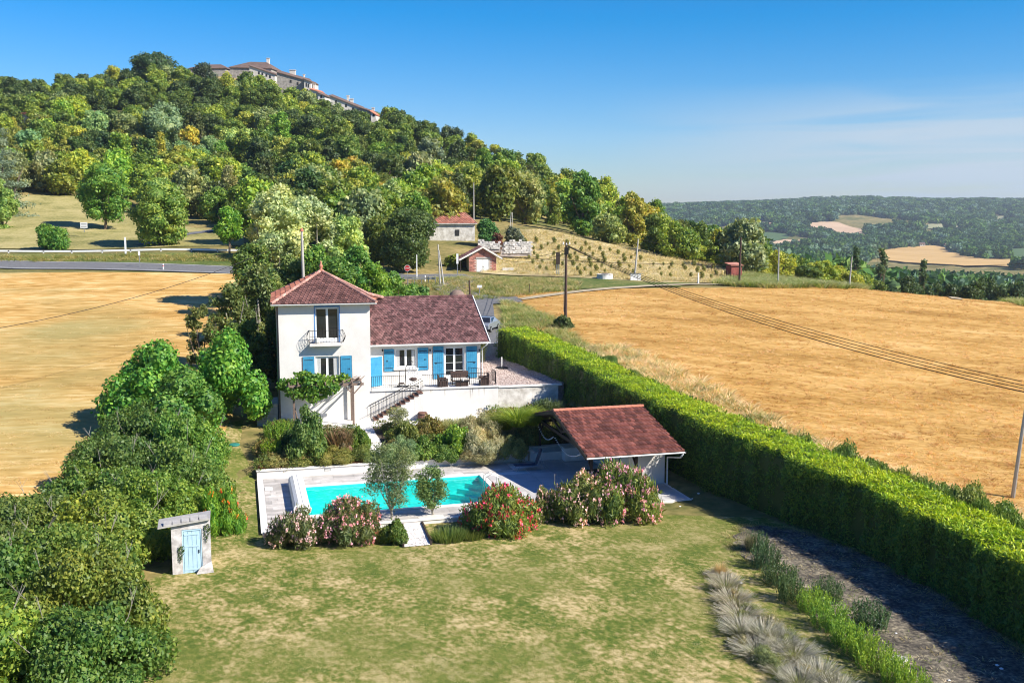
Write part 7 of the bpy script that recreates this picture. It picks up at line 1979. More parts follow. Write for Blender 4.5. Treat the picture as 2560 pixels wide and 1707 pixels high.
hill_house('hillside_villa', 'pale villa half hidden by trees on the upper left of the hill', 352, [(52, 262), (112, 272), (112, 300), (52, 296)], 9, MT['tile_orange'], MT['wall_far'], 1.6, windows=((.3, .5), (.7, .5)))

# white house with the red roof at the foot of the wood
def simple_house(nm, label, org, rot, L_, W_, h0, h1, wall_m, roof_m, ov=.4, rows=10, tw=.6, extra=None):
    e1_ = Vector((math.cos(rot), math.sin(rot), 0)); e2_ = Vector((-math.sin(rot), math.cos(rot), 0))
    fr = lambda a, b, z: org + e1_ * a + e2_ * b + Vector((0, 0, z))
    r = thing(nm, org, label, 'house')
    mb = MB(); mb.obox(fr, 0, L_, 0, W_, -1, h0)
    mb.build('wall', wall_m, r)
    q = [fr(-ov, -ov, h0), fr(L_ + ov, -ov, h0), fr(L_ + ov, W_ / 2, h1), fr(-ov, W_ / 2, h1), fr(L_ + ov, W_ + ov, h0), fr(-ov, W_ + ov, h0)]
    return r, fr, q
org = UD(935, 560, 182); org.z = UD(1060, 560, 182).z
WH, fr, q = simple_house('white_house', 'white stone-flecked house with light red tiled roof at the foot of the wood', org, math.radians(4), 12.2, 8, 3.6, 5.4, MT['render_old'], None)
q[2] = fr(10.4, 4, 5.6); q[3] = fr(-.4, 4, 5.6)
mb = MB(); slab(mb, q[0], q[1], q[2], q[3], .1); slab(mb, q[4], q[5], q[3], q[2], .1); mb.add([q[1], q[4], q[2]], [(0, 1, 2)]); mb.build('roof_boards', MT['wood_dark'], WH)
MT['tile_light'] = mat('light_red_tile', (.36, .13, .09), .3, .8, rough=.9, island=.3, col2=(.48, .24, .17))
mb = MB(); tiles(mb, q[0], q[1], q[2], q[3], 10, .5, seed=21, thick=.08, roll=.1); mb.build('roof_tiles', MT['tile_light'], WH, kind='stuff')
mb = MB(); tiles(mb, q[1], q[4], q[2], q[2], 10, .5, seed=22, thick=.08, roll=.1); mb.build('roof_tiles', MT['tile_light'], WH, kind='stuff')
for a in (4.0, 8.6):
    mb = MB(); mb.obox(fr, a, a + .8, -.04, .1, 1.4, 2.5); mb.build('window', MT['far_window'], WH)
MT['flecked'] = mat('flecked_stone', (.40, .37, .33), .2, 1.6, rough=.95, col2=(.85, .83, .79), bump=.05, bscale=3)
WH.children[0].data.materials[0] = MT['flecked']
# ruined pale stone walls beside it
def rubble(nm, label, dp, D, th=.5, seed=0):
    P = [UD(u, v, D) for u, v in dp]      # top-left, top-right, bottom-right, bottom-left
    r = thing(nm, (P[2] + P[3]) / 2, label, 'wall'); rs = random.Random(seed); mb = MB()
    z = Vector((0, 0, 1)); Ln = (P[1] - P[0]).length; nx_ = max(3, int(Ln / .5)); 
    for i in range(nx_):
        t = (i + .5) / nx_; tp = P[0].lerp(P[1], t); bt = P[3].lerp(P[2], t); nz = max(2, int((tp.z - bt.z) / .32))
        for k in range(nz + rs.choice((0, 0, 1))):
            c = Vector((tp.x + rs.uniform(-.06, .06) + (.25 if k % 2 else 0), tp.y + rs.uniform(-.05, .05), bt.z + (k + .5) * .32)); w = rs.uniform(.2, .27); hh = rs.uniform(.13, .16)
            mb.obox(lambda x, y, zz: c + Vector((x * (1 + rs.uniform(-.1, .1)), y, zz)), -w, w, -th / 2, th / 2, -hh, hh)
    mb.build('stone', MT['stone'], r, kind='stuff')
    mb = MB(); mb.hexa([P[3] + Vector((0, -.15, -.5)), P[2] + Vector((0, -.15, -.5)), P[2] + Vector((0, .15, -.5)), P[3] + Vector((0, .15, -.5))], [P[0] - z * .3 + Vector((0, -.15, 0)), P[1] - z * .3 + Vector((0, -.15, 0)), P[1] - z * .3 + Vector((0, .15, 0)), P[0] - z * .3 + Vector((0, .15, 0))]); mb.build('mortar_core', MT['mortar'], r)
    return r
rubble('ruined_wall', 'pale ruined stone wall standing at the top left of the straw slope', [(1156, 553), (1220, 551), (1221, 581), (1148, 583)], 166, .6, 1)
rubble('ruined_wall', 'lower broken white wall between the brick hut roof and the ruined wall', [(1098, 548), (1148, 556), (1150, 572), (1096, 572)], 168, .6, 2)

# brick hut
d0 = 153.5
b0 = UD(1077, 628, d0); rot = math.radians(8)
e1_ = Vector((math.cos(rot), math.sin(rot), 0)); e2_ = Vector((-math.sin(rot), math.cos(rot), 0))
hut = thing('brick_hut', b0, 'small red brick hut with double white doors and dark red gabled roof', 'hut')
k_ = d0 / FD
HWd = 63 * k_; HHt = 38 * k_; dp_ = 4.2
frh = lambda a, b, z: b0 + e1_ * a + e2_ * b + Vector((0, 0, z))
da, db = HWd * .29, HWd * .73
mb = wall_open(frh, 0, HWd, -.6, HHt, 0, .22, [(da, db, .0, HHt * .86)]); mb.obox(frh, 0, .22, .22, dp_, -.6, HHt); mb.obox(frh, HWd - .22, HWd, .22, dp_, -.6, HHt); mb.obox(frh, .22, HWd - .22, dp_ - .22, dp_, -.6, HHt)
GZ = HHt + 1.35
mb.add([frh(0, 0.002, HHt), frh(HWd, 0.002, HHt), frh(HWd / 2, 0.002, GZ)], [(0, 1, 2)]); mb.build('wall', MT['mortar'], hut)
mb = MB(); rr = random.Random(6)
bw, bh = .44, .20
for j in range(int((GZ) / bh)):
    z0 = j * bh
    lo, hi = (0, HWd) if z0 + bh < HHt else (HWd / 2 * (z0 + bh - HHt) / (GZ - HHt), HWd - HWd / 2 * (z0 + bh - HHt) / (GZ - HHt))
    x = lo - (bw / 2 if j % 2 else 0)
    while x < hi:
        x0, x1 = max(x, lo) + .012, min(x + bw, hi) - .012
        if x1 - x0 > .06 and not (x0 < db + .02 and x1 > da - .02 and z0 < HHt * .9): mb.obox(frh, x0, x1, -.03 - rr.uniform(0, .012), .0, z0 + .012, z0 + bh - .012)
        x += bw
mb.build('brick', MT['brick'], hut, kind='stuff', label='red and pink bricks of the hut front')
mb = MB(); mb.obox(frh, da - .15, db + .15, -.06, -.002, HHt * .87, HHt * .97); mb.build('lintel', MT['concrete'], hut)
for s in (0, 1):
    a = da + (db - da) * s / 2
    mb = MB(); mb.obox(frh, a + .02, a + (db - da) / 2 - .02, .04, .09, .0, HHt * .85); dd_ = mb.build('door_leaf', MT['white'], hut)
    mb = MB(); mb.obox(frh, a + (db - da) / 2 * (1 - s) + (.06 if s else -.12), a + (db - da) / 2 * (1 - s) + (.1 if s else -.08), .0, .04, .9, 1.1); mb.build('handle', MT['black'], dd_)
ov = .45
for s, nm in ((0, 'left'), (1, 'right')):
    a_e, a_r = (-1.5 if s == 0 else HWd + .9), HWd / 2
    ze = HHt - (.45 if s == 0 else .30)
    P = [frh(a_e, -ov, ze), frh(a_e, dp_ + ov, ze), frh(a_r, dp_ + ov, GZ + .12), frh(a_r, -ov, GZ + .12)]
    if s == 1: P = [P[1], P[0], P[3], P[2]]
    mb = MB(); slab(mb, *P, .08); mb.build('roof_boards', MT['white_stone'], hut)
    mb = MB(); tiles(mb, *P, 9, .5, seed=30 + s, thick=.07, roll=.08); mb.build('roof_tiles', MT['tile_red'], hut, kind='stuff')
    mb = MB(); mb.bar(frh(a_e, -ov - .06, ze - .04), frh(a_r, -ov - .06, GZ + .08), .08, .24); mb.build('bargeboard', MT['white_stone'], hut)
mb = MB(); mb.bar(frh(-1.3, -.3, -.9), frh(-1.3, -.3, HHt - .5), .14); mb.build('porch_post', MT['wood_dark'], hut)
mb = MB(); mb.obox(frh, -1.35, -.02, dp_ - .25, dp_ - .15, -.6, HHt - .2); mb.build('lean_to_wall', MT['wood_dark'], hut)
p = frh(HWd + 1.2, .3, 0); p.z = h(p.x, p.y)
mb = MB(); mb.obox(lambda x, y, z: p + Vector((x, y, z)), -.2, 1.5, -.3, .3, -.1, .45); o = mb.build('log', MT['white_stone'], origin=p); tag(o, 'short pale beam lying on the grass right of the brick hut', 'beam')

# small red hut at the end of the slope
g = G(1692, 622, 120) or UD(1692, 622, 150)
p = UD(1680, 621, 158); p.z = min(p.z, h(p.x, p.y) + .6)
r = thing('red_hut', p, 'small red wooden hut among the trees at the end of the straw slope', 'hut')
fr_ = lambda a, b, z: p + Vector((a * .9 - b * .3, a * .3 + b * .9, z))
MT['red_wood'] = mat('red_wood', (.23, .065, .05), .15, 3, island=.2)
mb = MB()
for k in range(8): mb.obox(fr_, k * .25, k * .25 + .235, 0, .04, -1.5, 1.55)
mb.obox(fr_, 0, 2.0, .042, 1.8, -1.5, 1.5); mb.build('wall', MT['red_wood'], r)
mb = MB(); mb.hexa([fr_(-.2, -.25, 1.5), fr_(2.2, -.25, 1.5), fr_(2.2, 2, 1.85), fr_(-.2, 2, 1.85)], [fr_(-.2, -.25, 1.58), fr_(2.2, -.25, 1.58), fr_(2.2, 2, 1.95), fr_(-.2, 2, 1.95)]); mb.build('roof', MT['tile_light'], r)

# ------------------------------------------------------------------ shed at the lawn edge
s0 = UZ(397, 1322, -.1); s1 = UZ(484, 1313, -.1)
ex_ = (s1 - s0); ex_.z = 0; SW = ex_.length; ex_.normalize(); ey_ = Vector((-ex_.y, ex_.x, 0))
frs = lambda a, b, z: Vector((s0.x, s0.y, -.12)) + ex_ * a + ey_ * b + Vector((0, 0, z))
shed = thing('garden_shed', s0, 'crooked little white shed with pale blue plank door and tilted flat roof', 'shed')
zl, zr = UD(372, 1203, s0.y).z + .02, UD(492, 1185, s1.y).z + .05
wa, wb = SW * .30, SW * .80
zd = (zl + .12) * .86
mb = wall_open(frs, 0, wb + .12, 0, zl - .1, 0, .14, [(wa - .04, wb, 0.02, zd)])
mb.hexa([frs(wb + .12, 0, 0), frs(SW + .05, .0, 0.25), frs(SW + .05, .14, .25), frs(wb + .12, .14, 0)], [frs(wb + .12, 0, zl - .1), frs(SW + .05, 0, zl - .1), frs(SW + .05, .14, zl - .1), frs(wb + .12, .14, zl - .1)])
mb.hexa([frs(0, 0, zl - .1), frs(SW + .05, 0, zl - .1), frs(SW + .05, .14, zl - .1), frs(0, .14, zl - .1)], [frs(0, 0, zl - .05), frs(SW + .05, 0, zr - .1), frs(SW + .05, .14, zr - .1), frs(0, .14, zl - .05)])
mb.hexa([frs(SW - .1, .14, 0), frs(SW + .05, .14, 0), frs(SW + .05, 1.8, 0), frs(SW - .1, 1.8, 0)], [frs(SW - .1, .14, zr - .1), frs(SW + .05, .14, zr - .1), frs(SW + .05, 1.8, zr - .3), frs(SW - .1, 1.8, zr - .3)])
mb.hexa([frs(0, .14, 0), frs(.14, .14, 0), frs(.14, 1.8, 0), frs(0, 1.8, 0)], [frs(0, .14, zl - .05), frs(.14, .14, zl - .05), frs(.14, 1.8, zl - .25), frs(0, 1.8, zl - .25)])
MT['shed_white'] = mat('flaking_whitewash', (.30, .27, .25), .1, 2.6, rough=.95, col2=(.70, .67, .65), bump=.01)
mb.build('wall', MT['shed_white'], shed)
mb = MB(); mb.obox(frs, wa - .035, wa + .02, .02, .1, .03, zd - .01); mb.obox(frs, wb - .055, wb - .005, .02, .1, .03, zd - .01); mb.obox(frs, wa + .02, wb - .055, .02, .1, zd - .08, zd - .01); mb.build('door_frame', MT['blue_pale'], shed)
dr = None
mb = MB(); mb.obox(frs, wa + .03, wb - .06, .075, .09, .05, zd - .09); dr = mb.build('door', MT['blue_pale'], shed)
np_ = 4; pw_ = (wb - .06 - wa - .03) / np_
for k in range(np_):
    mb = MB(); mb.obox(frs, wa + .03 + k * pw_ + .008, wa + .03 + (k + 1) * pw_ - .008, .05, .074, .04 + .02 * (k % 2), zd - .095); mb.build('plank', MT['blue_pale'], dr)
for zz in (.22, .62 * zd, .88 * zd): mb = MB(); mb.obox(frs, wa + .05, wb - .14, .03, .049, zz - .035, zz + .035); mb.build('ledge', MT['blue_pale'], dr)
mb = MB(); mb.obox(frs, wb - .16, wb - .12, .01, .049, zd * .46, zd * .53); mb.build('handle', MT['black'], dr)
mb = MB(); mb.hexa([frs(-.55, -.18, zl - .04), frs(SW + .06, -.16, zr - .06), frs(SW + .12, 2.0, zr - .3), frs(-.55, 2.0, zl - .28)], [frs(-.55, -.18, zl + .03), frs(SW + .06, -.16, zr + .01), frs(SW + .12, 2.0, zr - .23), frs(-.55, 2.0, zl - .21)]); mb.build('roof', MT['concrete'], shed)
mb = MB(); rr = random.Random(4)
for k in range(5): a = -.3 + k * .38; zt = zl + .03 + (zr - zl) * (a + .55) / (SW + .67); mb.obox(frs, a, a + .34, -.12 + rr.uniform(0, .1), .5 + rr.uniform(0, .4), zt, zt + .03 + rr.uniform(0, .02))
mb.build('roof_tile', MT['concrete'], shed)
# ivy on the shed corner
iv = foliage_mesh('ivy', 12, [((0, 0, 0), (.22, .08, .5)), ((-.1, 0, -.5), (.14, .06, .35)), ((.1, .02, .3), (.25, .1, .25))], 260, .11, .09, core=False)
p = frs(wa - .12, -.04, zd * .5); place_thing('ivy', p.x, p.y, p.z, [('foliage', iv)], 'dark ivy creeping round the left edge of the shed door', 'ivy', s=.55, colors=[(.06, .12, .03)])
p = frs(SW - .12, -.03, zd * .92); place_thing('ivy', p.x, p.y, p.z, [('foliage', iv)], 'ivy sprig on the top right corner of the shed', 'ivy', s=.6, colors=[(.07, .11, .03)])
p = UZ(470, 1318, -.05)
mb = MB(); mb.hexa([p + Vector((-.35, -.05, 0)), p + Vector((.35, .22, 0)), p + Vector((.3, .36, 0)), p + Vector((-.38, .1, 0))], [p + Vector((-.2, .05, .28)), p + Vector((.25, .3, .5)), p + Vector((.22, .36, .5)), p + Vector((-.22, .1, .28))]); o = mb.build('broken_slab', MT['shed_white'], origin=p); tag(o, 'broken white slab leaning at the right foot of the shed', 'slab')
# garden odds and ends
p = UZ(539, 1042, .15); mb = MB(); mb.lathe(p, [(.34, 0), (.36, .06), (.30, .12), (.05, .14)], 16)
MT['green_plastic'] = mat('green_plastic', (.03, .20, .16), .05, 4, rough=.5); p.z = h(p.x, p.y) + .04
mb = MB(); mb.lathe(p, [(.34, 0), (.36, .06), (.30, .12), (.05, .14)], 16); o = mb.build('valve_box', MT['green_plastic'], origin=p); tag(o, 'round green plastic cover in the dry grass left of the planted bed', 'cover')
wt = thing('water_tank', HL(-1.7, 1.0, .9), 'grey shaded block enclosure against the left side of the tower', 'enclosure')
mb = MB()
for j in range(7):
    for k in range(5): mb.obox(HL, -1.7 + k * .3 + .006, -1.7 + (k + 1) * .3 - .006, .2 + (.01 if (j + k) % 2 else 0), .4, .8 + j * .25 + .006, .8 + (j + 1) * .25 - .006)
mb.obox(HL, -1.7, -.2, .42, 3.2, .6, 2.5); mb.build('block_wall', MT['concrete'], wt)
p = UZ(2060, 1518, 0); p.z = h(p.x, p.y) + .09; mb = MB(); mb.hexa([p + Vector(v) for v in ((-.4, -.1, 0), (.1, -.32, 0), (.42, .0, 0), (.0, .3, 0))], [p + Vector(v) for v in ((-.36, -.08, .12), (.1, -.28, .10), (.38, .0, .16), (.0, .26, .14))]); o = mb.build('stone_slab', MT['concrete'], origin=p); tag(o, 'flat grey stone slab lying on the dark mulch right of the rosemary', 'stone')
p = UZ(1591, 1113, -.1); mb = MB(); mb.hexa([p + Vector(v) for v in ((-.15, -.1, 0), (.2, -.14, 0), (.22, .1, 0), (-.1, .1, 0))], [p + Vector(v) for v in ((-.1, .0, .22), (.1, -.02, .08), (.12, .06, .08), (-.08, .06, .22))]); o = mb.build('stone', MT['white'], origin=p); tag(o, 'small white stone in the shade right of the pavilion', 'stone')
rr = random.Random(9)
for i, (u, v) in enumerate(((1552, 1146), (1562, 1162), (1590, 1146), (1604, 1136), (2012, 1424), (2018, 1432), (2024, 1436), (2058, 1454), (2290, 1528), (2300, 1536), (2180, 1562), (1702, 1338))):
    p = UZ(u, v, 0); p.z = h(p.x, p.y) + .08; s = rr.uniform(.05, .1); mb = MB(); mb.lathe(p, [(s * .6, 0), (s, s * .4), (s * .3, s * .8)], 6); o = mb.build('pebble', MT['white'], origin=p); tag(o, f'white pebble on the dark ground {"near the pavilion corner" if i < 4 else "right of the rosemary row" if i < 8 else "close to the bottom edge of the hedge" if i < 11 else "near the lavender border"}', 'pebble', 'white pebbles on the mulch')

# ------------------------------------------------------------------ poles, signs and wires
def pole(nm, u0, v0, u1, v1, D, label, r=.12, m='concrete', cross=False, D2=None, cat='utility pole', ins=0):
    top = UD(u0, v0, D2 or D); base = UD(u1, v1, D); base.z = min(base.z, h(base.x, base.y) + .1)
    r_ = thing(nm, base, label, cat)
    mb = MB(); mb.tube([base - Vector((0, 0, .4)), base.lerp(top, .5), top], [r * 1.15, r * .9, r * .7], 8); mb.build('shaft', MT[m], r_)
    if cross:
        for k in range(cross): z = top - Vector((0, 0, .35 + .5 * k)); mb = MB(); mb.bar(z - Vector((.7, 0, 0)), z + Vector((.7, 0, 0)), .09); mb.build('crossarm', MT['pole_wood'], r_)
    for k in range(ins):
        z = top + Vector(((k - (ins - 1) / 2) * .32, -.08, -.25 - .1 * (k % 2))); mb = MB(); mb.lathe(z, [(.05, 0), (.09, .06), (.05, .14), (.07, .2), (.02, .26)], 8); mb.build('insulator', MT['white'], r_)
    return top, base, r_
pT1, pB1, pr1 = pole('utility_pole', 693, 531, 698, 640, 101, 'round brown concrete pole rising behind the left of the tower', .17, 'concrete')
mb = MB(); mb.tube([pT1 + Vector((0, 0, -.02)), pT1 + Vector((0, 0, .3))], [.2, .1], 8); mb.build('cap', MT['tile_orange'], pr1)
pT2, pB2, pr2 = pole('utility_pole', 1301, 556, 1299, 737, 104, 'tall dark wooden pole between the hedge and the wheat field', .15, 'pole_wood', cross=0, ins=3)
mb = MB(); mb.tube([pT2 + Vector((-.22, 0, -1.2)), pT2 + Vector((-.22, 0, -7.2))], .035, 6); mb.build('cable_guard', MT['grey_metal'], pr2)
mb = MB(); mb.obox(lambda x, y, z: pT2 + Vector((x, y, z)), -.22, .22, -.3, -.1, -1.3, -.55); mb.build('junction_box', MT['black'], pr2)
pT3, pB3, pr3 = pole('utility_pole', 2366, 872, 2325, 1140, 55.5, 'leaning grey steel pole rising from the wheat at the right edge', .11, 'grey_metal', ins=2)
pole('utility_pole', 1702, 545, 1698, 650, 139, 'dark wooden pole beside the red hut', .15, 'pole_wood')
pT5, _, _ = pole('utility_pole', 1789, 568, 1787, 658, 138, 'slim pale concrete pole right of the red hut', .11)
pT6, _, _ = pole('utility_pole', 1957, 590, 1950, 662, 138, 'pale leaning concrete pole at the far right of the field edge', .12)
pT4, _, pr4 = pole('utility_pole', 1466, 549, 1457, 636, 143, 'leaning pale pole above the white meter boxes', .13)
pole('telegraph_pole', 1006, 562, 1011, 640, 134, 'upright leg of the pale twin pole near the brick hut', .11, cat='pole')
pole('telegraph_pole', 1008, 575, 1020, 650, 133.5, 'slanting stay leg of the pale twin pole near the brick hut', .10, cat='pole')
pole('telegraph_pole', 957, 585, 957, 640, 137, 'thin white pole right of the stop sign', .09, 'white', cat='pole')
pole('telegraph_pole', 1088, 420, 1088, 478, 205, 'thin pale pole against the wood above the white house', .13, cat='pole')
pole('telegraph_pole', 1061, 455, 1061, 492, 200, 'short thin pole just above the red roof of the white house', .10, cat='pole')
pole('telegraph_pole', 1174, 488, 1168, 516, 178, 'left of two thin leaning poles above the ruined wall', .08, cat='pole')
pole('telegraph_pole', 1177, 488, 1174, 520, 178, 'right of two thin leaning poles above the ruined wall', .08, cat='pole')
pole('fence_post', 1216, 652, 1215, 690, 126, 'thin rusty post by the bend of the lane', .06, 'pole_wood', cat='post')
pole('fence_post', 1078, 644, 1080, 684, 118, 'dark square post standing behind the ridge of the long roof', .13, 'pole_wood', cat='post')
pole('telegraph_pole', 745, 470 + 135, 745, 640, 128, 'thin pale pole among the trees behind the tower', .09, cat='pole')
def wire(pts, label, r=.02, group=None, cat='cable'):
    mb = MB(); mb.tube(pts, r, 5); o = mb.build('overhead_cable', MT['cable'], origin=pts[0]); tag(o, label, cat, group)
def span(p, q, d, n=24): return [Vector(p).lerp(Vector(q), i / n) - Vector((0, 0, 4 * d * (i / n) * (1 - i / n))) for i in range(n + 1)]
wire(span(pT1 - Vector((0, 0, .4)), UD(-330, 800, 62), 1.6), 'single sagging cable crossing over the stubble field to the tower pole', .022)
for k, dx in enumerate((-.45, -.2, .12, .42)):
    q = pT3 + Vector((dx * 1.0, 0, -.25 * k - .1)); p = pT2 + Vector((dx * .6, 0, -.15 - .12 * k))
    wire(span(p, q, .95 + .08 * k, 40), ['lowest', 'second lowest', 'second highest', 'highest'][3 - k] + ' of the four cables sagging over the wheat field', .021 if k < 3 else .03)
hutp = UD(1138, 587, 155); br = thing
wire(span(hutp, pT2 - Vector((0, 0, .8)), .6), 'upper cable from the brick hut to the tall wooden pole', .022)
wire(span(hutp + Vector((0, 0, -.2)), pT2 - Vector((0, 0, 1.1)), .9), 'lower cable from the brick hut to the tall wooden pole', .022)
wire(span(UD(1140, 588, 154), UD(1690, 608, 141), .35, 30), 'thin cable stretching from the brick hut past the pole to the red hut', .03)
wire(span(UD(1690, 608, 141), UD(2600, 590, 120), .8, 30), 'thin cable continuing along the far edge of the field', .022)
wire(span(pT4, UD(1700, 575, 139), .5), 'pale cable between the leaning pole and the dark pole by the red hut', .02)
# stop sign
p = UD(936, 643, 136); p.z = min(p.z, h(p.x, p.y)); cz_ = UD(936, 616, 136).z
r = thing('stop_sign', p, 'red octagonal stop sign with white rim at the road junction', 'road sign')
mb = MB(); mb.tube([p, Vector((p.x, p.y, cz_ + .3))], .035, 6); mb.build('post', MT['grey_metal'], r)
def disc(c, rad, n, y0, y1, ph=0): 
    a = [Vector((c.x + math.cos(ph + 6.28318 * k / n) * rad, c.y + y0, c.z + math.sin(ph + 6.28318 * k / n) * rad)) for k in range(n)]
    b = [v + Vector((0, y1 - y0, 0)) for v in a]; m_ = MB(); m_.add(a + b, [tuple(range(n)), tuple(range(2 * n - 1, n - 1, -1))] + [(i, i + n, (i + 1) % n + n, (i + 1) % n) for i in range(n)]); return m_
cc = Vector((p.x, p.y - .08, cz_))
pl_ = disc(cc, .44, 8, .0, .02, math.pi / 8).build('rim', MT['white'], r)
disc(cc, .395, 8, -.012, -.002, math.pi / 8).build('plate', MT['red'], r)
def text(s, size, loc, m, parent, name='lettering', rot=(math.pi / 2, 0, 0)):
    cu = bpy.data.curves.new(name, 'FONT'); cu.body = s; cu.size = size; cu.align_x = 'CENTER'; cu.align_y = 'CENTER'; cu.extrude = .004; cu.materials.append(m)
    o = bpy.data.objects.new(name, cu); me_ = bpy.data.meshes.new_from_object(o); bpy.data.objects.remove(o); me_.name = name
    if not me_.materials: me_.materials.append(m)
    o = bpy.data.objects.new(name, me_); COL.objects.link(o); o.rotation_euler = rot
    o.parent = parent; o.location = Vector(loc) - ORIG[parent.name]; return o
text('STOP', .30, cc + Vector((0, -.018, 0)), MT['white'], r)
# delineators with red band
def delineator(u, v, D, label):
    p = UD(u, v, D); p.z = h(p.x, p.y) if abs(p.z - h(p.x, p.y)) < 1 else p.z
    r = thing('road_marker_post', p, label, 'marker post')
    mb = MB(); mb.tube([p, p + Vector((0, 0, .95))], .11, 8); mb.build('shaft', MT['white'], r)
    mb = MB(); mb.tube([p + Vector((0, 0, .62)), p + Vector((0, 0, .76))], .115, 8); mb.build('band', MT['red'], r)
delineator(976, 642, 136, 'white marker post with red band right of the stop sign')
delineator(375, 618, 151, 'white marker post with red band beside the country road on the left')
pole('marker_stake', 1604, 627, 1604, 644, 140, 'short white stake at the end of the dirt track', .12, 'white', cat='marker post')
# signs on the left
def board(nm, u0, v0, u1, v1, vb, D, label, m='white', cat='sign', legs=1, lines=0):
    a, b = UD(u0, v0, D), UD(u1, v1, D); zb = UD((u0 + u1) / 2, vb, D).z
    r = thing(nm, ((a.x + b.x) / 2, D, zb), label, cat)
    mb = MB(); mb.obox(lambda x, y, z: Vector((x, D + y, z)), a.x, b.x, -.05, .0, b.z, a.z); mb.build('panel', MT[m], r)
    for k in range(legs):
        x = a.x + (b.x - a.x) * ((k + .5) / legs); mb = MB(); mb.obox(lambda q, y, z: Vector((x + q, D + y, z)), -.06, .06, .001, .1, zb - .3, a.z - .05); mb.build('post', MT['grey_metal'], r)
    for k in range(lines):
        zz = a.z + (b.z - a.z) * (k + 1) / (lines + 1); mb = MB(); mb.obox(lambda q, y, z: Vector((q, D + y, z)), a.x + .12, b.x - .12, -.06, -.051, zz - .05, zz + .05); mb.build('print_line', MT['grey_metal'], r)
    return r
board('notice_board', 184, 511, 201, 524, 530, 188, 'square white notice board on the left meadow', lines=3)
board('tall_sign_board', 285, 545, 291, 583, 585, 164, 'tall narrow white sign board standing above the rail')
board('direction_post', 317, 577, 322, 587, 614, 153, 'thin white post with small plate beside the country road', legs=1)
board('hut_sign', 1142 - 80 + 0, 0 + 590, 1068 + 0, 610, 636, 150, 'small white sign on a post left of the brick hut') if False else board('hut_sign', 1048, 583, 1053, 606, 634, 149, 'tall narrow white sign on a thin post left of the brick hut')
board('field_sign', 1277, 580, 1286, 607, 626, 146, 'upright dark brown panel on two legs on the straw slope', 'wood_dark', legs=2)
board('mailbox', 1096, 655, 1107, 661, 668, 124, 'small white letter box on the verge behind the house', 'white', 'mailbox')
# white rail along the meadow
p_prev = None; rl2 = thing('roadside_rail', G(300, 577, 120), 'long white wooden rail running along the lower edge of the meadow', 'rail')
ru = [-60, 20, 100, 165, 235, 300, 370, 440, 500, 560]
for k, u in enumerate(ru):
    v = 579.5 - 4.5 * (u / 400) + 4.5 * max(0, (u - 400) / 160); g = UD(u, v + 2.5, 168); 
    zt = max(g.z, h(g.x, g.y) + .35)
    q = Vector((g.x, g.y, zt))
    mb = MB(); mb.obox(lambda x, y, z: q + Vector((x, y, z)), -.09, .09, -.07, .07, -1.1, .12); mb.build('post', MT['white'], rl2)
    if p_prev is not None: mb = MB(); mb.bar(p_prev, q, .14, .30); mb.build('rail', MT['white'], rl2)
    p_prev = q
# steel crash barrier at the junction
cb = thing('crash_barrier', UD(950, 640, 134.5), 'grey steel crash barrier along the junction', 'barrier')
q0, q1_ = UD(905, 638, 134.5), UD(1000, 640, 134.5)
for k in range(7):
    q = q0.lerp(q1_, k / 6); mb = MB(); mb.obox(lambda x, y, z: q + Vector((x, y, z)), -.05, .05, 0, .1, -.9, .25); mb.build('post', MT['grey_metal'], cb)
for dz in (-.07, .12): mb = MB(); mb.bar(q0 + Vector((0, -.04, dz)), q1_ + Vector((0, -.04, dz)), .05, .14); mb.build('beam', MT['grey_metal'], cb)
# well, cistern, boxes on the slope
p = UD(1389, 636, 143); p.z = min(p.z, h(p.x, p.y) + .1); r = thing('stone_well', p, 'low round white stone cistern on the grass below the slope', 'cistern')
mb = MB(); mb.lathe(p, [(1.15, -.3), (1.15, .55), (1.2, .62), (1.0, .66)], 18); mb.build('drum', MT['flecked'], r); mb = MB(); mb.lathe(p + Vector((0, 0, .66)), [(.5, 0), (.42, .12)], 12); mb.build('cover', MT['wood_dark'], r)
p = UD(1463, 640, 141); p.z = min(p.z, h(p.x, p.y) + .1); r = thing('meter_boxes', p, 'row of white meter boxes at the foot of the leaning pole', 'meter box')
for k in range(3): mb = MB(); mb.obox(lambda x, y, z: p + Vector((x, y, z)), -.9 + k * .5, -.9 + k * .5 + .44, -.1, .25, -.1, .95); mb.build('cabinet', MT['white'], r)
mb = MB(); mb.obox(lambda x, y, z: p + Vector((x, y, z)), -.95, .8, -.15, .3, .951, 1.0); mb.build('lid', MT['grey_metal'], r)
# fence running down the end of the slope
fn = thing('wire_fence', UD(1640, 630, 150), 'wire fence on thin dark posts descending the end of the straw slope', 'fence')
prev = None
for k in range(16):
    t = k / 15; u = 1590 + 110 * t; v = 608 + 46 * t
    g = G(u, v, 110)
    if g is None: continue
    mb = MB(); mb.tube([g - Vector((0, 0, .2)), g + Vector((0, 0, 1.3))], .045, 5); mb.build('post', MT['pole_wood'], fn)
    if prev is not None:
        mb = MB()
        for z in (.4, .8, 1.2): mb.tube([prev + Vector((0, 0, z)), g + Vector((0, 0, z))], .012, 3)
        mb.build('wire', MT['cable'], fn)
    prev = g
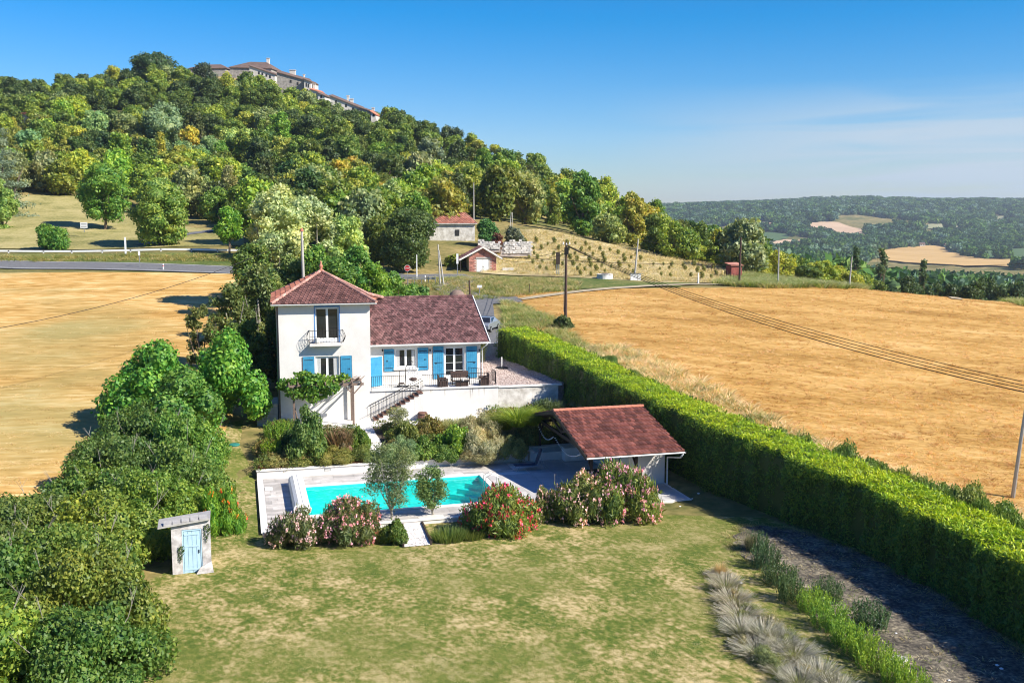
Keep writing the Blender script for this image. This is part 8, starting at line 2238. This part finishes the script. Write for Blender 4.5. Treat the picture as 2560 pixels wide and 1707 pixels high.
# arch thing and car behind the long roof
p = UD(1050, 691, 109); r = thing('bread_oven', p, 'rounded brown oven dome peeping over the ridge of the long roof', 'oven')
mb = MB(); prof = [(.0, 1.25), (.35, 1.2), (.7, .95), (.92, .55), (1.0, .0), (1.0, -3.5)]
mb.lathe(p + Vector((0, 0, -3.5)), [(1.0, 0), (1.0, 3.5), (.92, 4.0), (.7, 4.4), (.35, 4.65), (.01, 4.7)], 16); mb.build('dome', MT['concrete'] if False else MT['wood_grey'], r, smooth=True)
mb = MB(); mb.obox(lambda x, y, z: p + Vector((x, y, z)), -.95, .2, -1.02, -.9, .1, .3); mb.build('shelf', MT['white'], r)
def car(p, ang, label):
    c, s = math.cos(ang), math.sin(ang)
    f = lambda a, b, z: p + Vector((a * c - b * s, a * s + b * c, z))
    r = thing('parked_car', p, label, 'car')
    side = [(-2.1, .35), (-2.15, .75), (-1.9, .95), (-1.2, 1.0), (-.75, 1.42), (.55, 1.46), (1.25, 1.02), (1.95, .88), (2.12, .6), (2.08, .32)]
    mb = MB(); n = len(side); w = lambda z: .86 if z < 1.05 else .68
    vs = [f(a, -w(z), z) for a, z in side] + [f(a, w(z), z) for a, z in side]
    mb.add(vs, [tuple(range(n)), tuple(range(2 * n - 1, n - 1, -1))] + [(i, i + n, (i + 1) % n + n, (i + 1) % n) for i in range(n)]); mb.build('body', MT['car_paint'], r, bevel=.05)
    for sgn in (-1, 1):
        mb = MB(); mb.add([f(-1.1, sgn * .865, 1.0), f(-.7, sgn * .70, 1.38), f(.5, sgn * .70, 1.41), f(1.1, sgn * .865, 1.0)], [(0, 1, 2, 3)]); mb.build('side_window', MT['glass'], r)
    mb = MB(); mb.add([f(1.24, -.74, 1.04), f(1.24, .74, 1.04), f(.6, .62, 1.47), f(.6, -.62, 1.47)], [(0, 1, 2, 3)]); mb.build('windscreen', MT['glass'], r)
    mb = MB(); mb.add([f(-1.24, -.74, 1.0), f(-1.24, .74, 1.0), f(-.8, .62, 1.43), f(-.8, -.62, 1.43)], [(0, 1, 2, 3)]); mb.build('rear_window', MT['glass'], r)
    for a in (-1.35, 1.3):
        for b in (-.82, .82):
            mb = MB(); sg = 1 if b > 0 else -1; mb.tube([f(a, b - .1 * sg, .32), f(a, b + .08 * sg, .32)], .32, 14); w_ = mb.build('wheel', MT['rubber'], r); mb = MB(); mb.tube([f(a, b + .081 * sg, .32), f(a, b + .10 * sg, .32)], .19, 10); mb.build('rim', MT['grey_metal'], w_)
    for b in (-.6, .6): mb = MB(); mb.obox(f, 2.0, 2.1, b - .16, b + .16, .62, .78); mb.build('headlight', MT['white'], r)
p = UD(1117, 742, 102); p.z = h(p.x, p.y) + .17
car(p, math.radians(75), 'grey car parked on the driveway, half hidden by the end of the long roof')
# low wall and dark shrub right behind the house
p = HL(16.2, 14.5, FL)
ww = thing('yard_wall', p, 'low pale wall closing the back of the gravel yard', 'wall')
mb = MB(); mb.obox(HL, 15.5, 19.6, 16.6, 16.85, FL - .2, FL + 1.1); mb.build('wall', MT['render_old'], ww)
mb = MB(); mb.obox(HL, 15.45, 19.65, 16.55, 16.9, FL + 1.101, FL + 1.16); mb.build('coping', MT['white_stone'], ww)
shrub_w('hibiscus', 'feather', HL(17.0, 13.5, FL), 1.0, 2.9, (.10, .12, .045), 'thin dark shrub between the gable of the house and the hedge', 'shrub', col2=(.10, .13, .06))
shrub_w('hibiscus', 'dense', HL(16.6, 15.2, FL), 1.0, 2.4, (.06, .10, .03), 'dark shrub behind the thin one at the gable', 'shrub')

# ------------------------------------------------------------------ far farms
def farm(nm, u, v, w, hh, D, label, roof_m, wall_m, depth=12):
    """a far gabled building: foot seen at (u, v), w wide and hh high in display pixels"""
    g = UD(u, v, D); g.z = max(min(g.z, h(g.x, g.y) + 2), h(g.x, g.y)); W_ = w / FD * D; H_ = hh / FD * D
    r = thing(nm, g, label, 'building'); f = lambda a, b, z: g + Vector((a, b, z))
    mb = MB(); mb.obox(f, -W_ / 2, W_ / 2, 0, depth, -3, H_ * .55); mb.build('wall', wall_m, r)
    mb = MB(); a_ = W_ / 2 + .8; z0_, z1_ = H_ * .55, H_
    mb.add([f(-a_, -.8, z0_), f(a_, -.8, z0_), f(a_, depth + .8, z0_), f(-a_, depth + .8, z0_), f(-a_, depth / 2, z1_), f(a_, depth / 2, z1_)], [(0, 1, 5, 4), (2, 3, 4, 5), (1, 2, 5), (3, 0, 4), (3, 2, 1, 0)]); mb.build('roof', roof_m, r)
    n = max(2, int(W_ / 7))
    for k in range(n):
        x = -W_ / 2 + W_ * (k + .5) / n; mb = MB(); mb.obox(f, x - .9, x + .9, -.15, .1, H_ * .12, H_ * .38); mb.build('window', MT['far_window'], r)
MT['slate'] = mat('grey_slate', (.17, .18, .20), .15, 1)
farm('farm_barn', 1829, 549, 58, 14, 1450, 'long grey-roofed farm barn among the valley fields', MT['slate'], MT['wall_far'], 18)
farm('farmhouse', 1850, 555, 26, 14, 1380, 'white farmhouse in front of the long grey-roofed barn', MT['tile_old'], MT['wall_far'])
farm('hill_church', 1749, 515, 16, 12, 1700, 'pale ruined-looking stone building at the edge of the near wood', MT['wall_far'], MT['wall_grey'])
for i, (u, v, w, hh) in enumerate(((2230, 512, 12, 7), (2262, 512, 14, 7), (2292, 511, 12, 7), (2120, 541, 12, 8), (2330, 484, 12, 9), (2205, 519, 10, 6), (2180, 545, 12, 8))):
    farm('far_house', u, v, w, hh, 2300 if v < 530 else 1900, f'tiny pale house on the far hillside, {["leftmost of the hamlet row", "middle of the hamlet row", "right end of the hamlet row", "alone below the pale meadow", "highest one near the right edge", "just below the hamlet row", "among trees above the golden field"][i]}', MT['tile_old'], MT['wall_far'], 10)
